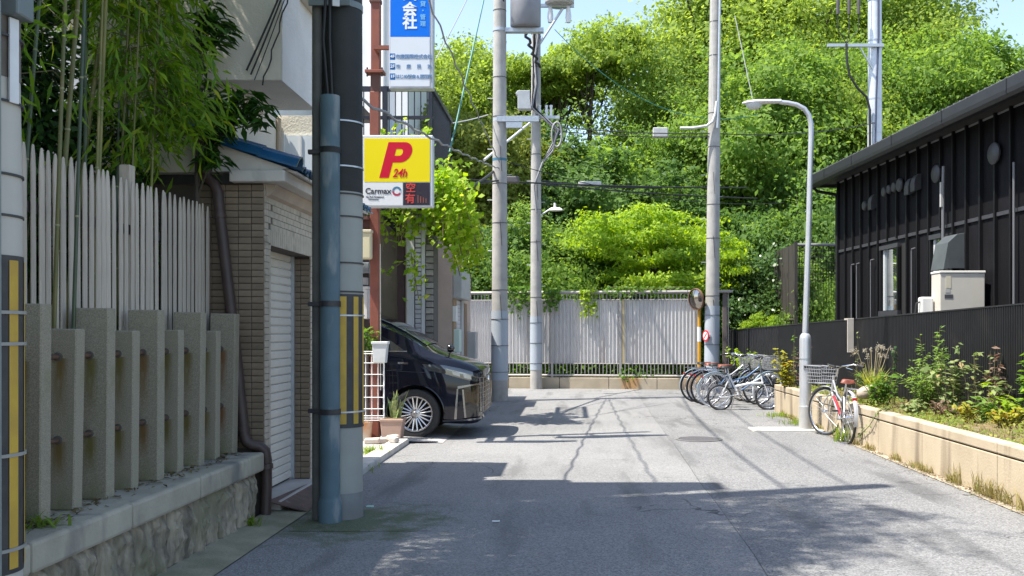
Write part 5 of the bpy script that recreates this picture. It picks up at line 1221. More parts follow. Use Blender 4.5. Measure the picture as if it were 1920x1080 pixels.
# traffic mirror
tm = thing('traffic_mirror', 'round convex traffic mirror on an orange post by the far fence', 'traffic mirror', tuple(at(1311, 735, 24.3)))
ORG = mat('orange_post', (.58, .30, .02), (.50, .25, .02), 6, .5)
mx, my, _ = tm.location
MB().lathe([(.045, .0), (.043, 2.2), (0, 2.2)], 16, (mx, my, 0)).build('post', ORG, tm, smooth=50)
MB().lathe([(.047, 1.25), (.047, 1.62)], 16, (mx, my, 0)).build('notice_wrap', WHITEP, tm, smooth=50)
M_ = Matrix.Translation((mx - .09, my - .1, 2.32)) @ Euler((R(8), 0, R(-56))).to_matrix().to_4x4()
def put(mb): mb.v = [tuple(M_ @ Vector(v)) for v in mb.v]; return mb
put(MB().lathe([(0, -.075), (.10, -.068), (.19, -.045), (.255, -.01)], 28, axis='Y')).build('mirror_face', mat('mirror', (.38, .35, .32), None, rough=.09, metal=1.), tm, smooth=60)
put(MB().lathe([(.252, -.03), (.275, -.03), (.28, .02), (.2, .08), (0, .10)], 28, axis='Y')).build('housing', mat('mirror_back', (.13, .07, .04), (.17, .09, .05), 5, .6), tm, smooth=40)

# ================================================================== RIGHT: black timber house (own x runs along the wall toward the camera, -y toward the street)
RZ = math.atan2(-.9968, .0797)
bhs = thing('black_house', 'black timber-clad house with deep eaves along the right', 'building', (6.0, 21.6, 0), RZ)
BKW = mat('charred_board', (.004, .004, .0055), (.0085, .0083, .010), 12, .72, bump=.35, bscale=25, stretch=(6, 6, .35), rand=.35, spec=.16)
BKB = mat('black_batten', (.006, .006, .0075), None, rough=.6, spec=.25)
RAILM = mat('grey_trim', (.045, .045, .052), (.036, .036, .043), 8, .5)
LEN = 11.2; PIT = .455
MB().box(0, LEN, .012, .3, -.05, 5.0).build('wall', mat('wall_backing', (.01, .01, .011), None, rough=.9), bhs, world=False)
MB().box(0, .02, .012, 6, -.05, 5.0).build('end_wall', BKB, bhs, world=False)
WIN = [(2.42, 3.30, 1.86, 3.2), (4.62, 5.08, 1.86, 3.2)]
k = 0; x = 0.
while x < LEN:
    x1 = min(x + PIT, LEN)
    inst_u = MB().box(x + .03, x1 - .012, -.004, .012, 3.345, 4.86).build('board', BKW, bhs, world=False)
    hit = [w_ for w_ in WIN if x < w_[1] - .05 and x1 > w_[0] + .05]
    if hit:
        MB().box(x + .03, x1 - .012, -.004, .012, .5, 1.80).build('board', BKW, bhs, world=False)
    else:
        MB().box(x + .03, x1 - .012, -.004, .012, .5, 3.27).build('board', BKW, bhs, world=False)
    if not (hit and x > hit[0][0] + .05): MB().box(x - .012, x + .03, -.062, .011, .5, 4.87).build('batten', BKB, bhs, world=False)
    else: MB().box(x - .012, x + .03, -.062, .011, 3.29, 4.87).build('batten', BKB, bhs, world=False)
    MB().box(x + .031, x1 - .013, -.03, .011, 3.275, 3.335).build('trim_rail', RAILM, bhs, world=False)
    x = x1
REFL = mat('window_glass', (.62, .66, .66), None, rough=.02, metal=.95)
for w0, w1, z0, z1 in WIN:
    wn = MB().box(w0 + .05, w1 - .05, -.008, .0, z0 + .06, z1 - .07).build('window', REFL, bhs, world=False)
    MB().box(w0, w1, -.075, -.012, z1 - .08, z1 + .0).build('head_frame', RAILM, wn, world=False); MB().box(w0 - .02, w1 + .02, -.085, -.012, z0 - .06, z0 + .05).build('sill', RAILM, wn, world=False)
    MB().box(w0, w0 + .055, -.07, -.012, z0 + .05, z1 - .08).box(w1 - .055, w1, -.07, -.012, z0 + .05, z1 - .08).build('frame', BKB, wn, world=False)
    MB().box(w0 + .10, w0 + .17, -.03, -.009, z0 + .06, z1 - .07).build('mullion', mat('pale_sash', (.50, .52, .52), None, rough=.4), wn, world=False)
# eaves: soffit, fascia gutter and low roof
SOF = mat('soffit_grey', (.035, .035, .037), (.028, .028, .03), 6, .7)
MB().box(-.42, LEN, -.46, .02, 4.87, 4.905).build('soffit', SOF, bhs, world=False)
MB().box(-.42, -.39, -.46, 6, 4.80, 5.05).build('barge_board', RAILM, bhs, world=False)
xg = -.44
GUT = mat('gutter_grey', (.020, .021, .025), (.016, .017, .021), 5, .42, .0, rand=.1)
for a_, b_ in zip([-.44, .75, 2.35, 4.3, 6.25, 8.2], [.75, 2.35, 4.3, 6.25, 8.2, LEN]):
    g_ = MB().prism([(-.62, 5.025), (-.60, 5.025), (-.595, 4.88), (-.585, 4.83), (-.55, 4.795), (-.45, 4.79), (-.45, 4.77), (-.565, 4.775), (-.61, 4.82), (-.62, 4.88)], 'X', a_ + .003, b_ - .003).build('gutter', GUT, bhs, world=False)
    MB().prism([(-.628, 5.03), (-.60, 5.03), (-.60, 4.85), (-.628, 4.86)], 'X', b_ - .025, b_ + .01).build('gutter_joint', GUT, bhs, world=False)
MB().prism([(-.60, 4.99), (-.60, 5.045), (6.0, 5.9), (6.0, 5.84)], 'X', -.42, LEN).build('roof', mat('roof_sheet', (.10, .10, .11), (.14, .14, .15), 6, .5), bhs, world=False)
for k in range(60): MB().obox((-.38 + k * .19, -.575, 5.04), .05, .07, .02).build('roof_edge_clip', mat('edge_silver', (.14, .14, .15), None, rough=.5), bhs, world=False)
MB().path([(-.3, -.50, 4.80), (-.3, -.42, 4.70), (-.12, -.03, 4.60), (-.06, -.04, 4.50), (-.06, -.04, .2)], .035, 10).build('downpipe', BKB, bhs, world=False, smooth=60)
MB().box(-.02, LEN, -.013, -.002, 4.835, 4.865).build('flashing', mat('flashing_light', (.30, .30, .31), None, rough=.4), bhs, world=False)
def wall_x(px):                    # distance along the wall of the place seen at px
    Y = 7.728 / ((px - VPX) / F + .08); return (21.6 - Y) / .9968
def wall_z(px, py): Y = 7.728 / ((px - VPX) / F + .08); return CAMZ - (py - HY) / F * Y
VG = mat('vent_grey', (.05, .05, .053), (.04, .04, .043), 6, .5)
for px, py, sz in ((1627, 386, .10), (1664, 360, .10), (1673.5, 355, .09), (1683, 351, .10), (1693, 347, .13), (1762, 326, .16), (1871, 288, .17)):
    MB().lathe([(0, -.10), (sz * .85, -.095), (sz, -.075), (sz, -.05), (sz * .55, -.05), (sz * .55, .0)], 20, (wall_x(px), 0, wall_z(px, py)), axis='Y').build('round_vent', VG, bhs, world=False, smooth=40)
for px, py in ((1642, 380), (1712, 351), (1724, 344)):
    cx_, cz_ = wall_x(px), wall_z(px, py)
    hv_ = MB().prism([(0, .17), (-.06, .16), (-.11, .10), (-.135, 0), (-.135, -.14), (-.11, -.15), (0, -.11)], 'X', cx_ - .09, cx_ + .09).build('hood_vent', VG, bhs, world=False)
    hv_.location = (0, 0, cz_)
CDM = mat('conduit_grey', (.16, .16, .17), None, rough=.4, metal=.3)
for px, py in ((1604, 496), (1614, 494), (1640.5, 487), (1718, 466)):
    cx_, cz_ = wall_x(px), wall_z(px, py); MB().path([(cx_ + .12, -.07, cz_), (cx_ + .01, -.09, cz_ - .01), (cx_, -.09, cz_ - .06), (cx_, -.09, .8)], .014, 8).build('conduit', CDM, bhs, world=False, smooth=60)
cx_ = wall_x(1779); MB().path([(cx_, -.09, wall_z(1779, 312)), (cx_, -.10, 3.9), (cx_, -.10, 1.0)], .03, 10).build('riser_pipe', CDM, bhs, world=False, smooth=60)
MB().obox((cx_, -.12, wall_z(1779, 365)), .05, .06, .42).build('pipe_cover', mat('cover_pale', (.42, .41, .40), None, rough=.5), bhs, world=False)
cx_ = wall_x(1912); MB().path([(cx_, -.09, 4.0), (cx_, -.09, 1.0)], .02, 8).build('conduit', CDM, bhs, world=False, smooth=60)
# kitchen exhaust hood
eh = thing('exhaust_hood', 'grey sheet-metal exhaust hood on the black wall above the outdoor unit', 'exhaust hood', (6.0, 21.6, 0), RZ)
hx0, hx1 = wall_x(1789), wall_x(1815)
HM = mat('hood_metal', (.105, .12, .125), (.09, .10, .108), 4, .4, .2)
hp_ = [(0, 3.13), (-.18, 3.10), (-.34, 2.96), (-.42, 2.52), (-.37, 2.52), (0, 2.68)]
MB().prism(hp_, 'X', hx0 + .02, hx1).build('hood', HM, eh, world=False, bevel=.006)
MB().box(hx1 - .02, hx1 + .004, -.34, -.02, 2.54, 2.70).build('side_flange', HM, eh, world=False)
# outdoor unit
ac = thing('outdoor_unit', 'large white outdoor heat-pump unit behind the black fence', 'outdoor unit', (6.05, 15.1, 0))
ACW = mat('unit_cream', (.60, .56, .49), (.55, .515, .45), 3, .5); ux0, ux1, uy = 5.72, 6.42, 14.95
MB().box(ux0, ux1, uy, uy + .37, .8, 2.41).build('casing', ACW, ac, bevel=.012)
MB().box(ux0 - .01, ux1 + .01, uy - .012, uy + .38, 2.412, 2.45).build('top_cover', mat('unit_top', (.70, .68, .64), None, rough=.5), ac, bevel=.01)
MB().box(ux0 + .16, ux0 + .29, uy - .004, uy - .001, 2.26, 2.37).build('label_plate', DARKM, ac) if False else None
LBK = mat('label_ink', (.07, .07, .08), None, rough=.5); LGR = mat('label_grey', (.45, .44, .42), None, rough=.5)
MB().box(ux0 + .07, ux0 + .20, uy - .004, uy - .001, 2.02, 2.08).build('maker_plate', LBK, ac); MB().box(ux0 + .08, ux0 + .155, uy - .004, uy - .001, 2.11, 2.16).build('maker_plate', LGR, ac)
MB().box(ux0 + .09, ux0 + .17, uy - .004, uy - .001, 2.18, 2.40).build('tape', mat('tape_cream', (.60, .55, .42), None, rough=.6), ac)
MB().box(ux0 + .39, ux0 + .49, uy - .004, uy - .001, 1.72, 1.82).build('rating_label', LGR, ac)
for k in range(8): MB().box(ux0 + .06, ux0 + .16, uy - .006, uy - .001, 1.45 + .05 * k, 1.465 + .05 * k).build('grille_slot', LGR, ac)
MB().box(ux0 + .38, ux0 + .50, uy - .004, uy - .001, 1.55, 1.69).build('sticker', mat('sticker_cream', (.70, .67, .52), None, rough=.5), ac)
for x in (ux0 + .06, ux1 - .06): MB().box(x - .03, x + .03, uy + .02, uy + .35, .4, .8).build('foot', STEEL, ac)
pb = MB().box(5.50, 5.70, 15.15, 15.32, 1.0, 2.05).build('pipe_box', mat('pipe_box_white', (.70, .69, .66), None, rough=.5), bevel=.03); tag(pb, 'small white pipe cover box left of the outdoor unit', 'pipe box')
MB().path([(5.52, 15.2, 1.98), (5.44, 15.2, 1.95), (5.42, 15.2, 1.8), (5.42, 15.2, 1.0)], .015, 6).build('hose', BLACKC, pb)

# ------------------------------------------------------------------ black ribbed fence
FRZ = math.atan2(-.9962, .0866)
bf = thing('black_fence', 'black ribbed metal fence above the planter wall', 'fence', (4.1, 25, 0), FRZ)
RIB = mat('black_rib_sheet', (.008, .008, .010), (.012, .012, .014), 3, .45, .0, c3=(.018, .017, .017), s3=1.6, t3=.58, spec=.4)
def ftop(d_): return 1.53 + .29 * d_ / 13.85
d_ = 0.; W_ = .848
while d_ < 16.2:
    mb = MB(); n_ = 16; vs_t, vs_b = [], []
    for i in range(n_):
        x0 = d_ + i * .053
        for o_, y_ in ((0, 0), (.016, 0), (.0215, -.016), (.0475, -.016)):
            x = x0 + o_; vs_b.append((x, y_, .38)); vs_t.append((x, y_, ftop(x)))
    vs_b.append((d_ + .848, 0, .38)); vs_t.append((d_ + .848, 0, ftop(d_ + .848)))
    if d_ < 4.0:
        vs_b = [(x, 0 if i % 16 > 2 else -.014, z) for i, (x, y_, z) in enumerate(vs_b)]; vs_t = [(x, 0 if i % 16 > 2 else -.014, z) for i, (x, y_, z) in enumerate(vs_t)]
    strip(mb, vs_t, vs_b).build('ribbed_sheet', RIB, bf, world=False)
    mb = MB().prism([(d_, ftop(d_) - .0), (d_ + .846, ftop(d_ + .846)), (d_ + .846, ftop(d_ + .846) + .018), (d_, ftop(d_) + .018)], 'Y', -.024, .02).build('cap_strip', mat('cap_black', (.03, .03, .034), None, rough=.35, metal=.3), bf, world=False)
    d_ += .848
for dd in (.05, .42, 1.75): MB().box(dd, dd + .09, -.03, -.016, .38, ftop(dd)).build('fence_post', mat('fence_post_black', (.012, .012, .014), None, rough=.5), bf, world=False)
hb_ = thing('hanging_board', 'pale beige board hooked over the top of the black fence', 'board', (4.83, 16.55, 1.1))
p = at(1592, 600, 16.5)
MB().box(p.x - .055, p.x + .055, 16.40, 16.43, at(0, 661, 16.4).z, at(0, 600, 16.4).z + .03).build('panel', mat('board_beige', (.46, .42, .37), (.40, .37, .33), 6, .7), hb_, bevel=.006)
MB().box(p.x - .055, p.x + .055, 16.43, 16.60, at(0, 600, 16.4).z - .0, at(0, 600, 16.4).z + .03).build('hook', MATS['board_beige'], hb_)

# brown screen, mesh and gate post behind the fence
bsn = thing('brown_screen', 'tall brown ribbed screen beyond the black fence, near the bright bush', 'screen', (5.6, 25.5, 0))
SCR = mat('screen_brown', (.05, .042, .038), (.04, .034, .031), 5, .7)
c0, c1 = at(1492, 455, 25.2), at(1455, 472, 27.6)
for k in range(3):
    a_, b_ = c0.lerp(c1, k / 3 + .01), c0.lerp(c1, (k + 1) / 3 - .01)
    mb = MB().add([(a_.x, a_.y, 1.9), (b_.x, b_.y, 1.9), (b_.x, b_.y, b_.z), (a_.x, a_.y, a_.z), (a_.x + .05, a_.y + .01, 1.9), (b_.x + .05, b_.y + .01, 1.9), (b_.x + .05, b_.y + .01, b_.z), (a_.x + .05, a_.y + .01, a_.z)], [(0, 1, 2, 3), (4, 7, 6, 5), (3, 2, 6, 7), (0, 3, 7, 4), (1, 5, 6, 2), (0, 4, 5, 1)])
    mb.build('panel', SCR, bsn)
    MB().path([(a_.x, a_.y - .03, 1.62), (b_.x, b_.y - .03, 1.62)], .03, 8).build('rail', SCR, bsn); MB().path([(a_.x, a_.y - .03, 1.82), (b_.x, b_.y - .03, 1.82)], .03, 8).build('rail', SCR, bsn)
    for f_ in (.25, .75): pp = a_.lerp(b_, f_); MB().box(pp.x - .02, pp.x + .02, pp.y - .02, pp.y + .02, 0, 1.9).build('upright', SCR, bsn)
for pp in (c0, c1): MB().box(pp.x - .04, pp.x + .04, pp.y - .04, pp.y + .04, 0, pp.z + .03).build('post', SCR, bsn)
mf = thing('mesh_fence', 'dark wire mesh fence running right from the brown screen', 'mesh fence', (6.2, 25.3, 0))
MB().path([at(1492, 459, 25.3), at(1570, 459, 25.3)], .04, 8).build('top_rail', mat('rail_grey', (.20, .20, .20), None, rough=.5), mf)
for k in range(6): MB().path([at(1492, 470 + 11 * k, 25.3), at(1570, 470 + 11 * k, 25.3)], .010, 5).build('wire', DARKM, mf)
for k in range(16): MB().path([at(1494 + 5 * k, 459, 25.32), at(1494 + 5 * k, 600, 25.32)], .008, 5).build('wire', DARKM, mf)
gp = thing('gate_post', 'slim brown gate post with a flat cap right of the lone pole', 'post', tuple(at(1359, 735, 25.4)))
gx = at(1359, 0, 25.4).x
MB().box(gx - .06, gx + .05, 25.34, 25.44, 0, at(0, 549, 25.4).z).build('post', mat('post_brown', (.15, .12, .115), (.12, .10, .095), 5, .6), gp, bevel=.008)
MB().box(gx + .07, gx + .10, 25.36, 25.40, 0, at(0, 549, 25.4).z).build('pipe', mat('post_pale', (.36, .33, .32), None, rough=.5), gp)
MB().box(gx - .24, gx + .20, 25.28, 25.5, at(0, 549, 25.4).z, at(0, 544, 25.4).z).build('cap', mat('cap_grey', (.30, .29, .27), None, rough=.7), gp, bevel=.01)

# ================================================================== FAR FENCE
FY0, FY1 = 25.75, 24.85            # left and right ends
def fy(x): return FY0 + (FY1 - FY0) * (x + 3.2) / 6.5
cw = thing('kerb_wall', 'low stained tan concrete wall under the far metal fence', 'wall', (0, 25.3, 0))
CWM = mat('tan_kerb', (.42, .36, .27), (.34, .29, .21), 2.5, .9, bump=.2, c3=(.40, .24, .11), s3=1.0, t3=.58, st3=(1, 1, .6))
xs_ = [-3.6, -1.7, -.35, .95, 2.2, 3.35]
for a_, b_ in zip(xs_, xs_[1:]):
    mb = MB().prism([(a_ + .006, fy(a_)), (b_ - .006, fy(b_)), (b_ - .006, fy(b_) + .22), (a_ + .006, fy(a_) + .22)], 'Z', -.05, .29); mb.build('wall_block', CWM, cw, bevel=.012)
ff = thing('metal_fence', 'grey barred metal fence backed with pale corrugated sheets across the street end', 'fence', (0, 25.4, .29))
BARM = mat('fence_bar', (.36, .34, .325), (.30, .285, .275), 6, .5, .2, rand=.1)
x = -3.5; bar = None
while x < 3.28:
    y_ = fy(x) + .08
    if bar is None:
        bo_ = MB().box(-.011, .011, -.011, .011, 0, 2.10).build('bar', BARM, ff, world=False); bo_.location = (x, y_ - 25.4, .10); bar = bo_.data
    else: inst(bar, 'bar', ff, (x, y_ - 25.4, .10))
    x += .0955
for x in (-3.4, -2.1, -.55, 1.25, 3.25): MB().box(x - .03, x + .03, fy(x) + .05, fy(x) + .11, .25, 2.52).build('post', BARM, ff)
for z, r_ in ((.345, .03), (2.535, .045), (.66, .014), (2.34, .014)):
    MB().path([(-3.55, fy(-3.55) + .08, z), (3.3, fy(3.3) + .08, z)], r_, 8).build('rail', BARM, ff, smooth=60)
CRG = mat('corrugated_white', (.82, .81, .80), (.75, .74, .73), 2, .5, .15, c3=(.62, .58, .56), s3=2, t3=.60, st3=(1, 1, .2), rand=.13)
x = -3.55; k = 0
while x < 3.2:
    top, bot = [], []; wdt = .76
    if k == 5: pass
    for i in range(8):
        for o_, dy in ((0, 0), (.016, 0), (.046, -.040), (.066, -.040)):
            xx = x + i * .095 + o_; yy = fy(xx) + .17 + dy; top.append((xx, yy, 2.34)); bot.append((xx, yy, .655))
    xx = x + .76; top.append((xx, fy(xx) + .17, 2.34)); bot.append((xx, fy(xx) + .17, .655))
    strip(MB(), top, bot).build('corrugated_sheet', CRG, ff)
    x += .76; k += 1
pn = MB().box(1.30, 1.36, fy(1.3) + .06, fy(1.3) + .10, .66, 2.35).build('rusty_strip', mat('strip_tan', (.46, .38, .22), None, rough=.7), ff)

# ================================================================== TREES
BARK = mat('bark', (.085, .07, .055), (.05, .042, .034), 12, .9, bump=.8, bscale=30, stretch=(1, 1, .3))
CAM = leafmat('camphor_leaf', (.175, .275, .05), (.295, .395, .075), .56, .6); CAM3 = leafmat('camphor_leaf_pale', (.155, .26, .055), (.275, .38, .085), .56, .6); CAM2 = leafmat('camphor_leaf_green', (.115, .22, .045), (.22, .335, .065), .56, .6)
DRK = leafmat('evergreen_leaf', (.06, .135, .038), (.15, .25, .055), .5, .55); OLV = leafmat('olive_leaf', (.14, .19, .035), (.28, .32, .06), .4, .6); MAP = leafmat('maple_leaf', (.20, .35, .035), (.39, .52, .06), .5, .6)
GLS = leafmat('glossy_leaf', (.03, .075, .022), (.10, .17, .04), .25, .28)

def tree_meshes(seed, Rx, Rz, npuff, nleaf, size, leafm, flat=.75, puff=.20, low=-.85):
    """airy crown: many small leaf clumps spread unevenly through an irregular ellipsoid; centre at the origin; returns (mesh, clump centres)"""
    rg = np.random.default_rng(seed); C = []; ph = rg.uniform(0, 6.28, 6)
    while len(C) < npuff:
        v = rg.normal(size=3); v /= np.linalg.norm(v)
        if v[2] < low: continue
        az = math.atan2(v[1], v[0]); lobe = 1 + .20 * math.sin(3 * az + ph[0] + 2 * v[2]) + .16 * math.sin(5 * az + ph[1] - 3 * v[2]) + .14 * math.sin(7 * v[2] + ph[2])
        r_ = rg.uniform(.30, 1.) ** .6 * lobe * .92; C.append(v * r_ * np.array([Rx, Rx, Rz]))
    C = np.array(C); pr = puff * Rx * rg.lognormal(0, .38, npuff)
    K = 9; sub = rg.normal(size=(npuff, K, 3)); sub /= np.linalg.norm(sub, axis=2, keepdims=True); sub *= rg.uniform(.45, 1.25, (npuff, K, 1))
    pi_ = rg.choice(npuff, nleaf, p=pr ** 1.8 / (pr ** 1.8).sum()); ki = rg.integers(0, K, nleaf)
    off = sub[pi_, ki]; g_ = rg.normal(size=(nleaf, 3)) * np.array([.36, .36, .24])
    P = C[pi_] + (off + g_) * pr[pi_][:, None] * np.array([1, 1, flat])
    out = P / np.array([Rx, Rx, Rz]); out /= np.maximum(np.linalg.norm(out, axis=1, keepdims=True), .1)
    N = out * .45 + off * .3 + np.array([-.1, -.1, .38]) + rg.normal(size=(nleaf, 3)) * .6
    tone = np.clip(rg.random(nleaf) * .5 + .5 * rg.random(npuff)[pi_], 0, 1)
    return leaf_mesh('crown', P, N, size * rg.lognormal(0, .3, nleaf), leafm, .55, seed=seed, tone=tone), C
CROWNS = {}
def crown_kind(k):
    if k not in CROWNS:
        CROWNS[k] = {'bigA': lambda: tree_meshes(11, 4.2, 3.9, 105, 58000, .088, CAM), 'bigB': lambda: tree_meshes(12, 4.4, 4.2, 115, 60000, .088, CAM3), 'bigC': lambda: tree_meshes(13, 4.0, 4.5, 105, 56000, .088, CAM2),
                     'umb': lambda: tree_meshes(14, 2.9, 1.4, 46, 20000, .085, CAM, .6, .17, -.3), 'midA': lambda: tree_meshes(15, 3.3, 3.4, 100, 52000, .082, CAM2), 'midB': lambda: tree_meshes(16, 3.1, 3.2, 95, 52000, .085, DRK),
                     'midC': lambda: tree_meshes(17, 2.9, 3.0, 90, 42000, .07, OLV), 'smA': lambda: tree_meshes(18, 2.0, 1.8, 80, 34000, .058, CAM2), 'smB': lambda: tree_meshes(19, 1.9, 1.7, 76, 30000, .056, DRK),
                     'airy': lambda: tree_meshes(22, 4.4, 4.2, 70, 30000, .092, CAM, .7, .19, -.7), 'maple': lambda: tree_meshes(20, 2.4, 1.7, 64, 22000, .060, MAP, .22, .20), 'gloss': lambda: tree_meshes(21, 2.0, 2.1, 80, 28000, .07, GLS)}[k]()
    return CROWNS[k]
TREE_N = 0
def tree(kind, px, Y, top, label, sx=1., sz=1., rz=0., name='broadleaf_tree', trunk=.2, group='trees beyond the far fence', forks=16, lean=0.):
    """tree standing at distance Y; px its place across the picture, top the height in metres of its crown"""
    me, C = crown_kind(kind); X = (px - VPX) / F * Y
    zt = max(c[2] for c in C) + .5; cz = top - zt * sz
    t = thing(name, label, 'tree', (X, Y, 0), group=group)
    o = obj(me, 'crown', t, (0, 0, cz)); o.scale = (sx, sx, sz); o.rotation_euler = (.22 * math.sin(px * 1.7), .22 * math.cos(px * 2.3), rz); o.scale = (sx * (1 + .16 * math.sin(px)), sx * (1 - .1 * math.sin(px)), sz * (1 + .12 * math.cos(px * 3.1)))
    rnd = random.Random(int(px * 7 + Y)); tk = MB(); br_ = MB(); h0 = max(.5, cz - 1.4 * sz * abs(min(c[2] for c in C)) * .6)
    fork = Vector((lean * .5, 0, max(h0 * .75, cz * .5)))
    tk.path([(0, 0, -.1), (lean * .15 + .05, 0, fork.z * .5), fork, (lean + .1, 0, cz)], [trunk * 1.25, trunk, trunk * .85, trunk * .4], 10)
    Rm = Matrix.Rotation(rz, 3, 'Z')
    for c in rnd.sample(list(C), min(forks, len(C))):
        e = Rm @ Vector((c[0] * sx, c[1] * sx, c[2] * sz)) * .9 + Vector((0, 0, cz)); b0 = fork.lerp(Vector((lean, 0, cz)), rnd.random() * .7)
        mid = b0.lerp(e, .5) + Vector((rnd.uniform(-.3, .3), rnd.uniform(-.3, .3), rnd.uniform(-.1, .5)))
        br_.path([b0, b0.lerp(mid, .5) + Vector((rnd.uniform(-.15, .15), 0, .1)), mid, e], [trunk * .48, trunk * .36, trunk * .26, trunk * .08], 7)
    tk.build('trunk', BARK, t, world=False, smooth=60); br_.build('limbs', BARK, t, world=False, smooth=60)
    return t
T_ = tree
T_('bigA', 860, 44, 14.8, 'yellow-green camphor tree with a rounded top at the left end of the treeline', .95, .85, .3, trunk=.3)
T_('bigC', 950, 47, 13.5, 'camphor tree behind the two left poles, its top below the skyline dip', .9, .8, 1.3, trunk=.3)
T_('umb', 1105, 42, 14.9, 'tree with an umbrella crown and bare forked trunk against the sky', 1., 1., .5, trunk=.13, forks=9)
T_('umb', 1035, 43, 13.9, 'low-topped tree just right of the second pole, left of the umbrella-crowned tree', .85, 1., 2.5, trunk=.15)
T_('bigB', 1268, 45, 15.8, 'broad camphor tree with a wide sunlit crown left of the lone pole', .88, 1., 2.1, trunk=.32)
T_('bigA', 1375, 46, 19.2, 'tall camphor tree rising directly behind the lone pole', 1.0, 1., 4.0, trunk=.32)
T_('airy', 1490, 44, 18.4, 'tall camphor tree behind the street lamp head, with bare limbs showing', 1.05, 1., 2.6, trunk=.32, forks=30)
T_('bigB', 1640, 47, 19.6, 'tall camphor tree behind the steel pole', 1., 1., 5.1, trunk=.32, forks=12)
T_('airy', 1745, 45, 17.6, 'tall camphor tree above the black house roof, right of the steel pole', 1., 1., 1.0, trunk=.32, forks=30)
T_('bigC', 1900, 43, 12.4, 'camphor tree at the right edge of the treeline above the gutter', .8, .85, .2, trunk=.3)
T_('midC', 880, 35, 9.6, 'olive-green tree behind the vine at the left', 1.0, 1., .4, trunk=.2)
T_('midC', 965, 37, 9.0, 'olive-green tree seen between the two left poles', 1., 1., 2., trunk=.2)
T_('midB', 1060, 36, 9.2, 'dark evergreen tree in the shade right of the second pole', 1.05, 1.05, .9, trunk=.22)
T_('midA', 1150, 39, 9.4, 'mid-green tree below the umbrella-crowned tree', 1.05, .95, 3.1, trunk=.22)
T_('midB', 1245, 35, 7.4, 'dark evergreen tree above the lime maple', 1., .85, 2.2, trunk=.22)
T_('bigC', 1290, 39, 11.6, 'mid-green tree left of the lone pole, under the broad camphor', .7, .85, 1.2, trunk=.22)
T_('midA', 1415, 37, 12.2, 'mid-green tree between the lone pole and the street lamp', 1.05, 1.1, 5.2, trunk=.22)
T_('midB', 1490, 32, 7.2, 'dark evergreen with drooping clumps left of the black house corner', .95, 1.1, 4.4, trunk=.2)
T_('bigA', 1560, 38, 12.4, 'mid-green tree behind the street lamp post and house corner', .75, .9, .8, trunk=.22)
T_('bigC', 1690, 39, 13.8, 'mid-green tree above the middle of the black house roof', .85, .85, 2.9, trunk=.22)
T_('midA', 1820, 38, 12.6, 'mid-green tree above the right part of the black house roof', 1.1, 1.1, 4.9, trunk=.22)
T_('smB', 900, 29, 4.6, 'dark small tree behind the fence left of the poles', 1., 1., .2, trunk=.1)
T_('smA', 965, 28.5, 4.9, 'mid-green small tree behind the fence between the two left poles', .95, 1., 1.5, trunk=.1)
T_('smA', 1045, 29, 5.0, 'mid-green small tree over the fence right of the second pole', 1.1, 1., 2.7, trunk=.1)
T_('smB', 1120, 30, 5.2, 'darker small tree over the middle of the fence', 1.1, 1.05, 4.2, trunk=.1)
T_('maple', 1215, 28, 5.7, 'bright lime-green maple over the fence', .88, 1.1, .4, trunk=.09, name='maple_tree', forks=12)
T_('maple', 1285, 28.5, 4.9, 'lower lime-green maple touching the lone pole', .62, .9, 2.0, trunk=.08, name='maple_tree', forks=10)
T_('gloss', 1400, 28.5, 3.6, 'very dark glossy shrub-like tree right of the lone pole', .95, .95, .7, trunk=.1)
T_('smA', 1425, 31, 4.9, 'pale olive tree above the dark glossy one', 1., .8, 3.5, trunk=.1)
T_('gloss', 1350, 29.5, 3.4, 'dark glossy tree hidden half behind the lone pole', .8, .8, 2.7, trunk=.1)
T_('smA', 1540, 26.2, 3.5, 'bright bush-like tree between the mesh fence and the black house', .55, .95, 1.1, trunk=.07, group='bushes by the black house')
T_('maple', 1515, 27.2, 2.6, 'small lime bush at the foot of the brown screen', .42, .6, .1, trunk=.05, name='maple_tree', group='bushes by the black house')
T_('maple', 1437, 26.5, 2.1, 'small lime bush left of the brown screen', .28, .5, 1.9, trunk=.05, name='maple_tree', group='bushes by the black house')
# far wood closing the gaps low down
rg = np.random.default_rng(77); n_ = 42000
P = np.stack([rg.uniform(-14, 30, n_), rg.normal(54, 1.5, n_), rg.uniform(0, 1, n_) ** .9 * 11.0], 1)
P[:, 2] *= .82 + .16 * np.sin(P[:, 0] * .9) + .08 * np.sin(P[:, 0] * 2.3)
tag(obj(leaf_mesh('wood', P, rg.normal(size=(n_, 3)) * .7 + [0, -.3, .6], rg.uniform(.14, .3, n_), DRK, .6, seed=7), 'distant_wood'), 'dark mass of distant trees closing the view under the treeline', 'wood', kind='stuff')
# undergrowth behind the fence
n_ = 16000; P = np.stack([rg.uniform(-5, 4.2, n_), rg.uniform(26.1, 28, n_), np.abs(rg.normal(0, 1, n_)) * .75 + .1], 1)
tag(obj(leaf_mesh('undergrowth', P, rg.normal(size=(n_, 3)) * .6 + [0, -.2, .7], rg.uniform(.04, .09, n_), MIDG, .55, seed=9), 'undergrowth'), 'leafy undergrowth behind the bars of the far fence', 'undergrowth', kind='stuff')
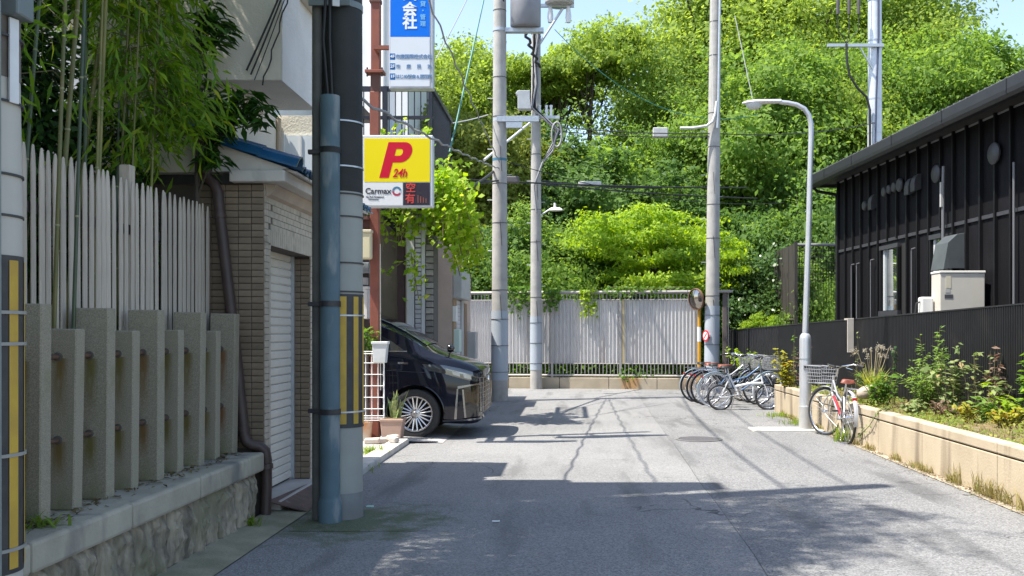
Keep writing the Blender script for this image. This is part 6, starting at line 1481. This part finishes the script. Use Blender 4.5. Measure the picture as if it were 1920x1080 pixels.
# creeper trailing over the far fence
def creeper(label, px0, px1, py0, py1, Y, n_, size, m, seed, droop=None):
    rg = np.random.default_rng(seed); a_, b_ = at(px0, py0, Y), at(px1, py1, Y); t = thing('creeper', label, 'creeper', tuple((a_ + b_) / 2), group='creepers')
    u_ = rg.random(n_); v_ = rg.random(n_) ** (1.6 if droop is None else droop)
    X = a_.x + (b_.x - a_.x) * u_; Z = a_.z + (b_.z - a_.z) * v_ * (.45 + .55 * np.abs(np.sin(u_ * 9 + seed)))
    P = np.stack([X, Y + rg.normal(0, .05, n_), Z], 1) - np.array(t.location)
    obj(leaf_mesh('creeper', P, rg.normal(size=(n_, 3)) * .5 + [0, -.7, .5], size * rg.uniform(.6, 1.3, n_), m, .7, seed=seed), 'foliage', t)
    st_ = MB()
    for k in range(6): i, j = rg.integers(n_), rg.integers(n_); st_.path([P[i], (P[i] + P[j]) / 2 + [0, 0, -.05], P[j]], .006, 4)
    st_.build('stem', MATS['plant_stem'], t, world=False)
creeper('creeper over the fence top between the two left poles', 945, 1000, 538, 600, 25.5, 260, .05, MIDG, 3)
creeper('small creeper hanging over the fence just right of the second pole', 1018, 1050, 545, 585, 25.35, 160, .05, MIDG, 4)
creeper('yellowish creeper hanging down the middle of the fence', 1088, 1120, 545, 600, 25.3, 240, .05, LIME, 5)
creeper('thin creeper lying along the fence top rail, right half', 1130, 1300, 538, 562, 25.1, 240, .045, MIDG, 6)
creeper('creeper on the fence bottom bars, right half', 1160, 1260, 715, 682, 25.15, 240, .04, MIDG, 8)

# vine spilling from the terrace
rg = np.random.default_rng(51)
vt = thing('grape_vine', 'bright lime vine spilling from the roof terrace over the street', 'vine', (-2.3, 16.2, 4.3))
Ps, Ns = [], []; strands = MB()
def strand(p, q, d_, n_, spread, r_=.008):
    pts = sag(p, q, d_, 10); strands.path(pts, r_, 5)
    for i in range(n_):
        t_ = rg.random() * 10; j = min(int(t_), 9); c_ = pts[j].lerp(pts[j + 1], t_ - j)
        Ps.append(np.array(c_) + rg.normal(size=3) * spread); Ns.append(rg.normal(size=3) * .45 + [-.3, -.55, .6])
def vp(px, py, Y): return at(px, py, Y)
for k in range(36):                                # main curtain
    px = 752 + 118 * rg.random(); top = 300 + 40 * rg.random() + max(0, (px - 830)) * .9; ln = rg.uniform(50, 170) * (1 - .3 * abs(px - 815) / 70)
    Y0 = rg.uniform(15.2, 16.3); strand(vp(px + rg.normal() * 8, top, Y0), vp(px + rg.normal() * 14, min(top + ln, 560), Y0 - .1), -.05, 70, .11)
for k in range(20):                                # outer sprays to the right
    px = 830 + 30 * rg.random(); py = 330 + 130 * rg.random(); Y0 = rg.uniform(15.6, 17.2)
    strand(vp(px, py, Y0), vp(px + rg.uniform(18, 52), py + rg.uniform(40, 115), Y0), -.15, 48, .07)
for k in range(6): Y0 = 15.4; strand(vp(700 + 14 * k, 392, Y0), vp(720 + 8 * k, rg.uniform(410, 470), Y0), -.03, 10, .06)
strand(vp(755, 490, 15.4), vp(718, 512, 15.3), .02, 12, .05); strand(vp(770, 470, 15.5), vp(785, 560, 15.4), .02, 60, .09)
for k in range(10): strand(vp(700 + 11 * k, 300, 15.6), vp(705 + 11 * k, rg.uniform(222, 262), 15.7), -.02, 22, .06)    # behind the signs
Ps = np.array(Ps) - np.array(vt.location); Ns = np.array(Ns)
VLM = leafmat('vine_leaf', (.20, .37, .03), (.40, .54, .06), .55, .6, (.5, .55, .1))
obj(leaf_mesh('vine_leaves', Ps, Ns, rg.uniform(.035, .07, len(Ps)), VLM, .8, seed=4), 'foliage', vt); strands.build('stem', mat('vine_stem', (.22, .20, .08), (.14, .10, .05), 9, .8), vt, smooth=60)

# ================================================================== BAMBOO
BAM = leafmat('bamboo_leaf', (.07, .17, .02), (.20, .34, .035), .55, .4, (.36, .40, .05)); rgb = np.random.default_rng(61); random.seed(61)
CUL = mat('bamboo_culm', (.11, .12, .028), (.17, .155, .04), 3, .4, c3=(.23, .19, .07), s3=1.5, t3=.6, rand=.25); CULD = mat('bamboo_culm_dark', (.035, .06, .03), (.06, .09, .045), 3, .35, rand=.2)
def culm(base, lean, H, r_, label, nspray, leafy=(2.6, 1.0), dark=False, leaf_n=26, spread=1.):
    b_ = Vector(base); t = thing('bamboo', label, 'bamboo', base, group='bamboo culms behind the pickets'); mb = MB(); pts = []; rr = []; n_ = 22; nodes = []
    def pos(t_): return Vector((lean[0] * (t_ * .6 + .4 * t_ * t_), lean[1] * (t_ * .6 + .4 * t_ * t_), H * t_ * (1 - .05 * t_)))
    for i in range(n_ + 1):
        t_ = i / n_; pts.append(pos(t_)); rr.append(r_ * .62 * (1 - .72 * t_))
    mb.path(pts, rr, 10).build('culm', CULD if dark else CUL, t, world=False, smooth=60)
    nd = MB()
    for i in range(1, n_):
        if i % 2 == 0 or H < 6: p = pts[i]; nd.path([p - Vector((0, 0, .006)), p, p + Vector((0, 0, .006))], [rr[i] * 1.0, rr[i] * 1.22, rr[i] * 1.0], 10)
    nd.build('node_rings', mat('culm_node', (.24, .24, .13), None, rough=.6), t, world=False, smooth=60)
    P, N, T = [], [], []; tw = MB()
    for k in range(nspray):
        z_ = rgb.uniform(leafy[0], H) if leafy[1] else 0; t_ = min(1, z_ / H); c_ = pos(t_); a_ = rgb.uniform(0, 6.28); L = rgb.uniform(.35, .95) * spread
        d_ = Vector((math.cos(a_), math.sin(a_), rgb.uniform(-.2, .5))); e = c_ + d_ * L + Vector((0, 0, -.25 * L)); tw.path([c_, c_ + d_ * L * .6 + Vector((0, 0, .05)), e], [.005, .003, .0015], 4)
        for j in range(leaf_n):
            f_ = rgb.uniform(.3, 1.08); q_ = c_ + d_ * L * f_ + Vector((0, 0, -.25 * L * f_ * f_))
            P.append(np.array(q_) + rgb.normal(size=3) * .075); tt = np.array([d_.x * .5, d_.y * .5, -.75]) + rgb.normal(size=3) * .38; T.append(tt); nn_ = np.cross(tt, rgb.normal(size=3)); N.append(nn_ + np.array([0, 0, .4]))
    if P:
        P = np.array(P) + np.array(T) / np.linalg.norm(np.array(T), axis=1, keepdims=True) * .05
        obj(leaf_mesh('bamboo_leaves', P, np.array(N), rgb.uniform(.055, .10, len(P)), BAM, .15, np.array(T), seed=int(H * 100) % 97), 'foliage', t)
    tw.build('twigs', MATS['plant_stem'], t, world=False)
    return t
LBL = ['bamboo culm leaning across the pickets, leftmost in front of them', 'dark green bamboo culm in front of the pickets, right of the leaning one', 'slanting brown bamboo culm behind the pickets', 'straight olive bamboo culm near the middle of the clump', 'bamboo culm behind the leftmost pickets', 'leafy bamboo at the right of the clump, hanging over the picket tops', 'thin bamboo culm second from the right of the clump', 'bamboo culm deep behind the slanting brown one', 'leafy bamboo behind the last pickets', 'tall bamboo arching toward the road', 'tall bamboo arching over the stone pillars', 'back bamboo half hidden by leaves', 'tall leafy bamboo near the left edge pole', 'tall leafy bamboo behind the left edge pole']
b0 = at(104, 610, 5.25); culm((-2.875, 5.27, .54), (.0 + .18, .35, ), 8.6, .021, LBL[0], 60, (4.2, 1))
culm((-2.872, 5.47, .54), (.25, .25), 9.0, .020, LBL[1], 60, (4.4, 1), True)
culm((-3.10, 5.62, .5), (.45, .55), 8.2, .028, LBL[2], 60, (3.9, 1))
culm((-3.15, 6.25, .5), (.25, .35), 9.2, .026, LBL[3], 70, (3.6, 1))
culm((-3.25, 5.2, .5), (-.15, .2), 8.4, .024, LBL[4], 110, (2.35, 1), leaf_n=24)
culm((-3.12, 6.95, .5), (.35, .1), 8.4, .022, LBL[5], 150, (2.2, 1), leaf_n=28, spread=.5)
culm((-3.2, 6.65, .5), (.2, .4), 8.0, .018, LBL[6], 110, (2.45, 1), leaf_n=26, spread=.8)
culm((-3.55, 6.0, .5), (-.1, .4), 9.4, .03, LBL[7], 70, (3.2, 1), True)
culm((-3.45, 7.35, .5), (.1, .1), 7.8, .02, LBL[8], 130, (2.4, 1), leaf_n=26, spread=.42)
culm((-3.6, 5.5, .5), (1.5, .4), 9.2, .034, LBL[9], 210, (4.8, 1), leaf_n=36, spread=1.1)
culm((-3.7, 6.8, .5), (1.5, .1), 10.0, .034, LBL[10], 270, (4.6, 1), leaf_n=36, spread=1.25)
culm((-3.75, 7.2, .5), (.3, .2), 9.4, .03, LBL[11], 90, (3.0, 1), True)
culm((-3.3, 4.6, .5), (.9, .4), 7.6, .03, LBL[12], 180, (4.6, 1), leaf_n=36, spread=1.0)
culm((-3.5, 4.0, .5), (.8, .5), 7.6, .03, LBL[13], 180, (4.6, 1), leaf_n=36, spread=1.0)
for bx_, by_, ln_, rr_, lb_, dk_ in ((-3.05, 6.05, (.12, .30), .017, 'bare thin bamboo culm just right of the slanting brown one', False), (-3.25, 6.4, (-.1, .2), .024, 'thick bare bamboo culm behind the middle pickets', True), (-3.08, 6.55, (.28, .2), .014, 'thinnest bare bamboo culm, left of the leafy right end', False),
                                     (-3.4, 5.75, (.5, .3), .024, 'bare bamboo culm crossing behind the slanting brown one', True), (-3.15, 5.05, (.05, .35), .018, 'bare bamboo culm beside the left edge pole', False), (-3.3, 6.85, (.1, .3), .02, 'dark bare bamboo culm in the leafy right part', True)):
    culm((bx_, by_, .5), ln_, 7.6, rr_, lb_, 26, (4.4, 1), dk_)
for px_, yy_, zz_, lb_, k_ in ((-3.75, 7.35, 2.1, 'dark bush added to darken the gaps behind the last pickets', 1), (-4.05, 6.9, 3.2, 'taller dark bush added to darken the gaps behind the bamboo', 2), (-4.4, 7.4, 1.9, 'dark bush added to darken the gaps between the left pickets', 3)):
    leaf_clump('dark_fill_bush', lb_, 'bush', (px_, yy_, zz_), (.55, .4, 1.3), 5200, .05, DEEP, .45, 200 + k_, stems=8, group='bushes added as dark backing behind the pickets', base=(px_, yy_, .5), shell=.2)  # bushes added so the gaps behind pickets and bamboo turn dark
# broad-leaved shrub at the house corner: rosettes of long leaves
bl_ = thing('broadleaf_shrub', 'glossy dark broad-leaved shrub leaning out beside the blue roof', 'shrub', (-2.98, 7.55, .5))
rg = np.random.default_rng(71); P, N, T = [], [], []; lim = MB()
heads = [at(px, py, Y) for px, py, Y in [(470, 185, 7.5), (492, 205, 7.45), (455, 205, 7.5), (430, 215, 7.55), (485, 230, 7.45), (415, 250, 7.55), (400, 225, 7.6), (395, 275, 7.6), (408, 190, 7.6), (380, 205, 7.6), (415, 45, 7.6), (398, 60, 7.6), (425, 60, 7.55), (385, 35, 7.6), (405, 85, 7.6), (412, 302, 7.5), (385, 300, 7.55), (370, 250, 7.65), (375, 120, 7.65), (388, 160, 7.65), (440, 180, 7.52), (460, 222, 7.48), (405, 240, 7.55), (395, 20, 7.62), (378, 75, 7.65), (402, 205, 7.58), (420, 230, 7.54)]]
for h_ in heads:
    for j in range(24):
        a_ = rg.uniform(0, 6.28); el = rg.uniform(-.75, .45); d_ = np.array([math.cos(a_) * math.cos(el), math.sin(a_) * math.cos(el), math.sin(el)]); L = rg.uniform(.05, .078)
        P.append(np.array(h_) + d_ * L * 1.15 + rg.normal(size=3) * .022); T.append(d_); N.append(np.array([0, 0, 1.]) + d_ * .5 + rg.normal(size=3) * .2)
    b0 = Vector((-2.97, 7.6, max(2.3, h_.z - .25))); lim.path([b0, b0.lerp(h_, .5) + Vector((0, 0, .08)), h_], [.009, .006, .004], 6)
P = np.array(P) - np.array(bl_.location); obj(leaf_mesh('shrub_leaves', P, N, rg.uniform(.055, .085, len(P)), leafmat('shrub_leaf', (.02, .075, .012), (.06, .15, .02), .3, .3), .30, np.array(T), seed=3), 'foliage', bl_)
lim.path([(-2.98, 7.58, .5), (-2.97, 7.58, 1.6), (-2.98, 7.6, 2.4), (-2.95, 7.6, 4.0)], [.03, .028, .025, .01], 8); lim.build('stem', BARK, bl_, smooth=60)

# ================================================================== WEEDS, GRASS, PLANTS IN THE BED
def blades(name, P0, L, W, D, m, seed, tone=None):
    """grass: each blade a bent strip of two quads"""
    rg = np.random.default_rng(seed); n_ = len(P0); D = D / np.maximum(np.linalg.norm(D, axis=1, keepdims=True), 1e-6); S = np.cross(D, [0, 0, 1.]) + 1e-4; S /= np.linalg.norm(S, axis=1, keepdims=True)
    L = L[:, None]; W = W[:, None]; mid = P0 + D * L * .55; tip = P0 + D * L + np.stack([D[:, 0] * .35, D[:, 1] * .35, -.30 * np.ones(n_)], 1) * L * .6
    V = np.stack([P0 - S * W, P0 + S * W, mid + S * W * .8, mid - S * W * .8, tip], 1).reshape(-1, 3); F_ = []
    base = np.arange(n_) * 5; me = bpy.data.meshes.new(name); fs = []
    for b_ in base: fs.append((b_, b_+1, b_+2, b_+3)); fs.append((b_+3, b_+2, b_+4))
    me.from_pydata(V.tolist(), [], fs); a_ = me.attributes.new('leaf_tone', 'FLOAT', 'FACE'); tv = rg.random(n_) if tone is None else tone
    a_.data.foreach_set('value', np.repeat(tv, 2).astype(np.float32)); me.materials.append(m); return me
DRY = leafmat('dry_grass', (.22, .19, .08), (.34, .30, .12), .35, .7, (.16, .24, .05)); GRS = leafmat('fresh_grass', (.12, .22, .03), (.25, .34, .05), .45, .6, (.42, .36, .12))
rg = np.random.default_rng(81); n_ = 5200
Yb = rg.uniform(6, 18, n_); X1 = fence_x(Yb) - .04; Xb = 3.98 + (X1 - 3.98) * rg.random(n_) ** 1.1
D = rg.normal(size=(n_, 3)) * .5 + [-.15, 0, 1.]
tag(obj(blades('bed_grass', np.stack([Xb, Yb, .42 + .01 * rg.random(n_)], 1), rg.uniform(.04, .13, n_), rg.uniform(.003, .006, n_), D, DRY, 4), 'dry_grass'), 'straw-coloured dry grass covering the planter bed', 'grass', kind='stuff')
n_ = 2600; Yb = rg.uniform(6.5, 18, n_) ; Xb = 3.80 - np.abs(rg.normal(0, .035, n_)) ; keep = (np.sin(Yb * 3.1) + np.sin(Yb * 7.3 + 1) + .9 * (Yb < 10.5)) > .35; Yb, Xb = Yb[keep], Xb[keep]; n_ = len(Yb)
tag(obj(blades('edge_weeds', np.stack([Xb, Yb, .0 * Xb], 1), rg.uniform(.03, .15, n_) * (1 + .9 * (Yb < 9.6)), rg.uniform(.003, .006, n_), rg.normal(size=(n_, 3)) * .4 + [-.2, 0, 1.], DRY, 5), 'edge_weeds'), 'dry weeds along the foot of the planter wall', 'weeds', kind='stuff')
# creeping ground weeds in patches near the coping, and grit along the wall foot
n_ = 15000; Yb = rg.uniform(7, 18, n_); X1 = fence_x(Yb) - .03; Xb = 3.93 + (X1 - 3.93) * rg.random(n_) ** 1.5; pk = np.sin(Yb * 2.3 + 1.5 * np.sin(Xb * 5)) + np.sin(Yb * 5.1 + Xb * 3) + rg.normal(0, .4, n_); kp = pk > .25; Xb, Yb = Xb[kp], Yb[kp]; n_ = len(Xb)
tag(obj(leaf_mesh('ground_weeds', np.stack([Xb, Yb, .43 + np.abs(rg.normal(0, .045, n_))], 1), rg.normal(size=(n_, 3)) * .5 + [-.2, -.2, .8], rg.uniform(.012, .032, n_), leafmat('ground_weed_leaf', (.12, .20, .035), (.27, .32, .06), .4, .6, (.40, .32, .10)), .5, seed=31), 'ground_weeds'), 'low creeping weeds covering patches of the planter bed', 'weeds', kind='stuff')
n_ = 1500; Yb = rg.uniform(5.5, 17.5, n_); Xb = 3.79 - np.abs(rg.normal(0, .07, n_))
tag(obj(leaf_mesh('road_grit', np.stack([Xb, Yb, .008 + .006 * rg.random(n_)], 1), rg.normal(size=(n_, 3)) * .3 + [0, 0, 1], rg.uniform(.006, .02, n_), leafmat('grit_tone', (.10, .075, .045), (.30, .23, .13), .1, .8), .6, seed=33), 'road_grit'), 'dead leaves and grit gathered along the foot of the planter wall', 'litter', kind='stuff')
def tuft(label, c, n_, L, m, seed, spread=.05, W=.005, tilt=.5, name='grass_tuft', group='weed tufts'):
    rg = np.random.default_rng(seed); P0 = np.array([0, 0, 0.]) + rg.normal(size=(n_, 3)) * [spread, spread, 0.]; o = obj(blades(name, P0, rg.uniform(.4, 1., n_) * L, rg.uniform(.6, 1.2, n_) * W, rg.normal(size=(n_, 3)) * tilt * [1, 1, .3] + [0, 0, 1.], m, seed), name, None, c)
    return tag(o, label, 'grass', group)
tuft('green weed tuft at the wall foot by the drainpipe', (-2.47, 7.35, .02), 90, .13, GRS, 1, .045, .006, .8)
tuft('small green sprig on the coping at the left edge', (-2.62, 4.75, .54), 40, .14, GRS, 2, .05, .008, 1.2)
tuft('bright weed tuft on the lot edge beside the near pole', (-2.44, 11.6, .03), 160, .16, GRS, 3, .10, .006, .7)
tuft('weed tuft in the gutter shade right of the near pole', (-2.36, 10.4, .0), 120, .15, GRS, 4, .10, .006, .7)
tuft('green tuft growing round the rear wheel of the leaning bicycle', (3.70, 13.15, .0), 120, .34, GRS, 5, .05, .006, .35)
tuft('yellow-green tuft at the wall foot behind the street lamp', (3.74, 15.6, .0), 220, .18, GRS, 6, .12, .006, .4)
tuft('low weed line at the planter corner by the folding bicycle', (3.74, 17.0, .0), 200, .14, GRS, 7, .16, .006, .4)
# pampas-like clump
pg = thing('pampas_grass', 'clump of arching green grass with dry silvery plumes in the planter', 'grass clump', tuple(at(1636, 742, 14.1)))
rg = np.random.default_rng(91); n_ = 170
obj(blades('clump', rg.normal(size=(n_, 3)) * [.06, .06, 0], rg.uniform(.25, .62, n_), rg.uniform(.006, .012, n_), rg.normal(size=(n_, 3)) * [.45, .45, .2] + [0, 0, 1.], leafmat('pampas_leaf', (.24, .30, .05), (.42, .44, .10), .45, .5), 2), 'foliage', pg)
pm_ = MB(); pn_ = []
for k in range(13):
    a_ = rg.uniform(0, 6.28); L = rg.uniform(.5, .78); d_ = Vector((math.cos(a_) * .34, math.sin(a_) * .2, 1)).normalized(); tip = d_ * L + Vector((d_.x * .25, d_.y * .25, -.05)); pm_.path([(0, 0, 0), d_ * L * .7, d_ * L, tip], .004, 4)
    for j in range(26): pn_.append(np.array((d_ * L).lerp(tip, rg.random())) + rg.normal(size=3) * .014)
pm_.build('stalk', mat('dry_stalk', (.36, .30, .18), None, rough=.8), pg, world=False)
obj(leaf_mesh('plumes', pn_, rg.normal(size=(len(pn_), 3)), .016, leafmat('plume', (.42, .38, .30), (.58, .54, .46), .4, .7), .3, seed=5), 'plume', pg)
st_r = MB().lathe([(0, -.08), (.10, -.06), (.15, .0), (.13, .07), (.07, .11), (0, .12)], 12); st_r.v = [(x * 1.1 + .02 * math.sin(9 * y_), y_ * .8, z + .02 * math.sin(11 * x)) for x, y_, z in st_r.v]
sr = st_r.build('boulder', mat('bed_stone', (.46, .38, .30), (.38, .32, .26), 6, .9, bump=.4), smooth=60); sr.location = at(1626, 738, 13.7); tag(sr, 'rounded tan stone in the planter below the grass clump', 'stone')

def plant(label, px, py, Y, H, nst, size, m, seed, spread=.18, asp=.4, nleaf=26, name='leafy_weed', lean=(0, 0), stemcol=None, tilt=.4):
    """upright stems with leaves set along them"""
    rg = np.random.default_rng(seed); c = at(px, py, Y); c.z = max(.42, min(c.z, .5)); t = thing(name, label, 'plant', tuple(c), group='plants in the planter'); mb = MB(); P, N, T = [], [], []
    for k in range(nst):
        h = H * rg.uniform(.55, 1.); d_ = Vector((rg.normal() * spread + lean[0], rg.normal() * spread * .5 + lean[1], 1.)); b0 = Vector((rg.normal() * .05, rg.normal() * .04, 0)); pts = [b0 + d_ * h * f_ + Vector((rg.normal() * .012, 0, 0)) for f_ in (0, .33, .66, 1.)]; mb.path(pts, [.007, .006, .005, .002], 5)
        for j in range(nleaf):
            f_ = .12 + .9 * rg.random(); q_ = np.array(b0 + d_ * h * min(f_, 1.)); a_ = rg.uniform(0, 6.28); dd = np.array([math.cos(a_), math.sin(a_), rg.uniform(-.5, tilt)]); s_ = size * rg.uniform(.6, 1.2) * (1.15 - .5 * f_)
            P.append(q_ + dd * s_ * 1.15); T.append(dd); N.append(np.array([0, -.15, 1.]) + rg.normal(size=3) * .35); 
    obj(leaf_mesh('leaves', P, N, np.array([size] * len(P)) * rg.uniform(.6, 1.15, len(P)), m, asp, np.array(T), seed=seed), 'foliage', t); mb.build('stem', stemcol or MATS['plant_stem'], t, world=False); return t
YLW = leafmat('yellowing_leaf', (.26, .30, .04), (.42, .40, .06), .45, .6, (.50, .26, .05)); FTH = leafmat('feathery_leaf', (.13, .25, .05), (.24, .36, .08), .45, .6); DUL = leafmat('dull_leaf', (.15, .22, .07), (.27, .32, .13), .35, .6, (.40, .30, .14)); BRN_L = leafmat('withered_leaf', (.16, .09, .06), (.28, .20, .15), .3, .8)
plant('yellowing bushy weed left of the street lamp', 1476, 728, 17.2, .72, 11, .055, YLW, 101, .16, .5, 30)
plant('tall thin weed with few leaves at the fence left of the lamp', 1492, 725, 17.6, 1.15, 3, .05, MIDG, 102, .05, .4, 9)
plant('reddish weed hidden behind the street lamp', 1505, 728, 17.3, .8, 6, .04, BRN_L, 103, .12, .5, 24)
plant('bright green clump right of the grass plumes', 1655, 755, 13.4, .42, 16, .045, MIDG, 104, .3, .35, 28)
plant('single dark upright stem of round leaves against the fence', 1676, 760, 13.6, .92, 2, .035, DEEP, 105, .02, .7, 40)
plant('big feathery green weed in the middle of the planter', 1735, 772, 12.6, .78, 22, .045, FTH, 106, .34, .22, 46)
plant('tall feathery shoots rising above the big weed', 1752, 775, 12.7, 1.22, 7, .05, FTH, 107, .07, .2, 46, lean=(.05, 0))
plant('dull broad-leaved weed right of the feathery weed', 1790, 790, 12.1, .72, 12, .06, DUL, 108, .26, .55, 20)
plant('thin leafy stems in front of the ribs', 1830, 795, 11.9, 1.02, 5, .055, DUL, 109, .10, .5, 14)
plant('withered brown-leaved weed against the black fence', 1860, 795, 11.7, .95, 6, .05, BRN_L, 110, .08, .5, 18)
plant('light green weed at the right part of the bed', 1872, 805, 11.4, .62, 9, .055, DUL, 111, .25, .5, 16)
plant('leafy shoot at the right edge of the picture, upper', 1925, 790, 11.2, 1.02, 5, .07, MIDG, 112, .09, .5, 22)
plant('young weed at the right edge of the bed', 1905, 805, 11.1, .55, 5, .06, LIME, 113, .2, .45, 14)
plant('low round-leaved plant with glaucous leaves by the coping', 1715, 785, 12.2, .24, 9, .05, DUL, 114, .5, .8, 10)
plant('low round-leaved plant near the withered weed', 1862, 810, 11.3, .36, 9, .055, FTH, 115, .35, .8, 12)
plant('trailing shoots between the dull weed and the coping', 1815, 815, 11.4, .26, 14, .04, YLW, 116, .7, .5, 12)
plant('yellowing ground shoots at the right end of the bed', 1885, 820, 10.7, .24, 16, .045, YLW, 117, .8, .5, 12)
plant('brown dry shoots low in the bed under the feathery weed', 1770, 800, 11.9, .24, 16, .035, BRN_L, 118, .8, .5, 12)
plant('bright lime shrub behind the parked bicycles', 1405, 712, 22.0, .72, 26, .06, LIME, 119, .42, .4, 24)
plant('thin leafless twiggy weed against the fence by the hanging board', 1612, 735, 15.5, 1.05, 2, .03, DUL, 120, .03, .5, 8)
# trailing weed over the coping
tw_ = thing('trailing_weed', 'thin weed trailing down the planter wall joint', 'plant', (3.79, 11.9, .5), group='plants in the planter'); rg = np.random.default_rng(5)
pts = [(3.93, 11.85, .55), (3.82, 11.9, .54), (3.775, 11.95, .46), (3.765, 12.2, .30), (3.77, 12.55, .16), (3.775, 12.75, .10)]; MB().path(pts, .005, 5).build('stem', MATS['plant_stem'], tw_)
P = [np.array(Vector(pts[i]).lerp(Vector(pts[i + 1]), rg.random())) + rg.normal(size=3) * .018 - np.array(tw_.location) for i in rg.integers(0, 5, 60)]
obj(leaf_mesh('trail', P, rg.normal(size=(60, 3)) * .4 + [-.8, 0, .3], .028, DUL, .5, seed=5), 'foliage', tw_)
# small litter on the road
for i, (px, py, c) in enumerate(((694, 951, 'mint'), (930, 979, 'white'))):
    p = at(px, py, 1.5 * F / (py - HY)); o = MB().obox((0, 0, .006), .06, .022, .008, (0, 0, .1)).build('paper_scrap', mat('scrap_' + c, (.45, .75, .65) if c == 'mint' else (.75, .75, .72), None, rough=.6)); o.location = (p.x, p.y, .002); tag(o, ('small mint-coloured scrap on the asphalt by the near pole', 'small white scrap on the shaded asphalt')[i], 'litter')
